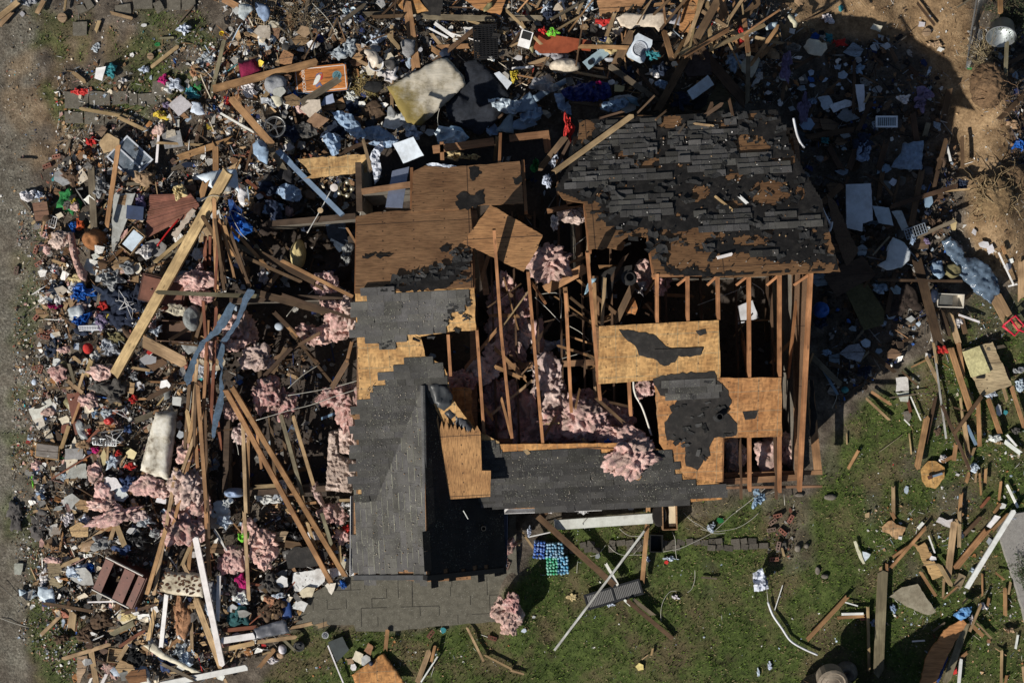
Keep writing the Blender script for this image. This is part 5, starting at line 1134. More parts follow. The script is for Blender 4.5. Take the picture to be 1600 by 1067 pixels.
PAN = [  # name, crop, pts, z, mat, colour, th, tx, ty, category, label, landmark
 ('cardboard_sheet', '00', (605, 830, 640, 785, 675, 810, 635, 860), .15, 'ply', (.2, .14, .09), .03, .2, 0, 'cardboard', 'brown board square tilted near the red rag', 'tilted brown square'),
 ('screen_panel', '00', (1010, 830, 1130, 820, 1150, 915, 1030, 932), .2, 'cloth', (.22, .23, .24), .02, .1, .1, 'screen', 'flat grey mesh screen panel beside the white strip', 'grey mesh screen'),
 ('plywood_sheet', '01', (860, -20, 1000, -20, 1080, 75, 960, 95, 900, 50), .4, 'osb', (.42, .22, .08), .02, .05, .1, 'plywood', 'torn orange strand-board at the top edge above the thick post', 'top strand-board'),
 ('roofing_sheet', '01', (1000, -20, 1175, -20, 1155, 105, 1055, 90), .45, 'felt', CHR, .02, .1, 0, 'roofing', 'black roofing sheet at the top edge beside orange strand-board', 'top black roofing'),
 ('plywood_sheet', '01', (1270, -20, 1570, -20, 1525, 95, 1380, 58), .4, 'ply', (.44, .22, .085), .02, 0, .1, 'plywood', 'large orange plywood sheet cut by the top edge', 'top plywood'),
 ('plywood_sheet', '02', (530, -20, 845, -20, 800, 60, 650, 80, 600, 110, 545, 100), .4, 'ply', (.44, .25, .12), .02, 0, .06, 'plywood', 'tan plywood at the top edge above the cream tarp', 'tan top plywood'),
 ('plywood_strip', '02', (1075, -20, 1168, -20, 1120, 210, 1040, 205), .5, 'ply', (.42, .2, .08), .02, .15, 0, 'plywood', 'upright orange plywood strip right of the cream tarp', 'orange plywood strip'),
 ('bath_panel', '02', (440, 390, 580, 285, 650, 270, 640, 320, 560, 380, 480, 440), .5, 'paint', (.30, .40, .48), .03, .1, -.1, 'panel', 'grey-blue moulded panel with a round drain hole', 'drain-hole panel'),
 ('wall_board', '02', (1095, 570, 1220, 475, 1260, 535, 1130, 625), .7, 'paint', (.62, .70, .78), .03, .1, .1, 'panel', 'pale blue panel in shade beside the leaning brown beam', 'pale blue panel'),
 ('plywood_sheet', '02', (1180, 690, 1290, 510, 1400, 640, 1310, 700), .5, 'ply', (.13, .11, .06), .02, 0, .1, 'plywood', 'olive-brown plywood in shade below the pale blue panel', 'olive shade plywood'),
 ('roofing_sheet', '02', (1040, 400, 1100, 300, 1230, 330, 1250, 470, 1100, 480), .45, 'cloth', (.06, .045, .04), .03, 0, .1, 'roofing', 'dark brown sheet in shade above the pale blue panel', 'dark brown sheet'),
 ('slotted_board', '03', (545, 530, 600, 530, 605, 690, 572, 702), .3, 'paint', (.66, .70, .74), .03, .05, 0, 'panel', 'upright white slotted panel in deep shade above the vent grille', 'slotted white panel'),
 ('plasterboard', '03', (380, 660, 480, 625, 550, 650, 410, 705), .3, 'plaster', (.62, .64, .66), .02, 0, .1, 'plasterboard', 'white slab in deep shade left of the slotted white panel', 'shaded white slab'),
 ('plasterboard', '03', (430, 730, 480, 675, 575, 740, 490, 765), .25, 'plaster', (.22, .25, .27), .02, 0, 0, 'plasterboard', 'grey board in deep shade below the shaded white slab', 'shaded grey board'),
 ('plasterboard', '03', (310, 610, 380, 600, 410, 660, 350, 690), .25, 'plaster', (.42, .50, .56), .02, .1, 0, 'plasterboard', 'bluish plaster lump in deep shade left of the white slab', None),
 ('cardboard_sheet', '03', (640, 180, 660, 150, 715, 165, 700, 202), .12, 'plaster', (.62, .56, .48), .02, .05, .05, 'cardboard', 'dirty white card lying at the shadow edge on the clay', 'dirty white card'),
 ('door_panel', '10', (705, 150, 850, 140, 800, 300, 745, 440, 700, 520), .35, 'plaster', (.40, .41, .39), .035, .05, 0, 'door', 'tall pale grey door panel left of the red-brown slats', 'pale grey door'),
 ('ceiling_board', '13', (487, 85, 640, 80, 652, 310, 590, 330, 588, 380, 490, 355), .5, 'paint', (.58, .64, .70), .05, .08, 0, 'door', 'large pale-blue white door in shade right of the roof', 'large shaded door'),
 ('plasterboard', '13', (650, 220, 750, 232, 782, 345, 690, 325), .4, 'paint', (.46, .54, .62), .02, .1, .1, 'plasterboard', 'bluish square panel right of the large shaded door', 'bluish square panel'),
 ('plasterboard', '13', (770, 255, 832, 250, 878, 350, 840, 375), .4, 'plaster', (.36, .42, .44), .02, 0, .1, 'plasterboard', 'narrow greyish panel right of the bluish square panel', None),
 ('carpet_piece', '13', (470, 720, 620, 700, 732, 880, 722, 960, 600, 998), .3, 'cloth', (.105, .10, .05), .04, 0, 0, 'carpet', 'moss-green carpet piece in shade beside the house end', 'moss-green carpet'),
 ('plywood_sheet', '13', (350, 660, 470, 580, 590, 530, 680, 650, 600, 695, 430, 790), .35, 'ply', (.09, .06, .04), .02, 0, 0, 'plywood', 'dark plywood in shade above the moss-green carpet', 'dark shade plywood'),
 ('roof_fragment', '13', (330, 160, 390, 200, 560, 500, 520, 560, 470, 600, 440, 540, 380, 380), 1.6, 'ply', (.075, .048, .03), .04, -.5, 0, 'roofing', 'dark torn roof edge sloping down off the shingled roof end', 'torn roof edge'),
 ('plasterboard', '20', (180, 420, 320, 350, 335, 390, 262, 470, 205, 492), .2, 'plaster', (.60, .58, .52), .015, .05, .1, 'plasterboard', 'large cream plasterboard piece at the debris edge near the road', 'large cream plasterboard'),
 ('plasterboard', '20', (205, 490, 270, 460, 285, 520, 245, 552), .18, 'plaster', (.56, .54, .46), .015, .05, 0, 'plasterboard', 'squarish cream plasterboard just below the large cream one', None),
 ('plasterboard', '20', (365, 480, 440, 450, 432, 510, 390, 522), .22, 'plaster', (.62, .56, .44), .015, 0, .1, 'plasterboard', 'cream plasterboard chunk left of the red-brown door', None),
 ('plasterboard', '20', (310, 470, 345, 340, 362, 350, 355, 430, 325, 475), .24, 'plaster', (.66, .66, .64), .015, .2, 0, 'plasterboard', 'upright white plasterboard strip right of the large cream one', None),
 ('plasterboard', '20', (405, 740, 470, 590, 492, 690, 470, 860, 450, 900, 420, 830), .25, 'plaster', (.68, .61, .50), .015, .05, 0, 'plasterboard', 'tall pointed cream plasterboard right of the wooden drawer', 'tall cream plasterboard'),
 ('door_panel', '20', (420, 322, 500, 318, 522, 570, 470, 582, 455, 520), .3, 'furn', (.19, .072, .045), .03, 0, .05, 'door', 'upright red-brown door panel on the debris pile', 'red-brown door'),
 ('door_panel', '20', (385, 520, 430, 510, 435, 570, 380, 572), .25, 'furn', (.17, .065, .04), .02, 0, 0, 'panel', 'small red-brown scrap beside the red-brown door', None),
 ('plasterboard', '20', (690, 900, 740, 865, 805, 965, 770, 1000, 720, 990), .3, 'plaster', (.52, .54, .56), .03, 0, .1, 'plasterboard', 'grey-white box end below the soiled mattress', 'grey-white box end'),
 ('plywood_piece', '30', (300, 290, 380, 282, 392, 460, 312, 505), .25, 'ply', (.27, .22, .13), .03, 0, .05, 'plywood', 'upright olive-tan plywood left of the dark slatted chest', 'olive-tan plywood'),
 ('plasterboard', '30', (90, 320, 145, 320, 130, 390, 92, 390), .08, 'plaster', (.33, .34, .30), .015, 0, 0, 'plasterboard', 'single grey square on the dirt left of olive-tan plywood', 'lone grey square'),
 ('plywood_piece', '30', (480, 905, 545, 895, 550, 950, 500, 1067, 482, 1067), .2, 'ply', (.40, .29, .18), .02, 0, 0, 'plywood', 'tan cardboard-like ply at the bottom left pile', 'bottom tan ply'),
 ('plasterboard', '31', (230, 380, 440, 345, 430, 430, 330, 500, 240, 490, 225, 440), .25, 'plaster', (.74, .74, .73), .015, .05, 0, 'plasterboard', 'largest bright white plasterboard below the fallen rafter ends', 'bright plasterboard'),
 ('plasterboard', '31', (440, 362, 530, 338, 545, 388, 470, 412), .28, 'plaster', (.74, .74, .73), .015, 0, 0, 'plasterboard', 'bright white corner piece between the fallen rafter feet', None),
 ('plasterboard', '31', (425, 450, 500, 440, 472, 515), .22, 'plaster', (.70, .66, .58), .02, .1, 0, 'plasterboard', 'triangular cream plasterboard at the patio edge', 'triangular plasterboard'),
 ('plasterboard', '31', (260, 540, 325, 570, 300, 622, 225, 600), .25, 'plaster', (.68, .68, .67), .02, 0, -.1, 'plasterboard', 'white plasterboard with torn tan corner at the patio end', 'patio-end plasterboard'),
 ('plasterboard', '31', (270, 500, 320, 465, 372, 470, 350, 530, 290, 535), .3, 'plaster', (.62, .52, .38), .02, 0, .1, 'plasterboard', 'cream-tan plasterboard lump at the patio end', None),
 ('plywood_piece', '31', (240, 610, 295, 612, 270, 648), .2, 'osb', (.42, .22, .07), .02, 0, 0, 'plywood', 'small orange wedge below the patio-end plasterboard', None),
 ('plywood_piece', '31', (40, 115, 205, 120, 180, 187, 60, 170), .45, 'ply', (.40, .30, .18), .02, 0, .1, 'plywood', 'tan plywood rectangle among pink insulation left of the gable', 'tan plywood rectangle'),
 ('shingle_sheet', '31', (190, 260, 240, 215, 370, 220, 450, 250, 430, 330, 320, 340, 200, 352), .4, 'felt', CHR, .02, 0, .1, 'shingles', 'charcoal shingle sheet under the fallen rafters', 'fallen shingle sheet'),
 ('screen_panel', '31', (450, 812, 540, 775, 582, 858, 500, 942), .1, 'plastic', (.05, .058, .06), .03, 0, .05, 'screen', 'dark grey screen panel flat on the lawn below the patio', 'dark lawn screen'),
 ('door_panel', '23', (1210, 48, 1330, 20, 1400, 0, 1522, 270, 1330, 342), .2, 'ply', (.42, .33, .20), .035, .02, .03, 'door', 'tan door panel with yellow foam block and square hole', 'tan door panel'),
 ('foam_block', '23', (1218, 62, 1320, 25, 1392, 190, 1275, 222), .27, 'cloth', (.62, .57, .30), .06, .02, .03, 'foam', 'pale yellow foam block stuck on the tan door panel', None),
 ('shingle_scrap', '23', (160, 0, 0, 0, 0, 0), 0, 'felt', CHR, .02, 0, 0, 'x', '', None),
 ('strand_board', '23', (955, 800, 1000, 745, 1050, 745, 1102, 785, 1100, 850, 1045, 918, 990, 905, 965, 870), .1, 'osb', (.50, .30, .11), .015, .05, 0, 'strand board', 'ragged yellow strand-board piece on the lawn with a spade head', 'ragged lawn strand-board'),
 ('plasterboard', '23', (800, 225, 875, 218, 880, 305, 800, 312), .1, 'plaster', (.60, .60, .56), .02, 0, 0, 'plasterboard', 'upper white plaster patch on the lawn at the shadow edge', 'upper plaster patch'),
 ('plasterboard', '23', (803, 318, 880, 310, 875, 375, 830, 372), .1, 'plaster', (.60, .60, .56), .02, 0, 0, 'plasterboard', 'lower white plaster patch on the lawn at the shadow edge', None),
 ('stone_slab', '23', (850, 435, 885, 430, 898, 470, 880, 502, 855, 480), .06, 'stone', (1, 1, 1), .05, 0, 0, 'stone', 'pale stone on the lawn below the plaster patches', 'pale lawn stone'),
 ('strand_board', '33', (712, 90, 750, 55, 775, 50, 800, 75, 862, 95, 840, 140, 800, 170, 760, 135, 715, 120), .08, 'osb', (.40, .26, .13), .015, 0, .05, 'strand board', 'ragged brown strand-board splat on the open lawn', 'brown lawn splat'),
 ('plasterboard', '33', (1050, 60, 1070, 30, 1120, 50, 1160, 40, 1145, 100, 1100, 85), .1, 'plaster', (.70, .70, .68), .02, 0, 0, 'plasterboard', 'white plaster piece beside the upright tan plank on the lawn', 'white lawn plaster'),
 ('plank_piece', '33', (925, 215, 980, 188, 1092, 395, 1030, 422), .12, 'ply', (.50, .33, .16), .04, 0, 0, 'plank', 'wide tan plank with a white patch on the lawn', 'wide tan plank'),
 ('roofing_sheet', '33', (755, 525, 830, 465, 930, 443, 985, 530, 1052, 620, 1000, 642, 900, 600), .1, 'plaster', (.30, .26, .20), .03, 0, .1, 'sheet', 'grey-tan curved sheet half in shadow on the lawn', 'grey-tan sheet'),
 ('paving_piece', '33', (1160, 460, 1195, 380, 1238, 402, 1200, 482), .1, 'plaster', (.26, .19, .12), .04, 0, 0, 'paver', 'brown-grey square block left of the long white trim', 'brown-grey block'),
 ('trim_piece', '33', (1368, 88, 1392, 100, 1455, 28, 1420, 18), .2, 'paint', (.78, .79, .80), .04, 0, 0, 'trim', 'short white block on the orange board by the walkway', None),
 ('plasterboard', '33', (535, 182, 550, 178, 605, 320, 592, 322, 560, 260), .1, 'plaster', (.62, .58, .44), .02, .1, 0, 'plasterboard', 'thin upright cream edge strip on the open lawn', 'cream edge strip'),
 ('plasterboard', '33', (590, 245, 640, 262, 600, 312), .1, 'plaster', (.55, .60, .66), .015, .1, 0, 'plasterboard', 'bluish triangle right of the cream edge strip', None),
 ('plasterboard', '01', (430, 608, 480, 588, 492, 640, 400, 665), .35, 'paint', (.34, .40, .56), .05, .1, 0, 'box', 'blue-white carton below the orange bean-bag board', 'blue-white carton'),
 ('cardboard_sheet', '01', (395, 668, 495, 650, 500, 690, 420, 690), .3, 'ply', (.28, .16, .08), .04, 0, 0, 'cardboard', 'brown carton side below the blue-white carton', None),
 ('cardboard_sheet', '01', (495, 640, 540, 610, 568, 670, 520, 690), .3, 'ply', (.36, .22, .11), .04, 0, .2, 'cardboard', 'tan cardboard piece right of the blue-white carton', None),
 ('window_sheet', '01', (1488, 460, 1520, 448, 1602, 520, 1570, 562), .5, 'paint', (.62, .68, .74), .03, .1, 0, 'panel', 'pale blue window panel at the corner of the dark tarp', 'pale window panel'),
 ('plywood_sheet', '01', (265, 998, 690, 970, 700, 1080, 290, 1120, 350, 1095), 1.5, 'osb', (.50, .31, .14), .02, 0, .15, 'plywood', 'yellow-brown wall sheet above the brass lamp and grey shower panel', 'yellow-brown wall sheet'),
 ('hardboard', '11', (850, 0, 955, -30, 925, 245, 820, 240), 2.2, 'paint', (.24, .28, .38), .02, 0, -.5, 'panel', 'tall slate-blue panel hanging at the roof edge beside the plywood', 'slate-blue panel'),
 ('shower_panel', '01', (855, 900, 985, 860, 1050, 975, 920, 1022), 2.4, 'paint', (.62, .72, .80), .03, .1, .1, 'panel', 'pale blue shower panel perched above the slate-blue panel', 'pale shower panel'),
 ('shingle_sheet', '11', (430, 290, 560, 330, 580, 470, 520, 510, 450, 420), .5, 'cloth', (.04, .06, .09), .02, 0, .1, 'sheet', 'dark blue sheet in shade right of the yellow pillow', None),
 ('paper_sheet', '00', (590, 490, 603, 428, 668, 420, 640, 508), .18, 'paint', (.78, .78, .77), .02, .15, .1, 'paper', 'bright white folded paper on the dirt above the paving stones', 'bright white paper'),
 ('plywood_piece', '12', (330, 165, 440, 170, 460, 210, 350, 225), 3.2, 'osb', (.50, .25, .10), .016, 0, 0, 'plywood', 'small jagged plywood strip hanging at the torn shingled roof corner', None),
 ('strand_splinter', '12', (690, 850, 760, 790, 785, 860, 770, 900, 720, 890), 2.5, 'osb', (.42, .19, .07), .016, 0, .2, 'splinter', 'orange splintered strand-board among the broken trusses', 'splintered truss board'),
 ('shingle_patch', '12', (550, 640, 640, 600, 750, 590, 740, 640, 640, 700, 620, 800, 560, 790), 2.8, 'felt', CHR, .02, 0, .1, 'shingles', 'dark shingle patch hanging in the broken trusses', 'hanging shingle patch'),
 ('plasterboard', '12', (1395, 850, 1500, 810, 1545, 920, 1410, 960), .8, 'paint', (.55, .57, .62), .02, 0, .1, 'panel', 'dim white panel inside the house between the rafters', None),
 ('plywood_scrap', '23', (258, 235, 275, 240, 282, 320, 300, 480, 290, 560, 262, 600), 1.3, 'felt', CHR, .02, .2, 0, 'roofing', 'ragged black felt strip at the east end rafters', None),
]
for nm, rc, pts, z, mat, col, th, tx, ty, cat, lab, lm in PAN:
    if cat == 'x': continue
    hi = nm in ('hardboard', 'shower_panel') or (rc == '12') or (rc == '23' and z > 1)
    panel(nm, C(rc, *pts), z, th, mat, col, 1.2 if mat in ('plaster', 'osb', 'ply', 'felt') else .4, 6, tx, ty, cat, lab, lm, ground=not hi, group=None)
HUE = dict(teal=((.05, .26, .30), 'teal'), pale=((.42, .46, .50), 'pale grey'), rd=((.50, .035, .03), 'red'), rust=((.34, .15, .06), 'rusty'), yel=((.60, .47, .06), 'yellow'), mag=((.48, .02, .16), 'magenta'), pur=((.22, .18, .30), 'purplish'), wht=((.66, .66, .66), 'white'), lbl=((.50, .58, .68), 'white-blue'),
           grn=((.03, .20, .06), 'green'), cop=((.42, .22, .12), 'copper'), blk=((.02, .02, .022), 'black'), gry=((.27, .28, .29), 'grey'), brn=((.11, .07, .045), 'brown'), nvy=((.022, .032, .06), 'navy'), tan=((.36, .25, .15), 'tan'), sand=((.56, .46, .24), 'sandy'), blu=((.02, .11, .42), 'blue'), crm=((.58, .53, .42), 'cream'),
           lime=((.18, .55, .05), 'lime'), pbl=((.26, .36, .50), 'light blue'), orr=((.6, .12, .04), 'orange-red'), olv=((.22, .20, .10), 'olive'), umb=((.045, .033, .026), 'dark brown'), nvb=((.05, .08, .18), 'dark blue'), dgr=((.09, .085, .08), 'dark grey'), sil=((.5, .52, .55), 'silver'), tld=((.03, .10, .11), 'dark teal'), yel2=((.62, .52, .22), 'pale yellow'))
SHT = [  # name, crop, pts, z, amp, f, mat, colour, puff, category, label, landmark
 ('mattress', '01', (820, 545, 1000, 450, 1150, 370, 1195, 365, 1240, 410, 1300, 480, 1312, 530, 1250, 590, 1130, 700, 1030, 790, 945, 772, 890, 680), .4, .05, 2.2, 'mattress2', (.50, .465, .39), .07, 'mattress', 'stained cream mattress with olive end left of the dark tarp', 'stained cream mattress'),
 ('mattress', '20', (975, 437, 1040, 428, 1112, 432, 1085, 650, 1058, 862, 960, 835, 880, 800, 925, 620), .45, .03, 3, 'mattress', (.60, .58, .55), .14, 'mattress', 'soiled grey-white mattress beside the dark open room', 'soiled grey mattress'),
 ('cushion', '00', (1490, 400, 1590, 370, 1640, 440, 1510, 492), .4, .02, 3, 'cloth', (.20, .012, .05), .10, 'cushion', 'burgundy square cushion above the long orange beam', 'burgundy cushion'),
 ('dark_tarp', '01', (1300, 400, 1370, 370, 1440, 430, 1530, 520, 1590, 600, 1545, 700, 1480, 790, 1400, 855, 1290, 800, 1200, 750, 1180, 650, 1250, 590, 1312, 530), .4, .12, 1.6, 'cloth', (.020, .024, .034), 0, 'tarp', 'big dark navy tarp right of the stained cream mattress', 'big dark tarp'),  # shade over most of the tarp is put into its near-black colour
 ('cream_tarp', '02', (650, 115, 710, 85, 820, 95, 950, 78, 985, 120, 945, 165, 915, 205, 890, 175, 800, 168, 740, 185, 680, 165), .5, .03, 2, 'plaster', (.62, .55, .42), 0, 'tarp', 'ragged cream sheet below the tan plywood at the top edge', 'ragged cream sheet'),
 ('plastic_sheet', '02', (960, 100, 1060, 90, 1050, 168, 975, 150), .5, .05, 4, 'plastic', (.40, .43, .46), 0, 'sheet', 'grey plastic sheet right of the ragged cream sheet', None),
 ('blue_tarp', '02', (305, 570, 420, 530, 540, 515, 600, 525, 625, 600, 560, 640, 380, 640, 320, 610), .5, .12, 7, 'tarp', (.012, .02, .13), 0, 'tarp', 'deep royal-blue tarp in the shade above the roof', 'royal-blue tarp'),
 ('grey_blue_sheet', '02', (0, 650, 60, 620, 110, 575, 150, 640, 165, 690, 60, 705, -40, 710), .5, .08, 3, 'tarp', (.20, .28, .36), 0, 'sheet', 'grey-blue crumpled sheet left of the royal-blue tarp', 'grey-blue sheet'),
 ('grey_blue_sheet', '02', (130, 600, 250, 530, 335, 490, 340, 525, 230, 590, 150, 640), .5, .06, 3, 'tarp', (.20, .27, .34), 0, 'sheet', 'narrow grey-blue sheet just above the royal-blue tarp', None),
 ('grey_blue_sheet', '02', (-20, 770, 100, 725, 160, 780, 80, 812, -20, 815), .6, .06, 3, 'tarp', (.24, .34, .44), 0, 'sheet', 'light blue crumpled sheet above the broken attic hole', None),
 ('grey_blue_sheet', '02', (715, 610, 800, 620, 905, 640, 890, 685, 800, 670, 735, 650), .5, .08, 4, 'tarp', (.22, .36, .46), 0, 'sheet', 'light blue crumple right of the royal-blue tarp', None),
 ('grey_blue_sheet', '01', (1130, 862, 1220, 788, 1280, 800, 1335, 862, 1290, 895, 1140, 905), .6, .05, 3, 'tarp', (.30, .42, .54), 0, 'sheet', 'pale blue tent-shaped sheet below the big dark tarp', 'pale tent sheet'),
 ('grey_blue_sheet', '01', (1500, 822, 1560, 740, 1605, 680, 1610, 835), .6, .06, 4, 'tarp', (.30, .38, .44), 0, 'sheet', 'grey-blue corner sheet right of the pale tent sheet', None),
 ('white_cloth', '01', (715, 985, 745, 930, 795, 888, 805, 935, 775, 985, 790, 1067, 770, 1130, 745, 1160, 735, 1080), 2.1, .14, 8, 'cloth', (.62, .67, .74), 0, 'cloth', 'white cloth hanging by the slate-blue panel', 'hanging white cloth'),
 ('tarp_strip', '01', (1065, 1030, 1100, 1020, 1250, 1040, 1450, 1070, 1450, 1095, 1250, 1080, 1120, 1062), 3.3, .06, 6, 'tarp', (.60, .65, .74), 0, 'tarp', 'long thin white tarp strip along the plywood roof edge', 'thin white strip'),
 ('sheet_metal', '10', (1230, 35, 1330, 5, 1480, -8, 1502, 150, 1470, 112, 1400, 95, 1330, 112), 1.5, .10, 2, 'plastic', (.55, .62, .70), 0, 'sheet metal', 'bent white-blue sheet metal at the top of the pale timber', 'bent sheet metal'),
 ('clear_plastic', '13', (1080, 442, 1130, 412, 1165, 440, 1210, 480, 1215, 545, 1290, 545, 1370, 600, 1432, 690, 1435, 760, 1380, 832, 1290, 762, 1190, 650, 1165, 590, 1110, 520), .2, .12, 5, 'clear', (.14, .20, .27), 0, 'plastic', 'shiny blue-clear plastic sheeting on the clay edge', 'shiny plastic sheeting'),
 ('silver_tarp', '32', (1495, 372, 1550, 338, 1592, 420, 1595, 470, 1510, 492), .2, .16, 8, 'tarp', (.52, .56, .64), 0, 'tarp', 'crumpled silver-white tarp on the open lawn', 'silver lawn tarp'),
 ('table_top', '13', (680, 590, 735, 560, 750, 470, 780, 415, 850, 450, 892, 512, 880, 560, 830, 605, 740, 622), .5, .015, 2, 'paint', (.52, .60, .62), .0, 'table top', 'rounded pale table top in shade near the wire rack', 'rounded table top'),
 ('foil_paper', '03', (830, 905, 900, 890, 960, 885, 955, 960, 950, 1067, 870, 1067, 755, 1052, 790, 1000, 825, 960), .3, .10, 4, 'cloth', (.24, .34, .46), 0, 'paper', 'bluish torn foam-backed paper in deep shade below the vent grille', 'bluish torn paper'),
 ('leopard_mattress', '30', (1035, 347, 1080, 370, 1180, 372, 1282, 387, 1270, 532, 1180, 522, 1085, 512, 985, 488), .4, .02, 2, 'mattress', (.62, .57, .46), .07, 'mattress', 'cream crib mattress with dark brown animal spots', 'spotted crib mattress'),
 ('metal_duct', '31', (-10, 722, 90, 690, 180, 668, 212, 750, 90, 775, -10, 792), .3, .05, 3, 'metal', (.24, .25, .27), 0, 'duct', 'dull grey metal duct left of the patio', 'dull metal duct'),
 ('insulation_batt', '21', (460, 560, 520, 540, 525, 700, 590, 730, 650, 745, 600, 940, 440, 925, 452, 700), .9, .09, 9, 'insul', (.46, .35, .30), .10, 'insulation', 'large brown-paper faced insulation batt beside the gable wall', 'paper-faced batt'),
 ('insulation_batt', '21', (520, 530, 610, 520, 625, 560, 655, 640, 660, 720, 590, 705, 525, 690), 1.2, .09, 9, 'insul', (.66, .50, .44), .10, 'insulation', 'lighter folded insulation batt above the paper-faced batt', None),
 ('insulation_batt', '21', (340, 880, 385, 870, 440, 1040, 400, 1010, 330, 920), .7, .07, 9, 'insul', (.50, .35, .31), .10, 'insulation', 'leaning rolled batt at the feet of the fallen rafters', None),
 ('insulation_batt', '10', (430, 390, 462, 385, 480, 480, 500, 570, 550, 640, 540, 692, 505, 680, 465, 590, 440, 500), .4, .06, 9, 'insul', (.52, .31, .28), .1, 'insulation', 'long narrow dusty pink roll at the debris edge near the road', 'dusty pink roll'),
 ('blue_strap', '10', (1255, 1067, 1330, 1000, 1440, 820, 1475, 840, 1440, 930, 1380, 1010, 1300, 1067), 1.6, .02, 3, 'cloth', (.10, .15, .22), 0, 'fabric', 'upper left end of torn blue fabric over fallen rafters', 'torn blue fabric'),
 ('blue_strap', '10', (1380, 1067, 1480, 930, 1515, 800, 1550, 740, 1595, 750, 1545, 840, 1500, 950, 1420, 1067), 1.7, .02, 3, 'cloth', (.095, .145, .21), 0, 'fabric', 'blue fabric streamer right of the torn blue fabric', None),
 ('blue_strap', '20', (1150, 235, 1190, 120, 1250, 0, 1290, 0, 1240, 90, 1215, 190, 1205, 240, 1170, 275), 1.5, .02, 3, 'cloth', (.095, .145, .21), 0, 'fabric', 'blue fabric tail hanging down left over the fallen rafters', None),
 ('blue_strap', '20', (1330, 595, 1335, 480, 1375, 330, 1380, 180, 1355, 60, 1380, 0, 1405, 20, 1392, 180, 1405, 380, 1370, 520, 1345, 600), 1.2, .02, 3, 'cloth', (.095, .145, .21), 0, 'fabric', 'long dark-blue fabric tail running down beside the rafters', 'long blue tail'),
 ('shingled_panel', '31', (598, 1015, 700, 945, 798, 880, 870, 975, 940, 1080, 625, 1080), .12, .01, 1, 'osb', (.48, .25, .085), 0, 'roof piece', 'strand-board roof piece with charcoal shingles at the bottom edge', 'shingled roof piece'),
 ('white_rag', '00', (1200, 640, 1260, 650, 1290, 720, 1240, 725, 1190, 700), .3, .08, 5, 'cloth', (.58, .66, .76), 0, 'cloth', 'white-blue rag near the teal bowl', None),
 ('quilt_corner', '32', (-20, 580, 40, 560, 85, 640, 60, 700, 0, 745, -40, 700), .2, .1, 9, 'insul', (.40, .29, .25), .08, 'insulation', 'brown-faced pink batt end at the right tip of the patio', 'patio-tip batt'),
 ('blue_rag', '33', (1150, 640, 1210, 590, 1268, 585, 1255, 640, 1200, 675), .35, .1, 6, 'cloth', (.12, .28, .52), 0, 'cloth', 'patterned blue rag on the torn orange plank', 'patterned blue rag'),
 ('denim_rag', '33', (1040, 1040, 1075, 960, 1110, 890, 1125, 900, 1090, 1000, 1060, 1067), .2, .08, 5, 'cloth', (.02, .05, .20), 0, 'cloth', 'dark blue rag between the two bottom planks', None),
 ('window_screen', '31', (160, 545, 215, 530, 225, 655, 165, 672), .25, .02, 2, 'plastic', (.03, .07, .22), 0, 'bin', 'navy-blue plastic bin side at the left end of the patio', 'navy bin side'),
 ('gutter_piece', '30', (895, 830, 965, 812, 1020, 870, 1130, 930, 1260, 1000, 1200, 1000, 1100, 945, 990, 900), .35, .04, 3, 'paint', (.62, .58, .46), 0, 'gutter', 'cream bent gutter piece near the bottom edge', 'cream bent gutter'),
 ('siding_piece', '12', (480, 680, 530, 670, 500, 740, 450, 775), 2.9, .08, 5, 'cloth', (.30, .46, .56), 0, 'cloth', 'light blue cloth caught on the broken trusses', 'truss blue cloth'),
 ('white_cloth', '22', (110, 70, 150, 0, 200, -15, 250, 0, 330, -20, 335, 100, 310, 110, 280, 30, 190, 90), 1.9, .12, 8, 'cloth', (.50, .52, .58), 0, 'cloth', 'grey-white cloth caught between bare rafters mid-house', 'rafter cloth'),
 ('insulation_batt', '22', (1322, 600, 1400, 600, 1460, 660, 1472, 740, 1400, 820, 1345, 810), 1.9, .1, 9, 'insul', (.66, .54, .48), .1, 'insulation', 'pale batt hanging below the right strand-board panel', 'pale hanging batt'),
]
for nm, rc, pts, z, amp, f, mat, col, puff, cat, lab, lm in SHT:
    hi = rc in ('11', '12', '22') or (rc == '21' and z > .8) or (nm in ('white_cloth', 'tarp_strip'))
    if nm == 'blue_strap': panel('torn_strip', C(rc, *pts), z, .01, 'cloth', col, 1.4, 5, .06, -.04, cat, lab, lm); continue
    nm = 'mattress' if nm == 'leopard_mattress' else 'plastic_bin' if nm == 'window_screen' else nm
    sheet(nm, C(rc, *pts), z, amp, f, .012 if not puff else .02, mat, col, .045 if f >= 5 else .07, 1.2 if nm == 'blue_strap' else .8, puff, smooth=f < 6, cat=cat, label=lab, lm=lm, ground=not hi)
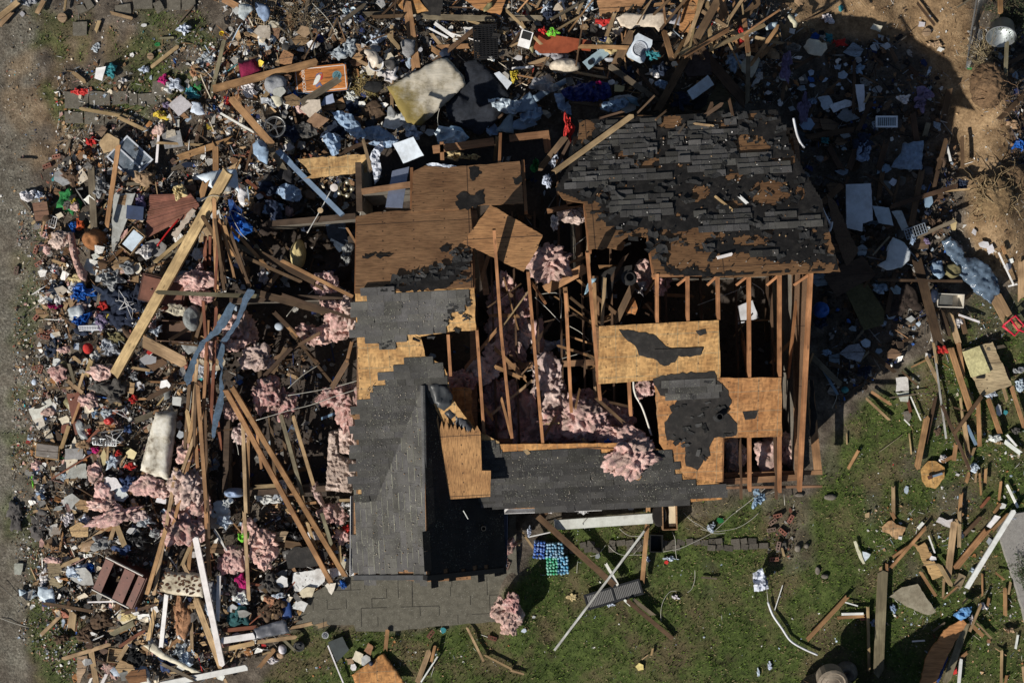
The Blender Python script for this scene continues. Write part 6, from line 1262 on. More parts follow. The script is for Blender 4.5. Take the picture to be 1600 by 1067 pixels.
for k_, (x, y, r, el, a0, hue) in enumerate([(590, 215, 34, .5, .2, 'pbl'), (640, 185, 26, .6, 1.2, 'pale'), (545, 195, 30, .5, .6, 'pbl'), (790, 165, 30, .5, .3, 'lbl'), (830, 185, 26, .5, -.3, 'pbl'), (705, 212, 26, .6, .1, 'lbl'), (760, 195, 24, .5, .8, 'pbl'), (480, 205, 24, .6, .4, 'dgr'), (520, 225, 26, .5, 1.0, 'pbl'), (850, 135, 30, .4, .2, 'gry'), (880, 165, 22, .5, .9, 'pbl'), (960, 165, 26, .4, -.2, 'pbl'), (1010, 160, 26, .5, .5, 'umb'), (455, 300, 26, .6, .4, 'pbl'), (430, 330, 24, .5, 1.3, 'nvy'), (500, 380, 28, .6, .2, 'umb'), (450, 420, 26, .5, 1.0, 'dgr')]):
    rs = random.Random(k_); pts = []
    for i in range(8): rr = r * rs.uniform(.65, 1.15); u, v = rr * math.cos(.785 * i), rr * el * math.sin(.785 * i); pts.append((x + u * math.cos(a0) - v * math.sin(a0), y + u * math.sin(a0) + v * math.cos(a0)))
    sheet('crumpled_metal', pts, rs.uniform(.4, .6) if y < 280 else .35, .14, 6, .01, 'tarp', HUE[hue][0], .05, 1.5, cat='sheet metal', noun='crumpled metal sheet', colour=HUE[hue][1], group='crumpled sheets above the house', smooth=False)
# ---------------------------------------------------------------- pink insulation
INS = """
10 380 430 60 55 .35 .25|dusty pink heap above the long dusty roll|
10 1240 690 105 62 .45 .9|pink insulation heap right of the dark dresser|dresser pink heap
10 1265 800 55 38 .3 .8||
10 1255 610 28 38 .3 .9||
10 1500 1000 110 95 .5 .5||
11 445 740 62 85 .5 1.0|pink insulation heap at the rake edge below the dark hollow|rake-edge pink heap
11 520 890 85 80 .5 1.1||
11 600 890 40 120 .5 1.2||
11 340 1020 90 55 .4 .8||
11 460 1010 110 60 .4 .9||
12 220 570 105 85 .5 3.2|pink insulation heap right of the loose plywood sheet|pink heap by plywood
12 385 275 65 45 .4 3.1||
12 830 650 45 55 .4 2.5||
12 930 700 45 50 .4 2.4||
12 40 880 70 90 .4 2.3||
12 -60 760 70 80 .4 2.3||
20 640 195 55 40 .3 .3||
20 1180 890 95 110 .55 .6|largest pink insulation heap beside the soiled grey mattress|large pink heap
20 1180 690 60 70 .45 .6||
20 930 885 70 62 .35 .35||
20 1020 930 42 38 .3 .35||
20 560 370 60 45 .3 .3||
20 600 810 45 60 .3 .25||
20 660 950 50 80 .3 .25||
20 1320 60 40 50 .35 .8||
20 1460 20 70 40 .4 .7||
20 1460 430 50 50 .4 .6||
20 1520 570 50 60 .4 .6||
20 1250 1010 90 55 .4 .5||
20 370 190 45 45 .25 .25||
20 640 1020 90 40 .3 .3||
21 70 330 90 95 .5 1.2|big round pink insulation heap above the fallen rafter pair|round pink heap
21 170 390 75 90 .45 1.1||
21 500 340 88 58 .5 1.7|pink insulation heap caught on wires beside the rake edge|wire-caught pink heap
21 590 400 60 130 .5 1.6||
21 30 120 80 60 .4 .8||
21 1290 250 85 55 .4 2.6|pink insulation right of the curled shingle patch|pink by curled shingles
21 1420 190 75 60 .4 2.5||
21 1500 90 60 90 .4 2.4||
21 1500 400 75 130 .5 2.3||
21 1520 520 80 60 .4 2.2||
22 90 480 85 130 .5 2.2||
22 230 220 80 95 .5 2.4||
22 270 340 70 90 .5 2.4||
22 290 520 80 75 .5 2.6||
22 440 470 115 95 .6 2.7|largest pink heap between the rafters mid-house|mid-house pink heap
22 420 560 60 50 .4 2.7||
22 560 420 60 60 .4 2.6||
22 650 490 70 75 .4 2.5||
22 600 590 80 60 .4 2.8||
22 740 720 120 85 .5 3.05|pale pink insulation heap spilled onto the eave shingles|spilled pale heap
22 720 610 110 60 .4 2.9||
22 460 340 60 35 .35 2.5||
22 830 290 55 45 .3 2.5||
22 20 40 40 110 .4 2.2||
23 30 640 55 60 .4 2.1||
23 110 670 70 90 .5 2.0|pink insulation spilling out at the house's bare end|house-end pink heap
30 1130 100 105 90 .5 .45|bright pink insulation heap at the top of the long white post|bright pink heap
30 1270 90 50 70 .4 .4||
30 720 25 150 45 .35 .35||
30 870 20 60 35 .3 .3||
31 40 280 60 70 .4 .35||
31 60 200 80 80 .4 .35||
31 500 30 80 40 .35 .4||
31 545 150 55 50 .3 .3||
31 480 -10 70 50 .35 .5||
31 1560 620 70 75 .35 .25|pink insulation heap at the right tip of the patio|patio-tip pink heap
31 1580 720 50 45 .25 .1||
31 1585 210 40 40 .3 .4||
32 0 560 40 60 .3 .25||
30 1480 260 60 70 .3 .25||
22 60 620 60 70 .4 2.3||
22 170 560 60 60 .4 2.3||
22 330 600 60 50 .4 2.5||
22 500 540 70 60 .4 2.6||
22 -100 480 60 110 .4 2.2||
22 -40 300 50 60 .4 2.2||
12 -80 1000 60 80 .4 2.2||
12 60 1000 60 70 .4 2.2||
30 1420 320 50 70 .3 .25||
30 1560 120 40 60 .3 .25||
"""
for ln in INS.strip().splitlines():
    d, lab, lm = ln.split('|'); f = d.split(); rc = f[0]; x, y, rx, ry, h, z = map(float, f[1:]); hi = rc in ('12', '22') or (rc in ('21', '23') and z > 1.4)
    sc_ = .92 if rc in ('20', '30', '31', '10') else 1.1 if (hi or rc == '22') else 1.0; rx *= sc_; ry *= sc_
    k = random.random(); col = PINK if k < .5 else (.60, .46, .42) if k < .75 else (.50, .28, .26)
    clump(*cr(rc, x, y), rx / 4, ry / 4, h, z - (.15 if hi else 0), random.uniform(-20, 20), col=col, label=lab or None, lm=lm or None, ground=not hi)
for pts in ([(756, 590), (776, 585), (795, 640), (797, 688), (768, 690)], [(803, 630), (832, 622), (846, 660), (846, 692), (806, 692)], [(852, 600), (882, 592), (890, 640), (886, 690), (856, 690)], [(893, 640), (930, 630), (936, 690), (898, 692)], [(940, 648), (984, 640), (1000, 690), (945, 694)], [(700, 590), (738, 580), (746, 620), (712, 625)], [(832, 500), (848, 498), (852, 580), (838, 585)], [(1176, 690), (1216, 686), (1222, 735), (1186, 738)], [(760, 470), (776, 470), (790, 560), (770, 565)]):
    sheet('insulation_batt', pts, 2.15, .10, 7, .02, 'insul', (.66, .45, .41), .045, 2.0, .09, cat='insulation', ground=False, noun='insulation batt', colour='pink', group='insulation torn out of the house')
# ---------------------------------------------------------------- cloth, bags, small soft things
BLB = """
00 690 445 40 34 .12 .08 teal cloth|teal rag beside the bright white paper|
00 600 300 24 26 .1 .02 pale bag||
00 510 575 58 22 .1 .03 rd toy|orange-red toy beside the first paving stone|orange-red toy
00 575 885 38 28 .14 .1 rd cloth|bright red rag near the glazed window frame|bright red rag
00 535 960 48 34 .14 .1 rust cloth||
00 1010 725 46 32 .15 .15 yel cloth|yellow rag at the debris edge above the grey mesh screen|yellow rag
00 1020 500 24 30 .12 .1 mag cloth||
00 1045 665 28 24 .14 .15 pur cloth||
00 1060 560 42 34 .14 .1 wht cloth||
00 1100 530 44 40 .14 .12 lbl cloth||
00 1195 590 42 36 .1 .15 teal bag||
00 1240 535 34 22 .1 .16 grn cloth||
00 1150 190 34 26 .14 .1 lbl bag||
00 1560 565 50 48 .2 .2 wht bag|white crumpled bag below the long orange beam|white crumpled bag
00 900 160 22 14 .05 .02 wht paper||
00 140 90 15 22 .03 .02 wht paper||
00 180 20 40 24 .12 .02 pale bag||
00 825 345 18 14 .05 .02 wht paper||
00 985 280 22 18 .06 .02 grn wrapper||
00 900 435 26 24 .1 .03 lbl cloth||
00 770 505 28 16 .1 .03 wht cloth||
00 1280 380 60 45 .15 .12 pale bag||
00 1210 450 22 40 .12 .1 cop cloth||
00 1560 790 40 40 .15 .15 blk bag||
00 1420 640 20 30 .1 .15 rd cloth||
01 130 530 80 58 .25 .25 gry pillow|grey satin pillow left of the orange bean-bag board|grey satin pillow
01 600 95 60 48 .2 .25 lbl bag||
01 340 110 70 70 .3 .2 pale bag|pale blue-grey bag tangled in the uprooted shrub|tangled pale bag
01 440 360 45 35 .15 .3 brn cloth||
01 500 340 45 40 .15 .3 pale cloth||
01 30 790 26 34 .15 .25 wht bag||
01 820 470 60 48 .15 .3 wht cloth||
01 690 320 50 50 .14 .25 tan cloth||
01 570 300 50 45 .2 .25 pale cloth||
01 620 700 90 60 .2 .3 nvy cloth||
01 730 700 100 60 .15 .3 brn cloth||
01 480 850 90 70 .2 .3 nvy cloth||
01 230 830 70 50 .2 .3 nvy cloth||
01 1250 975 60 36 .25 2.2 sand cloth|sand-coloured cloth bundle above the plywood roof edge|sand cloth bundle
01 1350 985 50 22 .2 2.2 sand cloth||
01 750 245 40 40 .15 .3 lbl cloth||
01 980 830 50 36 .2 .6 lbl bag||
01 240 620 40 46 .15 .2 blu cloth||
01 110 640 60 30 .12 .2 pale bag||
01 600 610 40 30 .15 .3 wht cloth||
02 190 195 24 20 .12 .5 rd toy||
02 255 205 36 26 .12 .5 lime toy|bright green toy on the red-brown door|bright green toy
02 250 320 70 46 .2 .4 gry cloth||
02 330 415 100 48 .22 .45 crm pillow|striped pale cushion below the drain-hole panel|striped pale cushion
02 585 140 60 24 .12 .4 rd cloth||
02 600 290 50 40 .15 .5 sand cloth||
02 545 520 16 14 .1 .7 mag toy||
02 350 790 28 90 .3 2.8 rd cloth|crimson cloth twisted at the torn roof corner|crimson twisted cloth
02 665 555 44 30 .15 .6 sand paper|pale yellow paper right of the royal-blue tarp|pale yellow paper
02 880 455 34 28 .15 .5 wht bag||
02 930 430 50 36 .2 .4 nvy cloth||
02 880 350 40 30 .15 .5 teal cloth||
02 1220 215 60 30 .15 .6 crm cloth||
02 1440 240 34 50 .2 .6 rd cloth|red garment at the top right of the debris field|red garment
02 1490 225 30 60 .2 .6 pale cloth||
02 1380 400 50 50 .2 .6 pbl cloth||
02 940 535 40 28 .15 .5 pbl cloth||
02 10 480 24 40 .2 .5 yel toy|yellow-orange toy box left of the striped cushion|yellow-orange toy box
02 610 375 34 14 .1 .5 pale plate||
02 720 470 40 50 .18 .5 nvy cloth||
02 230 90 40 34 .18 .35 nvy cloth||
02 480 40 24 30 .15 .4 lbl bag||
02 1050 640 60 50 .2 .5 nvy cloth||
02 270 1010 36 60 .3 2.2 lbl cloth||
02 145 1030 26 40 .3 2.2 grn plant||
02 215 60 30 26 .3 .4 lbl cloth||
03 850 625 38 28 .14 .25 wht bag|pale bag in deep shade above the vent grille|shaded pale bag
03 105 400 40 95 .2 .3 pur cloth||
03 970 600 50 45 .2 .25 pur cloth||
03 955 655 40 40 .2 .25 pur cloth||
03 225 670 40 90 .2 .3 pur cloth||
03 555 435 48 34 .15 .2 pbl cloth||
03 1075 312 22 20 .1 .03 wht paper|white paper on the clay right of the dark shadow|clay white paper
03 960 155 30 20 .08 .03 wht paper||
03 375 115 36 26 .12 .05 wht bag||
03 455 55 14 26 .05 .03 teal wrapper||
03 440 270 48 24 .12 .2 rd cloth|red rag in deep shade near the dirty white card|shaded red rag
03 380 240 24 24 .1 .2 teal cloth||
03 150 195 26 22 .1 .1 wht paper||
03 670 295 30 24 .1 .15 pale paper||
03 740 290 40 22 .1 .15 pale paper||
03 1045 282 44 22 .06 .05 tan clod||
03 1260 425 22 14 .05 .1 grn wrapper|green wrapper beside the chain-link fence|green wrapper
03 300 235 30 20 .12 .15 blu cloth||
03 360 880 30 22 .12 .25 teal cloth||
03 590 900 50 60 .2 .3 nvy cloth||
03 600 960 40 60 .2 .3 pbl cloth||
03 1570 910 34 40 .15 .2 blu tarp||
03 1530 780 36 24 .12 .25 tan cloth||
03 240 780 50 40 .15 .3 pbl paper||
10 600 430 78 68 .3 .15 rust pillow|rusty-brown cushion beside the pale grey door|rusty-brown cushion
10 190 158 44 38 .2 .06 wht bag|white lumpy bag at the road edge|white road-edge bag
10 262 165 34 36 .14 .06 lbl bag||
10 430 195 62 68 .18 .15 grn cloth|dark green garment near the road edge|dark green garment
10 460 205 20 24 .1 .25 yel cloth||
10 645 105 54 68 .3 .25 gry bag|grey plastic bag beside the weathered post|grey plastic bag
10 695 685 68 66 .35 .25 gry bag|round grey tarp bundle above the tangled clothes|grey tarp bundle
10 510 770 62 52 .2 .2 blu tarp|upper bright blue tarp at the debris edge|upper blue tarp
10 510 935 56 54 .25 .2 blu tarp|lower bright blue tarp at the debris edge|lower blue tarp
10 650 848 44 30 .14 .3 rd cloth|red rag among the tangled clothes|tangled red rag
10 680 905 50 24 .12 .3 yel cloth||
10 345 850 42 24 .14 .12 mag cloth|magenta rag at the debris edge near the road|magenta rag
10 280 822 18 28 .04 .06 wht paper||
10 500 320 28 44 .14 .2 orr cloth||
10 455 350 28 30 .14 .2 blu cloth||
10 880 200 24 60 .2 .35 pur cloth||
10 480 680 50 34 .15 .2 sand cloth||
10 470 740 34 40 .15 .2 wht cloth||
10 360 740 60 46 .2 .15 nvy cloth||
10 380 790 36 40 .12 .15 wht cloth||
10 700 770 120 60 .2 .25 nvy cloth||
10 790 830 90 70 .2 .3 nvy cloth||
10 740 920 90 70 .2 .3 nvy cloth||
10 860 800 60 80 .2 .3 nvy cloth||
10 630 930 40 50 .2 .3 pur cloth||
10 730 1040 60 36 .15 .3 olv cloth||
10 1480 330 80 90 .35 .8 blu tarp|blue ribbed plastic right of the rafter fan|blue ribbed plastic
10 900 500 46 40 .2 .35 wht bag||
10 860 610 32 38 .15 .35 crm paper||
10 800 600 44 36 .2 .3 gry cloth||
10 1205 920 56 80 .25 .8 gry pillow|slate-grey cushion right of the overturned drawer|slate-grey cushion
10 1115 140 36 36 .2 .6 sand bag||
10 980 1000 40 30 .15 .5 lbl bag||
10 345 620 26 36 .15 .15 wht cloth||
10 440 30 60 50 .2 .15 brn cloth||
10 900 40 80 46 .25 .3 tan cloth||
10 340 1030 30 18 .05 .06 lbl paper||
10 1100 870 60 36 .12 .7 crm cloth||
10 330 690 20 18 .1 .1 wht paper||
11 145 972 28 26 .06 .9 lbl plate|round pale blue plate in the dark broken room|round blue plate
11 265 520 52 90 .2 .5 sand pillow|yellowed pillow in the dark broken room|yellowed pillow
11 500 370 70 90 .15 .4 pbl cloth||
11 110 240 70 40 .12 .35 pbl cloth||
11 100 120 80 50 .2 .35 nvy cloth||
11 80 310 80 70 .2 .3 umb cloth||
11 250 180 60 60 .2 .35 umb cloth||
11 40 660 30 40 .15 .6 wht cloth||
11 570 520 40 60 .2 .9 gry cloth||
11 1330 790 50 30 .14 4.0 wht paper|crumpled white paper among the felt tatters left of the loose plywood|
12 225 70 32 40 .2 2.6 lbl cloth||
12 270 320 22 40 .1 2.6 wht cord||
12 800 740 50 40 .2 2.6 wht cloth||
13 1150 622 54 50 .25 .15 olv pillow|round olive-tan cushion beside the shiny plastic sheeting|olive-tan cushion
13 330 870 48 50 .3 .5 blu tub|royal blue tub in the shade at the house end|royal blue tub
13 330 960 50 40 .2 .4 nvy cloth||
13 690 740 46 36 .15 .3 pbl cloth|light blue cloth beside the moss-green carpet|
13 1030 780 26 50 .2 .3 nvy tub||
13 1350 460 34 24 .1 .1 wht paper||
13 1390 490 34 34 .12 .1 wht paper|folded white paper right of the shiny plastic sheeting|folded white paper
13 1520 565 22 20 .05 .03 wht paper||
13 1290 380 18 22 .08 .05 wht paper||
13 1000 190 36 50 .1 .3 pbl paper||
13 780 70 28 26 .08 .3 lbl paper||
13 1215 85 30 30 .12 .3 nvy cloth||
13 900 430 18 36 .1 .5 pbl cloth||
13 990 440 20 18 .1 .4 pur cloth||
13 1160 340 20 40 .15 .2 sand paper||
13 1050 340 60 50 .2 .3 brn cloth||
13 1500 600 30 24 .05 .05 wht paper||
13 660 380 60 50 .25 .3 umb cloth||
13 850 820 80 90 .15 .2 umb cloth||
20 550 40 30 34 .14 .25 rd hat|red cap on the upper debris edge below the blue tarps|red cap
20 682 494 30 24 .16 .35 rd ball|red ball right of the red-brown door|red ball
20 835 360 30 24 .12 .35 rd shoe|red and blue shoe above the soiled grey mattress|red-blue shoe
20 340 45 60 46 .2 .15 nvy cloth||
20 360 130 36 36 .12 .15 wht paper||
20 480 30 26 34 .12 .2 lbl paper||
20 690 50 70 56 .2 .25 pale bag||
20 600 90 26 30 .12 .25 wht cloth||
20 215 250 18 22 .06 .05 lbl cup||
20 600 670 20 22 .1 .25 mag cloth||
20 740 700 18 18 .1 .3 rd cloth||
20 800 880 46 46 .18 .3 nvb cloth|slate-blue garment below the soiled grey mattress|slate-blue garment
20 250 860 34 40 .12 .08 dgr bag||
20 208 855 10 36 .08 .08 lime toy|lime-green strip at the debris edge near the road|lime strip
20 180 625 20 12 .06 .04 rd wrapper||
20 630 270 90 60 .2 .25 dgr cloth||
20 720 320 70 60 .2 .3 dgr cloth||
20 840 210 30 24 .12 .3 gry bag||
20 880 285 36 26 .12 .3 wht paper||
20 1035 270 40 36 .12 .4 wht paper||
20 1105 370 40 40 .14 .5 wht paper||
20 680 450 46 34 .14 .3 pale cloth||
20 640 530 40 30 .12 .3 tan cloth||
20 800 540 30 24 .12 .3 nvb cloth||
20 660 610 90 40 .15 .3 dgr cloth||
20 520 650 34 46 .15 .25 tan cloth|
20 560 560 14 18 .1 .25 rd cloth||
20 650 720 26 60 .12 .25 sand paper||
20 700 740 40 50 .12 .25 lbl cloth||
20 820 780 36 24 .12 .3 rd cloth||
20 820 700 36 34 .12 .3 sand paper||
20 265 920 30 40 .12 .06 wht paper||
20 370 720 36 20 .1 .12 grn cloth||
20 1470 940 70 30 .3 .6 pbl tub|light blue tub in the dark room by the rafter feet|light blue tub
20 1280 190 40 40 .12 .8 pale cloth||
20 930 110 50 34 .14 .4 wht paper||
20 870 270 30 22 .12 .3 wht paper||
20 1010 990 44 22 .08 .35 wht paper||
20 480 990 60 50 .15 .2 tan cloth||
20 1130 580 24 30 .12 .5 pale paper||
20 230 980 40 34 .12 .1 gry cloth||
20 1420 1010 30 26 .12 .6 wht cloth||
21 170 890 30 28 .15 .9 lbl cloth||
21 150 960 32 34 .15 .7 pale cloth||
21 70 985 70 30 .15 .6 wht cloth||
21 550 1020 40 22 .12 .6 wht cloth||
22 560 990 20 20 .1 .3 wht paper||
22 1530 975 42 50 .25 .3 pbl bag|light blue bag hanging at the eave by the bare end|light blue bag
22 740 1030 30 26 .1 .1 pale paper||
22 600 625 24 14 .1 2.95 blu cloth||
22 345 385 12 22 .1 2.5 pbl cloth||
22 740 480 18 22 .12 2.4 wht cloth||
23 1420 600 50 30 .14 .12 wht cloth|white twisted cloth among the yard boards|white twisted cloth
23 1290 785 32 30 .12 .1 lbl cloth||
23 1440 430 22 46 .06 .05 wht paper||
23 1485 440 18 16 .05 .05 teal wrapper||
23 865 925 18 24 .06 .03 lbl wrapper||
23 1185 830 16 10 .05 .03 wht paper||
23 1460 1025 30 20 .1 .06 wht paper||
23 1570 180 40 24 .12 .08 gry bag||
23 1570 270 34 46 .15 .1 lbl bag|pale bag right of the tan door panel|
23 1090 50 40 26 .1 .1 rd cloth|red patterned cloth at the top of the yard boards|red patterned cloth
23 1000 90 24 24 .1 .08 wht paper||
23 480 300 24 20 .1 .2 teal tub||
23 600 190 40 46 .15 .2 nvy cloth||
23 1390 330 40 24 .12 .1 lbl cloth||
23 1550 560 30 20 .1 .06 dgr cloth||
23 390 970 40 20 .05 .03 gry stone||
23 195 955 30 14 .06 .03 gry stone||
23 1500 620 16 16 .05 .05 wht paper||
23 1060 560 20 24 .04 .03 brn cloth||
30 500 375 58 52 .2 .2 lbl bag|white-blue plastic bag above the dark slatted chest|white-blue bag
30 572 350 30 34 .15 .2 blu bag||
30 185 512 66 34 .14 .06 lbl cloth|striped white cloth at the road edge|striped road cloth
30 280 400 26 50 .12 .12 wht cloth||
30 275 455 24 30 .12 .12 wht cloth||
30 1122 862 50 46 .2 .25 sil foil|crumpled silver foil near the cream bent gutter|crumpled silver foil
30 1045 950 42 70 .18 .2 nvb cloth|blue jeans below the crumpled silver foil|blue jeans
30 1500 650 54 62 .18 .25 tld cloth|dark teal garment left of the navy bin side|dark teal garment
30 1505 425 34 36 .15 .3 mag cloth|hot pink cloth left of the fallen rafter feet|hot pink cloth
30 1515 152 32 26 .1 .35 lime cloth|lime-green cloth among pink insulation|lime-green cloth
30 1520 540 50 46 .2 .25 wht cloth||
30 220 365 16 20 .1 .06 cop wrapper||
30 650 190 70 50 .25 .25 gry cloth||
30 850 160 90 60 .25 .25 blk bag||
30 780 235 60 30 .15 .3 nvb cloth||
30 610 180 40 28 .12 .25 wht paper||
30 420 40 40 40 .14 .2 wht bag||
30 530 60 40 46 .14 .2 lbl bag||
30 830 120 34 26 .12 .3 wht paper||
30 910 60 50 36 .15 .35 pale bag||
30 980 130 40 34 .14 .35 gry bag||
30 820 640 60 40 .15 .25 sand cloth||
30 900 650 60 22 .1 .3 wht paper||
30 640 690 60 40 .15 .2 brn cloth||
30 540 760 60 50 .15 .2 brn cloth||
30 380 790 50 30 .12 .12 brn cloth||
30 780 780 50 50 .15 .2 blk cloth||
30 1140 770 40 30 .14 .25 wht bag||
30 1130 640 44 110 .15 .25 cop cloth|
30 1240 620 40 60 .14 .3 dgr cloth||
30 1300 600 30 30 .14 .35 lbl cloth||
30 1160 910 50 46 .15 .2 lbl bag||
30 1390 60 46 34 .14 .4 lbl bag||
30 1460 480 40 50 .15 .25 dgr cloth||
30 1330 480 50 60 .12 .35 gry cloth||
30 860 880 50 60 .2 .2 blk cloth||
30 100 20 50 80 .12 .05 dgr cloth||
30 240 90 70 70 .15 .08 dgr cloth||
30 1500 870 60 34 .12 .1 tan cloth||
30 1440 780 70 14 .1 .25 crm cloth||
31 95 545 50 34 .15 .3 cop cloth||
31 140 520 40 18 .1 .35 lbl cloth||
31 130 600 50 50 .2 .25 brn cloth||
31 60 620 60 60 .15 .25 brn cloth||
31 80 440 60 60 .2 .3 dgr cloth||
31 170 430 40 46 .15 .3 wht paper||
31 545 450 22 28 .12 .2 blu cloth|blue scrap between patio edge and gable corner|blue corner scrap
31 565 110 34 30 .14 .35 rd cloth|dark red flowers-like cloth beside the gable wall|red by gable
31 640 900 42 52 .14 .06 crm plaster||
31 690 930 30 46 .12 .06 wht plaster||
31 710 850 30 40 .12 .06 cop plaster||
31 590 930 26 22 .12 .05 tan plaster||
31 610 970 24 26 .12 .05 wht plaster||
31 165 855 26 32 .1 .08 wht box||
31 155 890 26 24 .1 .08 tan box||
31 100 925 40 20 .1 .08 wht cloth||
31 510 688 22 9 .05 .04 wht paper||
31 762 552 18 8 .04 .17 wht paper||
31 720 942 16 18 .06 .14 nvy cup||
31 1170 735 22 20 .05 .03 teal wrapper||
31 250 110 50 60 .3 .3 blk bag||
32 110 115 14 34 .1 .3 lbl bottle||
32 235 -4 26 14 .1 .4 wht cloth||
32 450 0 30 12 .1 .4 wht cloth||
32 1245 90 24 28 .14 .06 lbl bag|small white-blue bag tied in the loose cable|cable-tied bag
32 1300 50 30 20 .06 .04 grn wrapper||
32 535 275 18 18 .05 .03 pale paper||
32 990 288 34 16 .08 .03 lbl bottle||
32 965 312 18 14 .06 .03 rd wrapper||
32 850 295 12 16 .06 .03 lbl bottle||
32 1020 530 24 20 .05 .04 wht cloth||
32 800 965 26 28 .06 .03 yel2 plaster|pale yellow foam chunk alone on the lower lawn|lone yellow chunk
32 375 530 24 24 .05 .02 sand straw|round dry straw patch left of the black shutter|dry straw patch
32 610 575 36 20 .06 .05 lbl cloth||
32 75 740 18 16 .08 .04 lbl paper||
32 135 655 12 10 .05 .03 wht paper||
32 25 190 40 22 .1 .3 tan cloth||
32 1540 1000 8 24 .04 .03 lbl bottle||
33 1640 0 10 10 .1 .1 wht paper||
33 660 690 18 18 .08 .04 pbl cloth||
33 780 600 20 26 .08 .04 pbl cloth||
33 825 160 16 14 .05 .1 wht paper||
33 1215 140 12 26 .05 .06 wht paper||
33 1270 680 14 30 .1 .2 wht cloth||
33 700 690 44 22 .1 .12 dgr cloth||
33 1170 990 14 30 .05 .05 rd wrapper||
33 10 955 16 26 .04 .03 lbl bottle||
33 240 210 16 16 .05 .03 gry stone||
33 185 225 20 24 .05 .03 gry stone||
33 310 365 16 26 .05 .03 gry stone||
33 355 400 24 16 .05 .03 gry stone||
33 620 20 18 22 .05 .03 tan paper||
33 1380 805 16 14 .06 .03 cop wrapper||
33 1380 180 24 26 .08 .06 pale paper||
33 1030 290 26 20 .05 .17 wht paper||
"""
BMAT = dict(cloth='cloth', bag='plastic', pillow='cloth', toy='plastic', paper='paint', wrapper='plastic', cord='plastic', tub='plastic', tarp='tarp', plate='paint', plant='cloth', clod='bark', hat='cloth', ball='plastic', shoe='plastic', cup='plastic', foil='metal', plaster='plaster', box='paint', bottle='plastic', stone='stone', straw='cloth')
BNAME = dict(cloth='garment', bag='plastic_bag', pillow='cushion', toy='toy', paper='crumpled_paper', wrapper='wrapper', cord='cord', tub='plastic_tub', tarp='tarp_bundle', plate='plate', plant='potted_plant', clod='clod', hat='cap', ball='ball', shoe='shoe', cup='cup', foil='foil', plaster='plaster_chunk', box='small_box', bottle='bottle', stone='stone', straw='straw_patch')
for ln in BLB.strip().splitlines():
    d, lab, lm = (ln + '||').split('|')[:3]; f = d.split(); rc = f[0]; x, y, rx, ry, h, z = map(float, f[1:7]); hue, hn = HUE[f[7]]; k = f[8]
    hi = (rc in ('12', '22') and z > 1) or z >= 2
    blob(BNAME[k], *cr(rc, x, y), rx / 4, ry / 4, h, z, 0, hue, BMAT[k], k if k not in ('cord', 'clod') else 'scrap', lab or None, lm or None, ground=not hi, noun=BNAME[k].replace('_', ' '), colour=hn, rough=.45 if k in ('pillow', 'ball', 'hat', 'tub', 'plate', 'stone', 'cup', 'box') else 1.0)
# ================================================================ things with parts
def place(rc, x, y, z=0.0, ground=True):
    px, py = cr(rc, x, y); zz = z + (gz(px, py) if ground else 0); return P(px, py, zz), (px, py)
def rzpts(a, b): return math.atan2(b.y - a.y, b.x - a.x)
def part(mb, name, mat, par, color=None, col=False, smooth=False): return mb.build(name, M[mat], par, smooth, col, color=color)
def box_thing(name, rc, quad, z, h, cat, label, lm, tilt=(0, 0)):     # Empty at the base, x along first edge of quad
    q = C(rc, *quad); cx, cy = sum(p[0] for p in q) / 4, sum(p[1] for p in q) / 4; z += gz(cx, cy)
    loc, rz, L, Wd = boxframe(q, z, h); e = empty(name, loc, rz); e.rotation_euler = (tilt[0], tilt[1], rz); thing(e, cat, label, lm, at=(cx, cy), noun=name.replace('_', ' ')); return e, L, Wd
# window sash with two panes
e, L, Wd = box_thing('glazed_window', '00', (640, 1040, 760, 915, 985, 925, 850, 1075), .25, .06, 'window', 'white-framed glazed window lying flat below the red rag', 'glazed window frame', (.08, .06))
mb = MB(); t = .035
for y in (-Wd / 2, Wd / 2 - t): mb.box((-L / 2, y, 0), (L / 2, y + t, .05))
for x in (-L / 2, -t / 2, L / 2 - t): mb.box((x, -Wd / 2 + t, 0), (x + t, Wd / 2 - t, .05))
part(mb, 'frame', 'paint', e, (.62, .66, .72))
for x0, x1 in ((-L / 2 + t, -t / 2), (t / 2, L / 2 - t)): mb = MB(); mb.box((x0, -Wd / 2 + t, .018), (x1, Wd / 2 - t, .026)); part(mb, 'pane', 'glass', e)
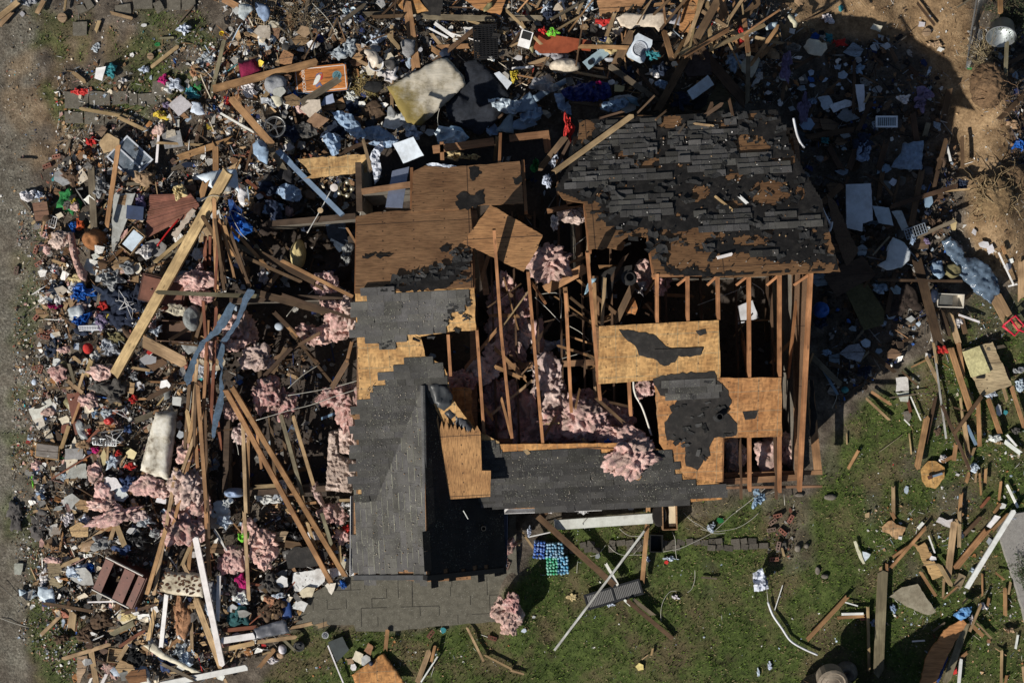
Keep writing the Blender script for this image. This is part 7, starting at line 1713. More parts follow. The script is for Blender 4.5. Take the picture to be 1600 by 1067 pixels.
# bean-bag toss board
e, L, Wd = box_thing('bean_bag_board', '01', (275, 570, 550, 545, 535, 403, 265, 455), .3, .08, 'game board', 'orange bean-bag toss board with round hole and white-blue horse head', 'orange bean-bag board', (0.06, -.03))
e.rotation_euler.z = rzpts(P(*cr('01', 275, 570)), P(*cr('01', 550, 545)))
L, Wd = 1.16, .58; hx, hy, hr = .36, .04, .085
def holed(mb, x0, x1, y0, y1, cx, cy, r, z0, z1, n=24):
    cor = [(x0, y0), (x1, y0), (x1, y1), (x0, y1)]; ring = [(cx + r * math.cos(2 * math.pi * k / n), cy + r * math.sin(2 * math.pi * k / n)) for k in range(n)]; out = []
    for k in range(n):
        a = 2 * math.pi * k / n; dx, dy = math.cos(a), math.sin(a); tx = ((x1 - cx) / dx if dx > 0 else (x0 - cx) / dx) if abs(dx) > 1e-6 else 1e9; ty = ((y1 - cy) / dy if dy > 0 else (y0 - cy) / dy) if abs(dy) > 1e-6 else 1e9; t_ = min(tx, ty); out.append((cx + dx * t_, cy + dy * t_))
    V = [(x, y, z) for z in (z0, z1) for (x, y) in ring] + [(x, y, z) for z in (z0, z1) for (x, y) in out]; F = []
    for k in range(n):
        j = (k + 1) % n; F += [(n + k, n + j, 3 * n + j, 3 * n + k)[::-1], (k, j, 2 * n + j, 2 * n + k), (k, n + k, n + j, j), (2 * n + k, 2 * n + j, 3 * n + j, 3 * n + k)]
    mb.add(V, F)
mb = MB(); holed(mb, -L / 2, L / 2, -Wd / 2, Wd / 2, hx, hy, hr, .06, .075); part(mb, 'board_top', 'ply', e, (.50, .19, .05))
mb = MB()
for y in (-Wd / 2 - .001, Wd / 2 - .019): mb.box((-L / 2, y, 0), (L / 2, y + .02, .059))
for x in (-L / 2 - .001, L / 2 - .019): mb.box((x, -Wd / 2 + .02, 0), (x + .02, Wd / 2 - .02, .059))
part(mb, 'side_frame', 'paint', e, (.07, .13, .22))
mb = MB(); i = .03
for y in (-Wd / 2 + i, Wd / 2 - i - .014): mb.box((-L / 2 + i, y, .0755), (L / 2 - i, y + .014, .0775))
for x in (-L / 2 + i, L / 2 - i - .014): mb.box((x, -Wd / 2 + i, .0756), (x + .014, Wd / 2 - i, .0776))
part(mb, 'border', 'paint', e, (.74, .74, .72))
mb = MB(); mb.lathe([(hr + .018, .0755), (hr + .018, .078), (hr, .078), (hr, .0755)], 28, M=Matrix.Translation((hx, hy, 0))); part(mb, 'hole_ring', 'paint', e, (.12, .26, .30))
mb = MB(); mb.prism([(-.19, -.12), (-.15, -.02), (-.09, .07), (-.03, .10), (.0, .06), (-.02, .0), (-.06, -.06), (-.12, -.11)], .0755, .078); part(mb, 'emblem', 'paint', e, (.68, .70, .66))
mb = MB(); mb.prism([(-.13, .05), (-.08, .12), (.02, .14), (.05, .11), (-.02, .115), (-.08, .08)], .0755, .0785); mb.prism([(-.14, -.13), (-.10, -.11), (-.03, -.06), (.02, -.16), (-.01, -.19), (-.04, -.13), (-.11, -.18)], .0755, .0785); part(mb, 'emblem_blue', 'paint', e, (.12, .13, .24))  # dark blue print of the emblem
mb = MB(); mb.prism([(-.02, .0), (.02, .07), (.04, .13), (.05, .05), (.01, -.03)], .0757, .0787); part(mb, 'emblem_stripe', 'paint', e, (.4, .03, .04))
cu = D.curves.new('lettering', 'FONT'); cu.body = 'BRONCOS'; cu.size = .105; cu.extrude = .001; cu.align_x = 'CENTER'; cu.materials.append(M['paint']); tmp = D.objects.new('tmp', cu); COL.objects.link(tmp); dg_ = bpy.context.evaluated_depsgraph_get(); lm_ = D.meshes.new_from_object(tmp.evaluated_get(dg_)); D.objects.remove(tmp); lm_.materials.clear(); o = link('lettering', lm_, M['paint'], e); o.location = (-.42, .01, .0775); o.rotation_euler = (0, 0, -math.pi / 2); o.color = (.74, .72, .66, 1)
# dresser, chest, drawer, shelf, black crate, small boxes
def carcase(e, L, Wd, h, t, mat, col, name='body', open_top=True):
    mb = MB(); mb.box((-L / 2, -Wd / 2, 0), (L / 2, Wd / 2, t))
    for y in (-Wd / 2, Wd / 2 - t): mb.box((-L / 2, y, t + .0005), (L / 2, y + t, h))
    for x in (-L / 2, L / 2 - t): mb.box((x, -Wd / 2 + t + .0005, t + .0005), (x + t, Wd / 2 - t - .0005, h - .001))
    if not open_top: mb.box((-L / 2 - .01, -Wd / 2 - .01, h + .0005), (L / 2 + .01, Wd / 2 + .01, h + t))
    return part(mb, name, mat, e, col)
e, L, Wd = box_thing('dresser', '10', (870, 800, 1140, 840, 1150, 700, 880, 610), .25, .5, 'dresser', 'dark reddish-brown dresser lying under the long pale timber', 'dark dresser', (.12, .05))
carcase(e, L, Wd, .45, .02, 'furn', (.075, .03, .02), open_top=False)
for x in (-L / 2 + .03, .01):
    mb = MB(); mb.box((x, -Wd / 2 + .03, .476), (x + L / 2 - .05, Wd / 2 - .03, .495)); d = part(mb, 'drawer', 'furn', e, (.17, .07, .045))
    mb = MB(); mb.lathe([(.0, .52), (.018, .515), (.02, .5), (.01, .4952)][::-1], 10, M=Matrix.Translation((x + L / 4 - .02, 0, 0))); part(mb, 'knob', 'metal', d, (.05, .04, .03))
e, L, Wd = box_thing('slatted_chest', '30', (570, 470, 850, 605, 930, 400, 680, 285), .2, .45, 'chest', 'dark red-brown wooden chest with broken slats and pale edge strips', 'dark slatted chest', (.1, -.08))
carcase(e, L, Wd, .4, .03, 'furn', (.10, .038, .028))
for x, w in ((-L / 2 + .02, .20), (-.02, .26), (L / 2 - .19, .16)):
    mb = MB(); mb.box((x, -Wd / 2 - .01, .402), (x + w, Wd / 2 - .02, .43)); s = part(mb, 'slat', 'furn', e, tint((.15, .058, .042)))
    for y in (-Wd * .3, Wd * .25): mb = MB(); mb.lathe([(.016, .431), (.012, .436), (0, .437)], 10, M=Matrix.Translation((x + w / 2, y, 0))); part(mb, 'screw_cap', 'furn', s, (.03, .02, .015))
for y in (-Wd / 2 - .03, Wd / 2 + .005): mb = MB(); mb.box((-L / 2, y, .38), (L / 2 - .1, y + .022, .445)); part(mb, 'edge_strip', 'paint', e, (.6, .57, .52))
e, L, Wd = box_thing('wooden_tray', '20', (190, 705, 335, 720, 400, 655, 250, 630), .1, .22, 'drawer', 'light wooden drawer with grey base up at the debris edge', 'light wooden drawer', (.15, 0))
carcase(e, L, Wd, .2, .02, 'ply', (.52, .34, .16)); mb = MB(); mb.box((-L / 2 + .02, -Wd / 2 + .03, .205), (L / 2 - .02, Wd / 2 - .01, .215)); part(mb, 'base_panel', 'ply', e, (.22, .20, .18))
e, L, Wd = box_thing('overturned_drawer', '10', (940, 1060, 1200, 1062, 1190, 940, 1000, 920), .3, .3, 'drawer', 'open dark drawer holding small litter below the dresser', 'open dark drawer', (.1, 0)); carcase(e, L, Wd, .25, .02, 'furn', (.12, .07, .045))
e, L, Wd = box_thing('shelf_box', '32', (945, 112, 1036, 112, 1030, -60, 935, -55), .1, .32, 'shelf', 'open cream-lined wooden box standing beside the white column', 'cream-lined box'); carcase(e, L, Wd, .32, .02, 'ply', (.36, .22, .12)); mb = MB(); mb.box((-L / 2 + .16, -Wd / 2 + .06, .022), (L / 2 - .025, Wd / 2 - .025, .20)); part(mb, 'lining', 'paint', e, (.66, .55, .38))
e, L, Wd = box_thing('black_crate', '32', (862, 250, 945, 252, 942, 142, 862, 140), .05, .3, 'crate', 'open black box on the lawn below the cream-lined box', 'open black box'); carcase(e, L, Wd, .3, .02, 'plastic', (.012, .012, .012))
mb = MB(); [mb.lathe([(.17, .3 + k * .035), (.19, .31 + k * .035), (.19, .325 + k * .035), (.17, .33 + k * .035)], 18, M=Matrix.Translation(P(1023, 803, gz(1023, 803)) - P(0, 0, 0) + P(0, 0, 0)), sy=1.6) for k in range(0)] 
e, L, Wd = box_thing('small_tray', '30', (655, 935, 740, 945, 770, 862, 680, 845), .2, .12, 'drawer', 'small light wooden tray in the bottom-left debris', 'small wooden tray', (0, .2)); carcase(e, L, Wd, .1, .015, 'ply', (.5, .36, .2))
e, L, Wd = box_thing('white_appliance', '02', (35, 262, 112, 282, 135, 190, 78, 170), .4, .25, 'appliance', 'small white box-like appliance with a black top left of the red-brown panel door', 'small white appliance', (.3, 0)); carcase(e, L, Wd, .25, .012, 'paint', (.75, .75, .75), open_top=False); mb = MB(); mb.box((-L / 2 + .02, 0, .264), (L / 2 - .02, Wd / 2 - .01, .275)); part(mb, 'black_top', 'plastic', e, (.01, .01, .01))
e, L, Wd = box_thing('carton', '10', (735, 450, 810, 522, 905, 395, 830, 342), .35, .25, 'carton', 'cardboard carton holding pale blue papers on the pale grey door', 'open carton', (.1, .1)); carcase(e, L, Wd, .22, .012, 'ply', (.46, .32, .18)); mb = MB(); mb.box((-L / 2 + .06, -Wd / 2 + .08, .225), (L / 2 - .02, Wd / 2 - .04, .24)); part(mb, 'paper', 'paint', e, (.55, .66, .76))
e, L, Wd = box_thing('navy_bin', '10', (790, 290, 885, 295, 905, 225, 800, 205), .35, .2, 'bin', 'navy-blue plastic bin on the pale grey door', 'navy-blue bin', (.15, 0)); carcase(e, L, Wd, .2, .015, 'plastic', (.03, .05, .11), open_top=False)
e, L, Wd = box_thing('brown_carton', '10', (210, 290, 290, 300, 302, 172, 212, 200), .12, .25, 'carton', 'brown carton near the road edge below the white lumpy bag', 'brown road-edge carton', (.2, 0)); carcase(e, L, Wd, .22, .02, 'ply', (.20, .11, .07), open_top=False)
e, L, Wd = box_thing('broken_appliance', '13', (1050, 845, 1230, 850, 1225, 765, 1065, 758), .15, .28, 'appliance', 'broken white appliance shell by the shiny plastic sheeting', 'white appliance shell', (.1, .05)); carcase(e, L, Wd, .25, .02, 'paint', (.62, .58, .5)); mb = MB(); mb.box((-L * .42, -Wd * .35, .03), (L * .1, Wd * .38, .2)); part(mb, 'motor', 'plastic', e, (.12, .12, .11))
# red-brown panel door with top corner under rubble
panel('mahogany_slab', C('02', 140, 205, 500, 260, 490, 322, 400, 312, 350, 332, 180, 335, 130, 300), .5, .04, 'furn', (.30, .075, .035), .3, 8, .02, .05, 'door', 'glossy red-brown door with a toothed torn edge', 'red-brown panel door')
# washing machine front
e, L, Wd = box_thing('washer_front', '02', (722, 330, 782, 376, 897, 263, 795, 235), .5, .06, 'appliance', 'white washing-machine front with a round door opening', 'washer front', (.1, .1)); L, Wd = .42, .56
mb = MB(); holed(mb, -L / 2, L / 2, -Wd / 2, Wd / 2, 0, -.02, .15, .0, .03); part(mb, 'front_panel', 'paint', e, (.62, .70, .78)); mb = MB(); mb.lathe([(.175, .0305), (.175, .05), (.15, .055), (.15, .0305)], 26, M=Matrix.Translation((0, -.02, 0))); part(mb, 'door_ring', 'paint', e, (.6, .64, .7)); mb = MB(); mb.lathe([(.0, -.12), (.13, -.1), (.15, -.005)], 20, M=Matrix.Translation((0, -.02, 0))); part(mb, 'drum', 'metal', e, (.03, .03, .035))
mb = MB(); loc, at = place('02', 492, 390, .62); mb.lathe([(.065, 0), (.065, .004), (0, .004)], 18); o = mb.build('hole_disc', M['plastic'], None, color=(.01, .012, .015), loc=loc); thing(o, 'drain cover', 'dark round drain cover lying on the drain-hole panel', None, at=at)  # dark disc laid on the panel for the darkness of its hole
# shutters: black louvred pair
e, L, Wd = box_thing('shutter', '32', (480, 603, 812, 510, 800, 420, 446, 525), .12, .04, 'shutter', 'black louvred window shutter lying on the lawn', 'black shutter', (0, 0)); e.rotation_euler.z = rzpts(P(0, 525), P(354 / 4, 525 - 105 / 4)); L, Wd = 1.32, .37
mb = MB(); f = .045
for y in (-Wd / 2, Wd / 2 - f): mb.box((-L / 2, y, 0), (L / 2, y + f, .035))
for x in (-L / 2, -f / 2, L / 2 - f): mb.box((x, -Wd / 2 + f, 0), (x + f, Wd / 2 - f, .036))
part(mb, 'frame', 'plastic', e, (.022, .024, .027))
for x0, x1 in ((-L / 2 + f, -f / 2), (f / 2, L / 2 - f)):
    mb = MB(); mb.box((x0, -Wd / 2 + f, 0), (x1, Wd / 2 - f, .008)); n = 15
    for k in range(n): x = x0 + (k + .2) * (x1 - x0) / n; mb.box((0, -Wd / 2 + f, 0), ((x1 - x0) / n * .95, Wd / 2 - f, .006), Matrix.Translation((x, 0, .012)) @ Matrix.Rotation(-.35, 4, 'Y'))
    part(mb, 'louvre', 'plastic', e, (.020, .022, .025))
# vent grille
e, L, Wd = box_thing('vent_grille', '03', (675, 797, 812, 797, 810, 725, 673, 725), .3, .03, 'grille', 'white-framed slotted vent grille flat in the deep shade', 'vent grille')
mb = MB(); f = .035
for y in (-Wd / 2, Wd / 2 - f): mb.box((-L / 2, y, 0), (L / 2, y + f, .03))
for x in (-L / 2, L / 2 - f): mb.box((x, -Wd / 2 + f, 0), (x + f, Wd / 2 - f, .03))
part(mb, 'frame', 'paint', e, (.74, .78, .82)); mb = MB(); n = 10
for k in range(n): x = -L / 2 + f + (k + .15) * (L - 2 * f) / n; mb.box((x, -Wd / 2 + f, .006), (x + (L - 2 * f) / n * .5, Wd / 2 - f, .02))
part(mb, 'slat', 'paint', e, (.42, .5, .56)); mb = MB(); mb.box((-L / 2 + f, -Wd / 2 + f, 0), (L / 2 - f, Wd / 2 - f, .004)); part(mb, 'backing', 'felt', e)
# spoked ring, wheel, cups, bowls, tub, log slices
loc, at = place('01', 120, 795, .55); e = empty('spoked_ring', loc); thing(e, 'table base', 'round grey metal ring with five spokes lying on the debris', 'spoked metal ring', at=at)
mb = MB(); mb.tube([(.225 * math.cos(a), .225 * math.sin(a), .02) for a in [2 * math.pi * k / 40 for k in range(41)]], .018, 8); part(mb, 'ring', 'metal', e, (.30, .30, .29), smooth=True); mb = MB(); mb.tube([(.19 * math.cos(a), .19 * math.sin(a), .012) for a in [2 * math.pi * k / 40 for k in range(41)]], .008, 6); part(mb, 'inner_ring', 'metal', e, (.2, .2, .2))
for k in range(5): a = R(4 + 72 * k); mb = MB(); mb.tube([(.03 * math.cos(a), .03 * math.sin(a), .02), (.21 * math.cos(a), .21 * math.sin(a), .02)], .014, 6); part(mb, 'spoke', 'metal', e, (.28, .28, .27))
mb = MB(); mb.lathe([(.05, 0), (.05, .035), (0, .04)], 14); part(mb, 'hub', 'metal', e, (.2, .2, .2))
def round_thing(name, rc, x, y, z, prof, mat, col, cat, label, lm=None, tilt=(0, 0), n=22, parts=()):
    loc, at = place(rc, x, y, z); e = empty(name, loc); e.rotation_euler = (*tilt, 0); thing(e, cat, label, lm, at=at, noun=name.replace('_', ' ')); mb = MB(); mb.lathe(prof, n); part(mb, 'body', mat, e, col, smooth=False)
    for nm, pr, mt, cl in parts: mb = MB(); mb.lathe(pr, n); part(mb, nm, mt, e, cl)
    return e
cupp = lambda r, h: [(r * .75, 0), (r, h), (r * .92, h), (r * .68, .012), (0, .012)]
round_thing('bowl', '01', 750, 402, .35, cupp(.17, .10), 'paint', (.66, .67, .70), 'bowl', 'white bowl with a bluish inside beside the upright thin post', 'white bowl', (.1, .1))
round_thing('paper_cup', '31', 438, 758, .02, cupp(.075, .14), 'paint', (.7, .72, .74), 'cup', 'white cup standing on the lawn below the patio corner', 'white lawn cup', (.05, 0))
round_thing('yellow_cup', '00', 1390, 216, .08, cupp(.055, .08), 'plastic', (.75, .58, .04), 'cup', 'small bright yellow cup near the weathered upright board', 'yellow cup')
round_thing('tyre_disc', '31', 270, 832, .06, [(.04, 0), (.12, 0), (.13, .02), (.13, .05), (.12, .07), (.09, .07), (.08, .05), (.03, .05), (.03, .08), (0, .08)], 'plastic', (.05, .05, .05), 'wheel', 'small dark wheel on the grass beside the metal duct', 'small dark wheel', (.2, .1))
for rc, x, y, r, lab, lm in (('00', 395, 115, .105, 'round sawn log slice at the road corner below the upright stick', 'road-corner log'), ('00', 945, 356, .075, 'round log slice above the bright white paper', None), ('03', 985, 206, .09, 'pale log slice on the clay below the dirty white card', None)):
    round_thing('log_slice', rc, x, y, .02, [(r, 0), (r * 1.03, .05), (r, .09), (r * .55, .093), (0, .092)], 'ply', (.38, .27, .17), 'log', lab, lm, (.08, .06), 14)
loc, at = place('03', 1465, 158, .45); e = empty('galvanised_tub', loc); e.rotation_euler = (R(62), 0, R(-18)); thing(e, 'tub', 'dented galvanised tub tipped over beside the chain-link fence', 'galvanised tub', at=at)
mb = MB(); mb.lathe([(0, .004), (.24, 0), (.30, .36), (.31, .37), (.29, .36), (.23, .02), (0, .02)], 24); part(mb, 'body', 'metal', e, (.34, .37, .38), smooth=True); mb = MB(); mb.tube([(.31 * math.cos(a), .31 * math.sin(a), .37) for a in [2 * math.pi * k / 30 for k in range(31)]], .012, 6); part(mb, 'rim', 'metal', e, (.45, .47, .48))
for s in (-1, 1): mb = MB(); mb.tube([(s * .30, -.06, .28), (s * .35, -.03, .25), (s * .35, .03, .25), (s * .30, .06, .28)], .008, 6); part(mb, 'handle', 'metal', e, (.3, .3, .3))
beam(cr('03', 1448, -20), cr('03', 1450, 90), 7, 'o', .5, .6, 'orange pole end at the top edge above the galvanised tub', None, th=.05)
# brass lamp / chandelier
loc, at = place('11', 560, 115, 1.2, False); e = empty('ceiling_lamp', loc); thing(e, 'lamp', 'fallen brass ceiling lamp with round globes below the wall sheet', 'brass lamp', at=at)
mb = MB(); mb.tube([(.14 * math.cos(a), .14 * math.sin(a), .05) for a in [2 * math.pi * k / 24 for k in range(25)]], .014, 6); mb.lathe([(0, 0), (.05, .02), (.03, .08), (0, .1)], 12); part(mb, 'ring', 'metal', e, (.45, .38, .22))
for k in range(5): a = 2 * math.pi * k / 5; mb = MB(); mb.lathe([(.055 * math.sin(t_), .055 * -math.cos(t_)) for t_ in [math.pi * j / 8 for j in range(9)]], 12, M=Matrix.Translation((.15 * math.cos(a), .15 * math.sin(a), .06))); part(mb, 'globe', 'metal', e, (.55, .52, .42), smooth=True)
tubething('cable', [cr('11', 470, 120), cr('11', 395, 260), cr('11', 320, 390)], .012, 'plastic', (.6, .6, .58), 'cable', 'thin pale wire hanging through the dark room from a white disc', z=1.3, ground=False)
round_thing('wall_disc', '11', 487, 105, 1.3, [(.085, 0), (.085, .02), (0, .03)], 'paint', (.66, .62, .6), 'disc', 'round white disc beside the brass lamp', None, (.3, .2))
round_thing('wall_disc', '11', 402, 247, 1.3, [(.06, 0), (.06, .02), (0, .025)], 'paint', (.45, .33, .2), 'disc', 'small tan disc on the thin pale wire', None, (.3, .2))
# red-brown slat stack
e, L, Wd = box_thing('slat_stack', '10', (905, 425, 1290, 205, 1230, 165, 945, 160), .45, .12, 'siding', 'fan of red-brown wooden slats left of the pale timber', 'red-brown slats', (.05, -.05))
e.rotation_euler = (0, 0, 0); e.location = P(*cr('10', 1080, 300), gz(270, 340) + .5)
for k in range(24):
    y1 = 420 - k * 11.3; y2 = 270 - k * 5.0; a = P(*cr('10', 912 + k * 1.4, y1), 0) - P(*cr('10', 1080, 300), 0); b = P(*cr('10', 1255 - abs(k - 10) * 4, y2), 0) - P(*cr('10', 1080, 300), 0); mb = MB(); d = b - a
    a.z, b.z = random.uniform(0, .03), .10 + random.uniform(0, .05); mb.box((0, -.016, 0), (d.length, .016, .03), Matrix.Translation(a) @ (b - a).to_track_quat('X', 'Z').to_matrix().to_4x4()); part(mb, 'slat', 'furn', e, tint((.20, .085, .058), .3))
# white-marked planks over the slats
tubething('red_strip', [cr('10', 982, 470), cr('10', 1050, 380), cr('10', 1120, 300)], .02, 'plastic', (.5, .02, .02), 'strip', 'thin bright red strip lying across the red-brown slats', 'red strip', z=.75)
panel('notched_board', C('10', 1070, 400, 1200, 235, 1225, 250, 1100, 425), .75, .02, 'plaster', (.45, .38, .32), 1.5, 4, 0, 0, 'board', 'notched pale board beside the red strip on the slats', None)
# crates and racks
def grid_thing(name, rc, quad, z, nx_, ny_, r, mat, col, cat, label, lm, tilt=(0, 0), border=1.6):
    e, L, Wd = box_thing(name, rc, quad, z, .03, cat, label, lm, tilt); mb = MB()
    for k in range(1, nx_): x = -L / 2 + L * k / nx_; mb.tube([(x, -Wd / 2, .02), (x, Wd / 2, .02)], r, 5)
    for k in range(1, ny_): y = -Wd / 2 + Wd * k / ny_; mb.tube([(-L / 2, y, .02 + r), (L / 2, y, .02 + r)], r, 5)
    part(mb, 'wire_mesh', mat, e, col); mb = MB()
    for y in (-Wd / 2, Wd / 2): mb.tube([(-L / 2, y, .02), (L / 2, y, .02)], r * border, 6)
    for x in (-L / 2, L / 2): mb.tube([(x, -Wd / 2, .02), (x, Wd / 2, .02)], r * border, 6)
    part(mb, 'frame', mat, e, col); return e, L, Wd
e, L, Wd = grid_thing('plastic_crate', '01', (1362, 370, 1502, 360, 1512, 155, 1366, 160), .45, 6, 16, .012, 'plastic', (.015, .015, .016), 'crate', 'black slatted plastic crate at the top edge beside the red-brown door', 'black slatted crate'); mb = MB(); mb.box((-L / 2, -Wd / 2, -.12), (L / 2, Wd / 2, -.1)); part(mb, 'base', 'plastic', e, (.012, .012, .012))
grid_thing('wire_rack', '01', (640, 200, 740, 250, 775, 190, 665, 130), .4, 4, 2, .012, 'plastic', (.02, .02, .02), 'rack', 'black wire rack above the white bowl', 'black wire rack', (.3, .1))
grid_thing('wire_shelf', '10', (260, 330, 330, 355, 370, 295, 300, 275), .2, 5, 3, .008, 'metal', (.5, .5, .5), 'shelf', 'small grey wire shelf near the road edge', 'grey wire shelf', (.2, 0))
grid_thing('wire_rack', '13', (820, 440, 990, 360, 985, 345, 900, 360), .5, 8, 3, .008, 'metal', (.42, .48, .54), 'rack', 'pale wire rack in shade above the rounded table top', 'pale wire rack', (.1, 0))
grid_thing('wire_rack', '20', (570, 640, 730, 650, 720, 610, 590, 600), .35, 9, 3, .008, 'metal', (.55, .58, .6), 'rack', 'white wire rack on the debris below the red ball', 'white wire rack', (.2, 0))
grid_thing('wire_basket', '10', (485, 1000, 630, 985, 640, 970, 500, 965), .3, 9, 3, .01, 'paint', (.6, .62, .66), 'basket', 'striped white basket rim below the lower blue tarp', 'white basket rim', (.2, 0))
grid_thing('trellis', '01', (-20, 200, 60, 200, 150, 0, -20, -60), .3, 9, 9, .011, 'wood', (.34, .26, .16), 'trellis', 'tan wooden trellis cut by the top edge', 'tan trellis')
# chain-link fence (laid over), tipped rail
loc, at = place('03', 1310, 200, .25); e = empty('chain_link_fence', (0, 0, 0)); thing(e, 'fence', 'sagging grey chain-link fence running down from the top edge', 'chain-link fence', at=at)
a, b, c_, d = P(*cr('03', 1315, -60), .45), P(*cr('03', 1240, 430), .45), P(*cr('03', 1300, 420), .2), P(*cr('03', 1420, -60), .3); mb = MB(); n1, n2 = 46, 13
for k in range(n1 + n2):
    for s in (0, 1):
        pts = []
        for j in range(n2 + 1):
            i = k - n2 + j if s == 0 else k - j
            if 0 <= i <= n1: u, v = i / n1, j / n2; p = (a.lerp(b, u)).lerp(d.lerp(c_, u), v); pts.append(p + Vector((0, 0, .10 * math.sin(7 * u + 3 * v) - .12 * v)))
        if len(pts) > 1: mb.tube(pts, .005, 3)
part(mb, 'wire_mesh', 'metal', e, (.34, .34, .33)); mb = MB(); mb.tube([a, a.lerp(b, .5) + Vector((0, 0, -.05)), b], .02, 6); part(mb, 'rail', 'metal', e, (.36, .36, .35))
# uprooted root balls
def rootball(rc, x, y, rx, ry, h, z, nroot, rl, label, lm, dirx=0, col=(.16, .10, .055), straw=False, stump=None):
    px, py = cr(rc, x, y); base = gz(px, py); loc = P(px, py, base); e = empty('root_ball', loc); thing(e, 'tree stump', label, lm, at=(px, py))
    Vb, F = ico(); s = mpp(); p = Vb * np.array([rx * s / 4, ry * s / 4, h / 2]); f1 = fbm(p * 1.0 + x, 4, 5, 4); p = Vb * (1 + .7 * (f1 - .5) + .25 * (fbm(p + y, 18, 6, 3) - .5))[:, None] * np.array([rx * s / 4, ry * s / 4, h / 2]); p[:, 2] += h * .35 + z
    mesh('soil', p, F, M['bark'], e, True, color=col)
    for k in range(nroot):
        a = random.uniform(0, 6.283); rr_ = random.uniform(.2, .95); q = Vector((math.cos(a) * rx * s / 4 * rr_, math.sin(a) * ry * s / 4 * rr_, h * (.85 - .5 * rr_) + z + .03)); pts = [q]; L = rl * random.uniform(.3, 1.0); a2 = a + random.gauss(0, .9); d = Vector((math.cos(a2), math.sin(a2), random.uniform(-.1, .3)))
        for j in range(6): d = (d + Vector((random.uniform(-.8, .8), random.uniform(-.8, .8), random.uniform(-.4, .2)))).normalized(); q = q + d * L / 6; q.z = max(q.z, .01); pts.append(q.copy())
        mb = MB(); r0 = random.uniform(.006, .022); mb.tube(pts, r0, 5, taper=.003); part(mb, 'root', 'bark', e, (.30, .22, .12) if straw else tint((.24, .15, .085)), smooth=True)
    return e
rootball('03', 1345, 560, 105, 130, .7, .1, 34, .55, 'round uprooted root plate below the chain-link fence', 'round root plate')
rootball('13', 1400, 170, 110, 130, .5, 0, 95, .75, 'matted mass of straw-coloured roots at the clay edge', 'straw root mat', straw=True, col=(.2, .135, .07))
rootball('13', 1520, 60, 90, 80, .5, 0, 34, .6, 'smaller root clump above the straw root mat', 'smaller root clump', straw=True, col=(.17, .11, .06))
e = rootball('33', 330, 1075, 150, 90, 1.2, .0, 26, .4, 'grey dead root ball with stump at the bottom edge', 'bottom root ball', col=(.14, .115, .085))
mb = MB(); mb.lathe([(.30, 0), (.33, .3), (.28, .34), (.25, .32), (.17, .36), (.15, .34), (.07, .38), (0, .37)], 18, M=Matrix.Translation((0, .42, .75)) @ Matrix.Rotation(.35, 4, 'X')); part(mb, 'stump', 'wood', e, (.26, .22, .17))
rootball('33', 640, 1180, 210, 90, 2.2, .0, 14, .4, 'big dark root ball mostly below the bottom edge', None, col=(.10, .075, .05))
blob('boulder', *cr('33', 480, 1000), 20, 17, .3, .03, 20, (1, 1, 1), 'stone', 'boulder', 'grey boulder-like lump beside the bottom root ball', 'grey boulder', rough=.5)
# twiggy uprooted shrub, cream roots bundle, evergreen
def twigs(name, rc, x, y, R_, n, col, label, lm, cat, z=.3, leaf=None, seglen=.5, flat_=.5):
    px, py = cr(rc, x, y); loc = P(px, py, gz(px, py) + z); e = empty(name, loc); thing(e, cat, label, lm, at=(px, py)); mb = MB(); lf = MB()
    for k in range(n):
        a = random.uniform(0, 6.283); q = Vector((0, 0, 0)) + Vector((random.gauss(0, R_ * .25), random.gauss(0, R_ * .25), 0)); pts = [q.copy()]; d = Vector((math.cos(a), math.sin(a), random.uniform(-.1, flat_))); L = R_ * random.uniform(.4, 1.2)
        for j in range(6): d = (d + Vector((random.uniform(-.5, .5), random.uniform(-.5, .5), random.uniform(-.3, .3)))).normalized(); q = q + d * L / 6; q.z = max(q.z, -z + .02); pts.append(q.copy())
        mb.tube(pts, random.uniform(.004, .011), 4, tint(col, .3) + (1,), taper=.002)
        if leaf:
            for p_ in pts[2:]:
                for _ in range(leaf[1]):
                    u = Vector((random.gauss(0, 1), random.gauss(0, 1), random.gauss(0, .6))).normalized(); v = u.orthogonal().normalized(); c0 = p_ + Vector((random.gauss(0, .04), random.gauss(0, .04), random.gauss(0, .03))); s_ = leaf[2] * random.uniform(.6, 1.3); lf.add([c0, c0 + u * s_ + v * s_ * .3, c0 + u * s_ * 1.6, c0 + u * s_ - v * s_ * .3], [(0, 1, 2, 3)], tint(leaf[0], .35) + (1,))
    mb.build('twig', M['litter'], e, col=True)
    if leaf: lf.build('foliage', M['litter'], e, col=True)
twigs('uprooted_shrub', '01', 270, 150, .75, 130, (.17, .125, .075), 'brown twiggy uprooted shrub at the top edge', 'uprooted shrub', 'shrub', .3, ((.12, .095, .06), 1, .03))
twigs('dry_shrub', '01', 680, 530, .45, 60, (.30, .23, .10), 'dry yellowish shrub left of the stained cream mattress', 'dry yellow shrub', 'shrub', .3, ((.26, .21, .07), 1, .025))
twigs('root_bundle', '02', 1310, 190, .30, 60, (.50, .40, .26), 'tangle of pale cream roots at the top edge', 'pale root tangle', 'roots', .8)
twigs('evergreen_shrub', '33', 1625, 380, .42, 60, (.07, .05, .03), 'dark evergreen branches at the edge of the concrete walkway', 'dark evergreen', 'shrub', .4, ((.035, .055, .022), 5, .03))
twigs('evergreen_shrub', '03', 1560, 60, .7, 90, (.10, .08, .05), 'dark shrub behind the galvanised tub', 'dark corner shrub', 'shrub', .3, ((.03, .04, .016), 4, .035))
twigs('brush_pile', '03', 1330, 330, .55, 90, (.24, .19, .11), 'dry brush below the galvanised tub', 'dry brush', 'brush', .3)
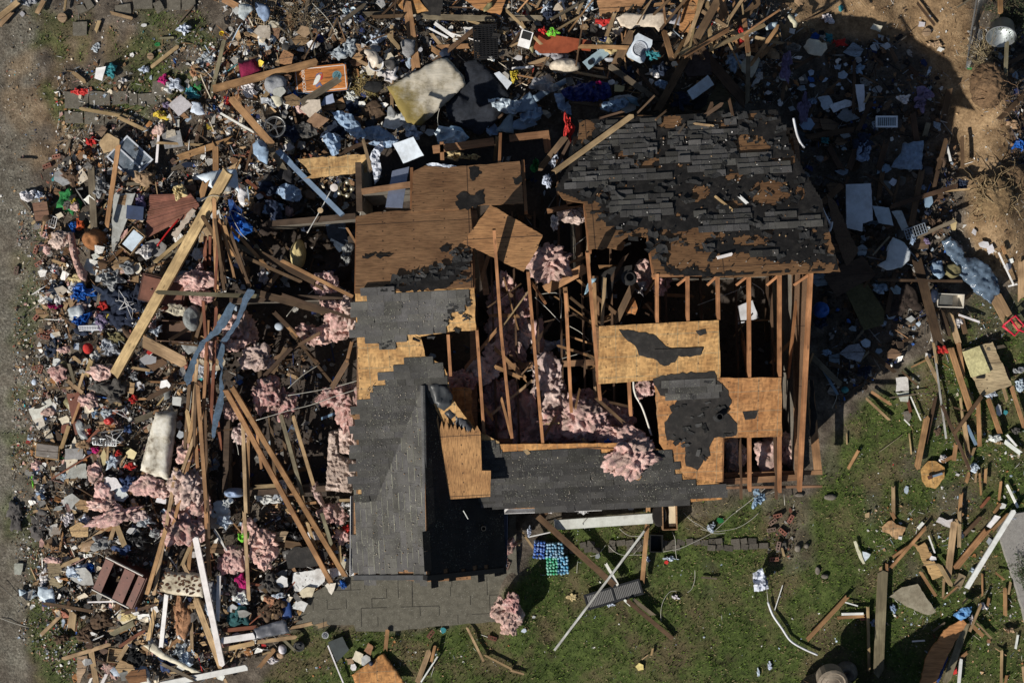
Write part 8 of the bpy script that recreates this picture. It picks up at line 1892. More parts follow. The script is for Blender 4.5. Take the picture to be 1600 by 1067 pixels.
twigs('branch_pile', '03', 1530, 600, .6, 50, (.12, .085, .055), 'dark bare branches beside the round root plate', 'dark branches', 'branches', .3)
# wires everywhere
CAB = [('32', [(670, 100), (710, 135), (760, 150), (850, 140)], .06, None, None), ('32', [(600, 205), (640, 245), (690, 266), (760, 266), (850, 264)], .06, 'curved pale cable below the white porch column', 'curved pale cable'), ('32', [(1070, 0), (1120, 50), (1180, 85), (1240, 125), (1290, 133), (1335, 128)], .05, None, None), ('32', [(945, 247), (1050, 225), (1130, 190), (1230, 140), (1290, 95), (1370, 20), (1410, -5)], .06, 'long pale cable arching over the garden path', 'path cable'), ('32', [(1000, 120), (1020, 170), (1022, 240), (1030, 292)], .05, None, None),
       ('32', [(932, 680), (930, 620), (945, 555), (985, 498), (1030, 492)], .05, 'thin pale wire curling on the lawn right of the shutter', 'curling lawn wire'), ('32', [(1098, 500), (1125, 475), (1142, 420), (1143, 360)], .05, None, None), ('32', [(1180, 105), (1260, 120), (1400, 100), (1490, 50), (1545, 0)], .05, None, None), ('32', [(590, 200), (540, 260), (490, 275)], .05, None, None), ('32', [(760, 262), (800, 215), (810, 205)], .05, None, None), ('32', [(880, 700), (960, 745), (1020, 790)], .04, None, None), ('32', [(405, 380), (408, 330), (412, 305)], .04, None, None),
       ('22', [(752, 130), (758, 200), (762, 290), (775, 340)], 3.0, 'upper half of the white cable across strand-board', 'upper white cable'), ('22', [(775, 340), (810, 400), (840, 480), (872, 585)], 2.9, 'lower half of the white cable dropping towards pink wool', None), ('22', [(45, 195), (160, 165), (280, 115), (400, 80), (490, 55)], 2.5, 'pale wire strung between mid-house rafters', None), ('21', [(0, 490), (200, 430), (340, 395), (480, 345), (650, 290)], 1.9, 'lower pale wire running to the rake edge', None), ('21', [(200, 335), (350, 310), (500, 280), (650, 237)], 2.0, 'upper pale wire running to the rake edge', None), ('21', [(200, 290), (290, 210), (390, 145)], 1.6, None, None),
       ('11', [(190, 910), (250, 840), (365, 740)], 1.3, None, None), ('11', [(650, 280), (680, 170), (700, 120)], 2.0, None, None), ('10', [(1200, 560), (1240, 450), (1260, 380), (1290, 430), (1280, 520), (1250, 600)], 1.2, 'looped white wires left of the rafter fan', 'looped white wires'), ('10', [(1260, 190), (1320, 155), (1400, 160), (1460, 120)], 2.1, None, None), ('30', [(520, 245), (570, 250), (620, 260), (650, 280)], .35, None, None), ('30', [(1280, 60), (1340, 100), (1390, 180), (1410, 240)], .6, None, None), ('30', [(860, 1000), (920, 900), (935, 830), (950, 700), (930, 600)], .4, 'black cable running down past the dark slatted chest', 'black chest cable'), ('30', [(0, 455), (120, 560), (270, 660), (420, 780)], .1, 'thin dark wire on the road edge at lower left', None), ('30', [(0, 660), (80, 690), (180, 720)], .03, None, None),
       ('20', [(1160, 560), (1180, 480), (1200, 300)], .9, None, None), ('20', [(1450, 560), (1480, 640), (1492, 705)], .9, None, None), ('12', [(1490, 700), (1400, 750), (1290, 790), (1160, 840)], 2.6, None, None), ('12', [(145, 790), (220, 860), (300, 945)], 2.5, None, None), ('12', [(380, 475), (465, 410)], 3.0, None, None), ('12', [(165, 772), (300, 772), (305, 920)], 2.6, None, None), ('12', [(360, 970), (430, 1010), (480, 1060)], 2.4, None, None), ('12', [(1500, 700), (1560, 740), (1575, 770)], 2.6, None, None), ('13', [(400, 320), (380, 380), (290, 430), (215, 490)], 3.75, 'bent pale flashing strip on the roof corner by the torn edge', 'bent flashing'), ('13', [(318, 170), (345, 250), (388, 335), (385, 370)], 3.6, 'thin pale flashing along the end of the shingled roof', None),
       ('03', [(160, 740), (172, 800), (185, 850), (205, 895), (228, 925)], 3.2, 'crumpled white flashing at the upper roof end', 'upper white flashing'), ('33', [(0, 560), (30, 640), (85, 720), (140, 800), (220, 850), (310, 890)], .1, 'long pale ribbon trailing from the silver tarp to the stump', 'pale ribbon'), ('32', [(1590, 455), (1600, 560)], .12, None, None), ('23', [(-20, 960), (30, 940), (75, 925)], .2, None, None), ('22', [(1400, 1060), (1480, 1000), (1600, 900)], .4, None, None), ('23', [(100, 950), (105, 1020)], .2, None, None), ('23', [(400, 415), (430, 330), (380, 250)], .3, None, None), ('01', [(350, 20), (430, 100), (480, 170), (510, 240)], .6, 'thin pale stem bending out of the uprooted shrub', None), ('01', [(1140, 800), (1135, 740), (1150, 670)], .5, None, None), ('02', [(1460, 170), (1520, 110), (1540, 40)], .6, None, None), ('10', [(1550, 300), (1440, 250), (1500, 380), (1560, 440)], 1.0, None, None)]
for rc, pts, z, lab, lm in CAB:
    hi = z > 1.15 or (rc in ('11',)); r = .006 if z < .2 else .008; col = (.46, .45, .40); wide = False
    if lm in ('pale ribbon', 'bent flashing', 'upper white flashing') or (lab and 'flashing' in lab): r = .026; col = (.6, .62, .66)
    if lab and ('black' in lab or 'dark wire' in lab): col = (.02, .02, .02)
    if lab and 'white cable' in lab: r = .022; col = (.66, .64, .58)
    tubething('flashing_strip' if 'flashing' in (lab or '') else 'ribbon' if lm == 'pale ribbon' else 'cable', [cr(rc, *p) for p in pts], r, 'paint' if r > .02 else 'plastic', col, None, lab, lm, z=z, ground=not hi, n=5, group='loose wires in the wreckage')
# white porch column lying
e, L, Wd = box_thing('porch_column', '32', (285, 112, 882, 70, 880, 10, 258, 52), .2, .2, 'column', 'broken white boxed porch column lying level below the eave', 'white porch column', (.0, 0)); mb = MB(); mb.prism([(-L / 2, -Wd / 2), (L / 2, -Wd / 2), (L / 2, Wd / 2), (-L / 2 - .03, Wd / 2), (-L / 2 + .05, .04), (-L / 2 - .02, -.03)], .02, .17); part(mb, 'shaft', 'paint', e, (.62, .64, .60)); mb = MB()
for x in (-L / 2 - .02,): mb.box((x, -Wd / 2 - .02, .0), (x + .05, Wd / 2 + .02, .2)); 
part(mb, 'collar', 'paint', e, (.6, .6, .58)); mb = MB(); mb.tube([(-L * .17, Wd / 2, .19), (-L * .22, 0, .185), (-L * .20, -Wd / 2 - .02, .1)], .012, 5); part(mb, 'strap', 'plastic', e, (.3, .3, .28))
loc, at = place('32', 912, 10, .1); e = empty('planter', loc); thing(e, 'planter', 'dark ribbed planter between the white column and cream-lined box', 'dark planter', at=at); mb = MB()
for k in range(5): mb.lathe([(.15, k * .06), (.17, k * .06 + .03), (.15, k * .06 + .058)], 18, sy=1.5)
part(mb, 'body', 'plastic', e, (.02, .017, .015)); mb = MB(); mb.lathe([(.13, .26), (0, .27)], 16, sy=1.5); part(mb, 'soil', 'bark', e, (.05, .035, .02))
# water-bottle packs
def bottle_mesh(cap, band):
    mb = MB(); mb.lathe([(.0, .0), (.030, .002), (.032, .03), (.029, .05), (.032, .07), (.032, .135), (.027, .165), (.013, .185), (.013, .195)], 9, m=0); mb.lathe([(.033, .075), (.0335, .08), (.0335, .125), (.033, .13)], 9, m=1); mb.lathe([(.015, .190), (.015, .205), (0, .206)], 9, m=2); return mb
PKS = [('32', 170, 228, (.04, .16, .62), 4, 6, -.08, 'dark blue-labelled water bottle pack, upper of the pair nearest the house', 'dark blue bottle pack'), ('32', 266, 232, (.22, .50, .75), 6, 5, .02, 'light blue water bottle pack above the green one', 'light blue bottle pack'), ('32', 250, 328, (.04, .52, .24), 4, 6, .05, 'green-labelled water bottle pack on the lawn', 'green bottle pack'), ('32', 315, 324, (.14, .46, .70), 4, 6, .05, 'light blue water bottle pack touching the green one', None)]
for rc, x, y, cl, nx_, ny_, rz, lab, lm in PKS:
    loc, at = place(rc, x, y, .03); e = empty('bottle_pack', loc, rz); thing(e, 'water bottles', lab, lm, 'packs of bottled water on the lawn', at=at)
    src = None; sp = .068
    for i in range(nx_):
        for j in range(ny_):
            if src is None:
                mb = bottle_mesh(0, 0); src = mesh('bottle', mb.V, mb.F, [M['plastic'], M['plastic'], M['paint']], e, color=cl, mats=mb.M); b_ = src
            else: b_ = src.copy(); COL.objects.link(b_); b_.parent = e
            b_.location = ((i - (nx_ - 1) / 2) * sp, (j - (ny_ - 1) / 2) * sp, random.uniform(0, .02)); b_.location.x += random.gauss(0, .002); b_.location.y += random.gauss(0, .002); b_.rotation_euler = (random.gauss(0, .06), random.gauss(0, .06), 0); w_ = random.uniform(0, .55); b_.color = (*[c_ * (1 - w_) + w_ * q_ for c_, q_ in zip(cl, (.62, .75, .85))], 1)
# red folding chair, hangers
e = empty('folding_chair', P(1590, 508, gz(1590, 508))); thing(e, 'chair', 'bright red tubular chair frame cut by the edge among yard boards', 'red chair frame', at=(1588, 508)); q = lambda x, y, z: P(*cr('13', x, y), z + .1) - P(1590, 508, 0)
for nm, pts in (('leg', [(1465, 970, .1), (1545, 1030, .05)]), ('leg', [(1545, 900, .15), (1600, 960, .2)]), ('seat_frame', [(1470, 965, .25), (1545, 905, .3), (1600, 965, .3), (1540, 1030, .2), (1470, 965, .25)]), ('back_frame', [(1520, 930, .3), (1560, 990, .35), (1640, 1020, .3)])): mb = MB(); mb.tube([q(*p) for p in pts], .022, 7); part(mb, nm, 'plastic', e, (.55, .02, .05), smooth=True)
mb = MB(); mb.prism([tuple(q(x, y, 0)[:2]) for x, y in [(1500, 960), (1545, 925), (1580, 965), (1540, 1010)]], .3, .32); part(mb, 'seat', 'cloth', e, (.5, .25, .12))
for k, (rc, x, y, rz) in enumerate([('10', 790, 830, .4), ('10', 820, 870, -1.2), ('10', 760, 800, 2.2), ('20', 720, 590, .9), ('20', 760, 440, -.5), ('20', 700, 620, 2.7)]):
    loc, at = place(rc, x, y, .5); mb = MB(); mb.tube([(-.2, -.06, 0), (.2, -.06, .01), (0, .06, .03), (-.2, -.06, 0)], .008, 5); mb.tube([(0, .06, .03), (0, .1, .03), (.03, .13, .03), (.05, .1, .03)], .006, 5); o = mb.build('coat_hanger', M['paint'], color=(.66, .66, .66), loc=loc, rot=(.2, .1, rz)); thing(o, 'hanger', None, None, 'coat hangers among the clothes', at=at, noun='white coat hanger', length=26, colour='white')
# stepping stones
for k, (rc, quad, z) in enumerate([('00', (405, 575, 550, 585, 552, 675, 407, 680), .03), ('00', (556, 572, 688, 578, 690, 660, 560, 662), .03), ('00', (702, 572, 800, 570, 802, 648, 706, 656), .03), ('00', (806, 585, 856, 585, 860, 655, 808, 662), .02), ('00', (862, 588, 955, 585, 1000, 655, 866, 660), .02), ('00', (405, 700, 520, 702, 522, 772, 408, 772), .02), ('00', (528, 700, 650, 706, 650, 785, 532, 778), .02), ('00', (655, 712, 730, 715, 732, 778, 658, 782), .02), ('00', (456, 140, 545, 138, 545, 222, 458, 224), .05), ('00', (520, 0, 560, -10, 592, 40, 550, 70), .04), ('00', (470, 40, 520, 30, 550, 70, 500, 90), .03), ('00', (720, 40, 815, 25, 820, 85, 725, 100), .03), ('00', (830, -20, 950, -20, 955, 55, 840, 60), .03), ('00', (955, 25, 1000, 5, 1030, 60, 985, 92), .03), ('00', (1045, -20, 1130, -20, 1130, 65, 1048, 68), .03), ('00', (1138, -20, 1220, -20, 1222, 68, 1138, 66), .03), ('00', (955, 510, 1020, 505, 1085, 590, 950, 598), .06), ('00', (600, 835, 640, 785, 672, 808, 640, 858), .1)]):
    if k == 17: continue
    q_ = C(rc, *quad); cx, cy = sum(p[0] for p in q_) / 4, sum(p[1] for p in q_) / 4
    mb = MB(); z0 = gz(cx, cy) + z; c0 = P(cx, cy, z0); mb.prism([tuple((P(x, y, z0) - c0)[:2]) for x, y in ragged(q_, .5, 5)], -.07, .02); g = random.uniform(.8, 1.1); o = mb.build('paving_stone', M['paver'], loc=c0, rot=(random.uniform(-.05, .05), random.uniform(-.05, .05), 0)); thing(o, 'paving stone', None, 'first paving stone' if k == 0 else 'square dirt paver' if k == 8 else None, 'loose paving stones on the dirt', at=(cx, cy), noun='grey-brown paving stone', length=30, colour='')
THINGS[-17]['label'] = None
# bricks with three core holes
def brick_mesh():
    mb = MB(); L, w, h = .2, .09, .06
    for y in (-w / 2, w / 2 - .026): mb.box((-L / 2, y, 0), (L / 2, y + .026, h))
    for x0, x1 in ((-L / 2, -L / 2 + .022), (-.048, -.025), (.025, .048), (L / 2 - .022, L / 2)): mb.box((x0, -w / 2 + .026, .0005), (x1, w / 2 - .026, h - .0005))
    return mb
bm_ = None
BR = [('33', 65, 208, 80), ('33', 38, 292, 5), ('33', 140, 40, 60), ('33', 30, 60, 40), ('33', 60, 20, 15), ('33', 90, 120, -40), ('33', 20, 110, 10), ('33', 600, 657, 5), ('31', 1475, 785, -18), ('10', 105, 622, 80), ('10', 236, 912, 50), ('10', 286, 1040, -10), ('10', 312, 952, 5), ('10', 230, 492, 70), ('10', 250, 580, 30), ('10', 290, 540, 60), ('10', 270, 480, 20), ('10', 320, 1000, 40), ('10', 350, 905, 80), ('10', 262, 1020, 30), ('00', 300, 1040, 20), ('00', 385, 1000, 60), ('00', 430, 1020, 75), ('00', 360, 980, 10), ('20', 440, 300, 40), ('20', 260, 170, 70), ('20', 230, 160, 20), ('20', 1000, 200, 50), ('20', 910, 210, 10), ('31', 1550, 300, 10), ('31', 1570, 330, 70), ('31', 1540, 350, 40), ('31', 1090, 760, 50), ]
for k, (rc, x, y, rz) in enumerate(BR):
    loc, at = place(rc, x, y, .03 + (.12 if rc in ('20', '31') and x < 1400 else 0)); cl = (.24, .105, .075) if k % 3 else (.17, .12, .095)
    if bm_ is None: mb = brick_mesh(); o = mesh('brick', mb.V, mb.F, M['brick'], loc=loc); bm_ = o
    else: o = bm_.copy(); COL.objects.link(o); o.location = loc
    o.rotation_euler = (random.uniform(-.2, .2), random.uniform(-.2, .2), R(rz)); o.color = (*tint(cl, .2), 1); thing(o, 'brick', None, None, 'loose bricks from the house', at=at, noun='cored red brick', length=13, colour='')
# spade head on strand-board, tan box etc
e, L, Wd = box_thing('paint_brush', '23', (1000, 862, 1090, 832, 1090, 812, 1000, 838), .16, .03, 'brush', 'brown-handled blue brush lying on the ragged lawn strand-board', 'blue brush'); mb = MB(); mb.box((-L / 2, -.04, 0), (-L / 2 + .1, .04, .04)); part(mb, 'head', 'cloth', e, (.10, .05, .035)); mb = MB(); mb.box((-L / 2 + .1, -.025, .005), (L / 2, .025, .03)); part(mb, 'handle', 'plastic', e, (.18, .24, .32))
# dark animal spots on the crib mattress, patch on plank, black box standing for the hole in the door panel
mt = [t for t in THINGS if t['lm'] == 'spotted crib mattress'][0]['o']; mb = MB()
for x, y, r in [(1050, 385, 14), (1020, 410, 10), (1012, 445, 9), (1045, 450, 10), (1000, 470, 8), (1095, 395, 9), (1137, 413, 20), (1218, 413, 20), (1165, 447, 22), (1190, 490, 24), (1125, 450, 9), (1250, 455, 10), (1240, 490, 9), (1115, 490, 10), (1150, 480, 6), (1265, 410, 8), (1100, 440, 7), (1060, 470, 8), (1210, 455, 8), (1030, 375, 8)]:
    px, py = cr('30', x, y); best = None; mw = Matrix.Translation(mt.location); c0 = P(px, py, mt.location.z + .09) - mt.location
    zz = max((v.co.z for v in mt.data.vertices if (v.co.xy - c0.xy).length < .09), default=.1); s = mpp(.5) / 4 * r
    for a0, a1 in ((.2, 1.9), (2.4, 3.9), (4.4, 5.8)) if r > 12 else ((0, 6.28),):
        n = 9; po = [(c0.x + s * 1.25 * math.cos(a0 + (a1 - a0) * k / n), c0.y + s * math.sin(a0 + (a1 - a0) * k / n)) for k in range(n + (r > 12))]
        if r > 12: po += [(c0.x + s * .6 * math.cos(a1 - (a1 - a0) * k / n), c0.y + s * .5 * math.sin(a1 - (a1 - a0) * k / n)) for k in range(n + 1)]
        mb = MB(); mb.prism(po, zz + .002, zz + .006); mb.build('spot_print', M['cloth'], mt, color=(.10, .05, .028))
dp = [t for t in THINGS if t['lm'] == 'tan door panel'][0]['o']; mb = MB(); c0 = P(*cr('23', 1325, 212), dp.location.z) - dp.location; dz = lambda x, y: .02 * x + .03 * y
zc = max(v.co.z for v in dp.data.vertices); mb.box((c0.x - .09, c0.y - .06, zc - .03), (c0.x + .09, c0.y + .06, zc + .004)); mb.build('hole_patch', M['felt'], dp)  # black box paints the dark inside of the hole
# vent cap on the roof and others
for px_, py_, r in ((1122, 650, .07), (983, 434, .10), (756, 823, .05)):
    pl_ = PS if py_ > 420 and py_ < 700 else PGE; c0 = on(pl_, px_, py_) if r != .10 else P(px_, py_, 3.4); mb = MB(); mb.lathe([(r * 1.6, 0), (r * 1.6, .01), (r, .02), (r, .22), (r * .8, .22), (r * .8, .05)], 16, M=Matrix.Translation(c0)); mb.build('roof_vent', M['plastic'], house, color=(.03, .03, .03))
# debris on the front gable / eave: splinters as in the photo
for rc, x1, y1, x2, y2, w, kd, lab in [('31', 1295, -10, 1325, 42, 5, 'w', 'thin white splinter on the dark side of the front gable'), ('12', 1272, 162, 1380, 250, 14, 'y', 'bright yellow splinter on the dark shingled roof'), ('12', 1420, 160, 1470, 205, 18, 'w', 'white scrap right of the bright yellow splinter'), ('12', 1280, 545, 1375, 520, 20, 'w', 'white tapering scrap on the bare plywood of the shingled roof'), ('02', 1140, 775, 1262, 790, 14, 't', 'tan splinter on the upper edge of the dark shingled roof'), ('02', 1040, 835, 1080, 775, 14, 'g', 'grey splinter on the upper edge of the dark shingled roof')]:
    a, b = cr(rc, x1, y1), cr(rc, x2, y2); pl_ = PGE if rc == '31' else PN; board(a, b, w / 4, kd, on(pl_, *a).z + .04, on(pl_, *b).z + .04, th=.02, ground=False, label=lab)
for x1, y1, x2, y2 in [(966, 783, 1050, 785)]: pass
# ================================================================ scattered mid-size pieces and rubble
ZW = [(62, 330), (95, 262), (170, 225), (255, 195), (300, 135), (345, 70), (400, 30), (520, 60), (560, 240), (555, 330), (400, 345), (345, 470), (345, 775), (548, 790), (548, 900), (470, 935), (455, 990), (390, 1030), (330, 1067), (115, 1067), (140, 980), (45, 940), (70, 860), (45, 720), (75, 560), (60, 450)]
ZN = [(340, 5), (1200, 5), (1290, 70), (1230, 165), (900, 175), (790, 205), (560, 230), (420, 150)]
ZE = [(1225, 150), (1310, 70), (1400, 60), (1470, 130), (1490, 260), (1480, 480), (1370, 590), (1300, 640), (1280, 430), (1250, 250)]
ZY = [(1470, 480), (1600, 470), (1600, 1067), (1470, 1067), (1340, 900), (1390, 640)]
ZD = [(380, 200), (560, 240), (555, 450), (355, 460), (350, 340)]
ZR_ = [(350, 480), (545, 480), (550, 760), (360, 760)]
DARKZ = [ZE, ZD]  # scraps here take darker colours, with the zone's shade put in
KEEP = [(502, 122, 40), (665, 140, 62), (740, 150, 60), (250, 695, 50), (282, 908, 38), (187, 908, 45), (265, 340, 36), (210, 240, 32), (430, 199, 22), (1005, 72, 30), (1385, 190, 26), (1342, 322, 42), (240, 450, 30), (540, 262, 45), (190, 345, 25), (74, 702, 28), (475, 150, 14), (1396, 395, 30), (500, 900, 30), (880, 68, 45), (950, 35, 45), (360, 133, 18), (395, 124, 18), (430, 116, 18), (465, 106, 18), (487, 100, 14), (335, 305, 20), (300, 370, 20), (265, 430, 20), (230, 490, 20), (200, 545, 20), (385, 180, 16), (410, 208, 16), (480, 285, 18), (515, 318, 16), (315, 880, 16), (330, 950, 16), (340, 1000, 16), (635, 60, 14), (1060, 120, 18), (1085, 75, 18)]
def clear(p, q): return not any(((p[0] + (q[0] - p[0]) * t - a) / r) ** 2 + ((p[1] + (q[1] - p[1]) * t - b) / r) ** 2 < 1 for t in (0, .2, .4, .6, .8, 1) for a, b, r in KEEP)
def rpt(poly):
    xs = [p[0] for p in poly]; ys = [p[1] for p in poly]
    while True:
        x, y = random.uniform(min(xs), max(xs)), random.uniform(min(ys), max(ys))
        if any(((x - a) / r) ** 2 + ((y - b) / r) ** 2 < 1 for a, b, r in KEEP): continue
        if inpoly(np.array(x), np.array(y), poly): return x, y
for poly, n, kinds in ((ZW, 40, 'ttgkdoyr'), (ZN, 16, 'ttkdog'), (ZE, 14, 'dkgk'), (ZY, 12, 'ttog'), (ZD, 12, 'dkd'), (ZR_, 6, 'kdt')):
    for _ in range(n):
        x, y = rpt(poly); a = random.uniform(0, 6.283); L = random.choice((12, 16, 20, 26, 34, 44)) * random.uniform(.8, 1.2); w = random.choice((2.2, 3, 4, 5, 6.5)); dz = random.uniform(.05, .3); x2, y2 = x + L * math.cos(a), y + L * math.sin(a)
        if not clear((x, y), (x2, y2)): continue
        board((x, y), (x2, y2), w, random.choice(kinds), dz, max(.03, dz + random.uniform(-.1, .15)), th=random.choice((.016, .03, .038)), broken=.9, name='wood_splinter', group='boards torn from the house')
for poly, n, kinds, zz in ((ZW, 100, 'ttgkdoyrko', .35), (ZN, 44, 'ttkdogk', .55), (ZE, 26, 'dkgk', .3), (ZD, 14, 'dkd', .4)):
    for _ in range(n):
        x, y = rpt(poly); a = random.uniform(0, 6.283); L = random.uniform(34, 85); w = random.choice((1.6, 2.2, 3, 3.6, 5)); dz = random.uniform(.12, zz); x2, y2 = x + L * math.cos(a), y + L * math.sin(a)
        if not (bool(inpoly(np.array(x2), np.array(y2), poly))) or not clear((x, y), (x2, y2)): continue
        board((x, y), (x2, y2), w, random.choice(kinds), dz, random.uniform(.12, zz), th=.03, broken=1.2, bow=.03, name='lath_strip', group='boards torn from the house')
def frag(poly_zone, n, name, mat, cols, r0, r1, cat, noun, group, z0=.08, z1=.3, th=.013):
    for _ in range(n):
        x, y = rpt(poly_zone); r = random.uniform(r0, r1); k = random.randint(4, 6); a0 = random.uniform(0, 6); cn, c = random.choice(cols)
        pts = [(x + r * random.uniform(.55, 1.15) * math.cos(a0 + 6.283 * i / k), y + r * random.uniform(.4, .9) * math.sin(a0 + 6.283 * i / k)) for i in range(k)]
        panel(name, pts, random.uniform(z0, z1), th, mat, c, .6, 4, random.uniform(-.35, .35), random.uniform(-.35, .35), cat, None, None, noun=noun, colour=cn, group=group)
PLC = [('white', (.68, .68, .66)), ('cream', (.60, .53, .42)), ('grey', (.36, .36, .34)), ('white', (.60, .60, .60))]
frag(ZW, 110, 'plaster_fragment', 'plaster', PLC, 4, 11, 'plasterboard', 'plasterboard fragment', 'broken plasterboard'); frag(ZN, 34, 'plaster_fragment', 'plaster', PLC, 4, 10, 'plasterboard', 'plasterboard fragment', 'broken plasterboard', .2, .5)
frag(ZE, 34, 'plaster_fragment', 'plaster', [('pale', (.45, .50, .55)), ('grey', (.26, .27, .28)), ('bluish', (.32, .40, .48))], 4, 12, 'plasterboard', 'plasterboard fragment', 'broken plasterboard')  # plaster darker and bluer here, shade put into its colour
frag(ZW, 36, 'shingle_scrap', 'felt', [('black', CHR)], 5, 11, 'shingles', 'shingle scrap', 'torn shingles', th=.008); frag(ZN, 14, 'shingle_scrap', 'felt', [('black', CHR)], 5, 11, 'shingles', 'shingle scrap', 'torn shingles', .2, .5, .008)
frag(ZW, 40, 'plywood_scrap', 'ply', [('brown', (.24, .13, .07)), ('tan', (.40, .27, .14)), ('dark', (.10, .06, .04))], 5, 12, 'plywood', 'plywood scrap', 'torn plywood'); frag(ZN, 20, 'plywood_scrap', 'ply', [('brown', (.24, .13, .07)), ('tan', (.42, .25, .12))], 5, 13, 'plywood', 'plywood scrap', 'torn plywood', .2, .5)
BIG = [('white', (.66, .66, .64)), ('cream', (.60, .53, .42)), ('grey', (.34, .34, .33)), ('tan', (.40, .29, .17)), ('brown', (.22, .13, .08)), ('dark', (.09, .08, .075))]
frag(ZW, 34, 'wall_fragment', 'plaster', BIG, 12, 24, 'wall fragment', 'torn wall fragment', 'torn wall pieces', .12, .38, .02); frag(ZN, 18, 'wall_fragment', 'plaster', BIG, 12, 22, 'wall fragment', 'torn wall fragment', 'torn wall pieces', .3, .55, .02)
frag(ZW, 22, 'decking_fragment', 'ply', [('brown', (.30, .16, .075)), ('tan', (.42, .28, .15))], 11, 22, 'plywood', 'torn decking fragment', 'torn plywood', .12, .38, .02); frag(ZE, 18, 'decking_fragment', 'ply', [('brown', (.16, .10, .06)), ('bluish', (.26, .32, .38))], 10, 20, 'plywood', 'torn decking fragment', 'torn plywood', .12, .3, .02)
for poly, n, hz in ((ZW, 44, (.14, .34)), (ZN, 26, (.3, .5)), (ZE, 16, (.12, .3)), (ZD, 14, (.15, .4))):
    for _ in range(n):
        x, y = rpt(poly); r = random.uniform(9, 20); k = random.randint(5, 8); a0 = random.uniform(0, 6); el = random.uniform(.4, .9); cs, sn = math.cos(a0), math.sin(a0); pts = []
        for i in range(k): rr = r * random.uniform(.6, 1.15); u, v = rr * math.cos(6.283 * i / k), rr * el * math.sin(6.283 * i / k); pts.append((x + u * cs - v * sn, y + u * sn + v * cs))
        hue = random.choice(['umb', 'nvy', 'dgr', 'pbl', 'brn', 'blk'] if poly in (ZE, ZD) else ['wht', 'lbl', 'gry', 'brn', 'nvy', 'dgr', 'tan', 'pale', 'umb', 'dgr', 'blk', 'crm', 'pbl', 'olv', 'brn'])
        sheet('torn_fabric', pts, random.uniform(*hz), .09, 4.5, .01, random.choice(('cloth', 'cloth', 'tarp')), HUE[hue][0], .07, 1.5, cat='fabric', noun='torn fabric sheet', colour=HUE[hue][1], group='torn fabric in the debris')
for poly, n, hz in ((ZW, 22, (.1, .3)), (ZN, 8, (.25, .5)), (ZE, 14, (.1, .3)), (ZD, 8, (.1, .3)), (ZY, 8, (.03, .08))):
    for _ in range(n):
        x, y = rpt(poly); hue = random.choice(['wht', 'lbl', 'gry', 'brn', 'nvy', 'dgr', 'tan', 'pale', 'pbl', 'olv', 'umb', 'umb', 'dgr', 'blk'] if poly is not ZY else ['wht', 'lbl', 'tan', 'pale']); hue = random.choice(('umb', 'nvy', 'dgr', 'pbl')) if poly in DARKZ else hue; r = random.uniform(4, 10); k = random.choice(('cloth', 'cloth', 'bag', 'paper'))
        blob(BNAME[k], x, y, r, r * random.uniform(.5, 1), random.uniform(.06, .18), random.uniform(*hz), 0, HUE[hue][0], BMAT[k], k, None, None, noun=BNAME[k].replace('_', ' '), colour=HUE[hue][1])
for _ in range(26):
    x, y = rpt(ZW); clump(x, y, random.uniform(4, 11), random.uniform(4, 8), .16, random.uniform(.1, .3), 0, col=random.choice((PINK, (.5, .3, .27), (.42, .27, .22))))
mixw = dict(white=15, cream=12, grey=20, dark=8, black=4, brown=17, tan=15, umber=9, pink=6, brick=3, pale=5, blue=.8, red=.6, teal=.5, yellow=.3, navy=2, char=4, orange=3)
mixf = dict(white=10, cream=12, grey=16, tan=16, brown=12, umber=6, pink=5, pale=4, orange=3, brick=1)
mixd = dict(pale=4, grey=5, dark=13, black=12, brown=9, umber=14, blue=1, white=1.2, navy=5)  # dark mix: shade of its zones is put into the chip colours
mixy = dict(white=10, tan=10, grey=5, orange=6, pale=4, cream=4, dark=3, red=.3, blue=.4)
mixn = dict(white=13, cream=9, grey=15, dark=8, black=5, brown=13, tan=11, umber=10, pale=6, blue=1.2, orange=5, navy=3, char=3, red=.5)
EDGE = [(30, 330), (70, 320), (90, 560), (60, 760), (70, 900), (140, 1000), (110, 1067), (30, 1000), (20, 700)]
TL = [(0, 0), (330, 0), (300, 110), (120, 170), (70, 330), (0, 330)]
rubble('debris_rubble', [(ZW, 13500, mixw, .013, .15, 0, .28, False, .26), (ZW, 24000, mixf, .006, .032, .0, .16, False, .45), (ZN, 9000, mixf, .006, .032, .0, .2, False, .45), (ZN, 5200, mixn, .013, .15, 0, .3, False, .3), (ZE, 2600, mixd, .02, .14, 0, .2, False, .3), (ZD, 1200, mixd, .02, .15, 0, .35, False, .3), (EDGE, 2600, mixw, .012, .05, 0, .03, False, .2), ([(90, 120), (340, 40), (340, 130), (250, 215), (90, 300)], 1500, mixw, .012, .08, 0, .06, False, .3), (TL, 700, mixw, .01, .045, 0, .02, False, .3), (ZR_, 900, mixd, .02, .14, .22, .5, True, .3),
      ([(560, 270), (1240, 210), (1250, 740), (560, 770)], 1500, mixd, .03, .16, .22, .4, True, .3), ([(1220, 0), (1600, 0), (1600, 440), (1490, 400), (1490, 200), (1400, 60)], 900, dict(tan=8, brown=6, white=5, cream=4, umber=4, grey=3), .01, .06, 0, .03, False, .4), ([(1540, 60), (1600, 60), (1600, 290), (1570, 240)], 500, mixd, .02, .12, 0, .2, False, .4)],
      label='fine rubble of plaster, wood, cloth and plastic covering the debris field')
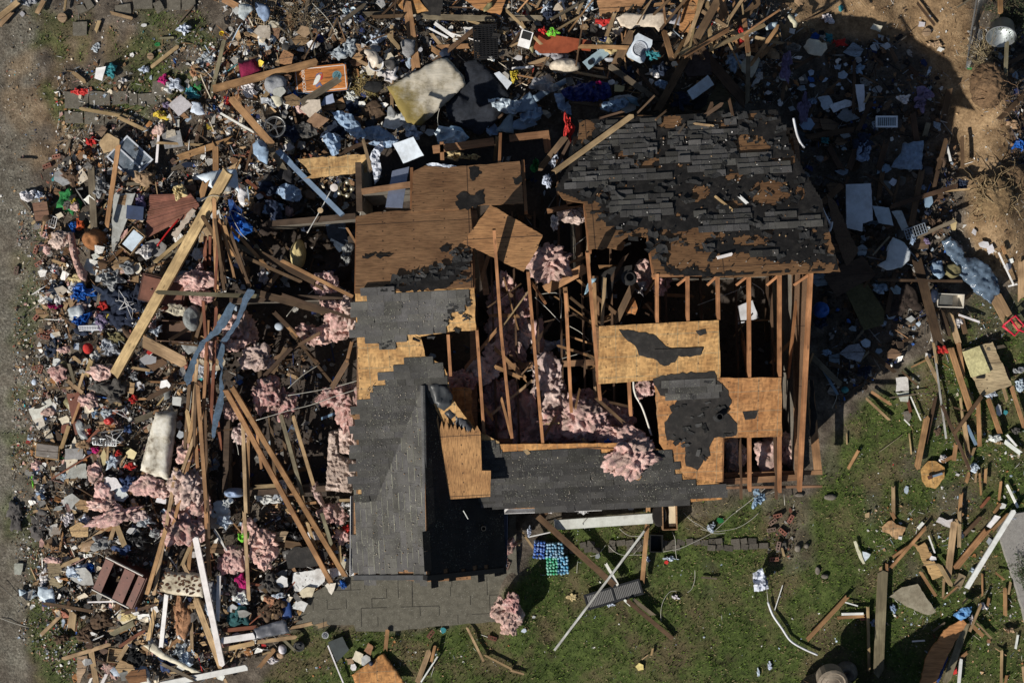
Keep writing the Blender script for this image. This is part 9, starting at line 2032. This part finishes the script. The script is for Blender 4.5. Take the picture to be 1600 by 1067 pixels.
rubble('lawn_litter', [(ZY, 1900, mixy, .008, .05, .0, .03, False, .4), ([(820, 810), (1280, 780), (1330, 700), (1480, 560), (1480, 1067), (400, 1067), (480, 990), (810, 990)], 420, dict(white=6, tan=4, pale=3, dark=1), .008, .035, 0, .02, False, .3), ([(520, 985), (800, 985), (800, 1067), (420, 1067)], 160, mixy, .01, .05, 0, .02, False, .3), ([(1190, 800), (1245, 795), (1240, 875), (1195, 875)], 120, dict(brick=1.5, umber=6, dark=4, grey=3), .015, .07, 0, .04, False, .1)], label='small scraps of paper, wood and plastic scattered on the lawn')
def roof_litter(name, pl, poly, n, pal, smax=.03):
    V, F, Cc = [], [], []; keys = list(pal)
    for _ in range(n):
        x, y = rpt(poly); c0 = on(pl, x, y, .04); s = random.uniform(.007, smax) * random.choice((.6, 1, 1)); a = random.uniform(0, 6.283); u = Vector((math.cos(a), math.sin(a), random.uniform(-.3, .3))); v = Vector((-math.sin(a), math.cos(a), random.uniform(-.2, .2))) * random.uniform(.3, .8); b = len(V)
        top = [c0 - u * s - v * s, c0 + u * s - v * s * .6, c0 + u * s * .8 + v * s, c0 - u * s * .7 + v * s]; V += top + [p - Vector((0, 0, .03)) for p in top]; F += [(b, b + 1, b + 2, b + 3)] + [(b + i, b + 4 + i, b + 4 + (i + 1) % 4, b + (i + 1) % 4) for i in range(4)]; Cc += [(*tint(PAL[random.choice(keys)], .25), 1)] * 5
    o = stuff(mesh(name, V, F, M['litter'], fcol=Cc)); o['label'] = 'small pale crumbs lying on the roof shingles'; o['category'] = 'litter'
roof_litter('roof_litter', PS, [(785, 712), (1040, 712), (1060, 745), (1110, 770), (1000, 785), (790, 790)], 520, ('cream', 'grey', 'grey', 'grey'), .010)
roof_litter('roof_litter', PS, [(575, 595), (655, 600), (640, 660), (590, 745), (572, 770), (566, 650)], 260, ('cream', 'grey', 'grey', 'grey'), .010)
roof_litter('roof_litter', PS, [(575, 470), (730, 470), (700, 515), (560, 520)], 120, ('cream', 'grey'), .010)
roof_litter('roof_litter', PN, [(900, 190), (1210, 180), (1300, 420), (1030, 420), (920, 310)], 260, ('white', 'grey', 'tan', 'brown', 'dark', 'grey'), .02)
roof_litter('roof_litter', PGW, [(600, 720), (660, 620), (662, 890), (570, 890)], 120, ('cream', 'tan'), .012)
finish_labels()
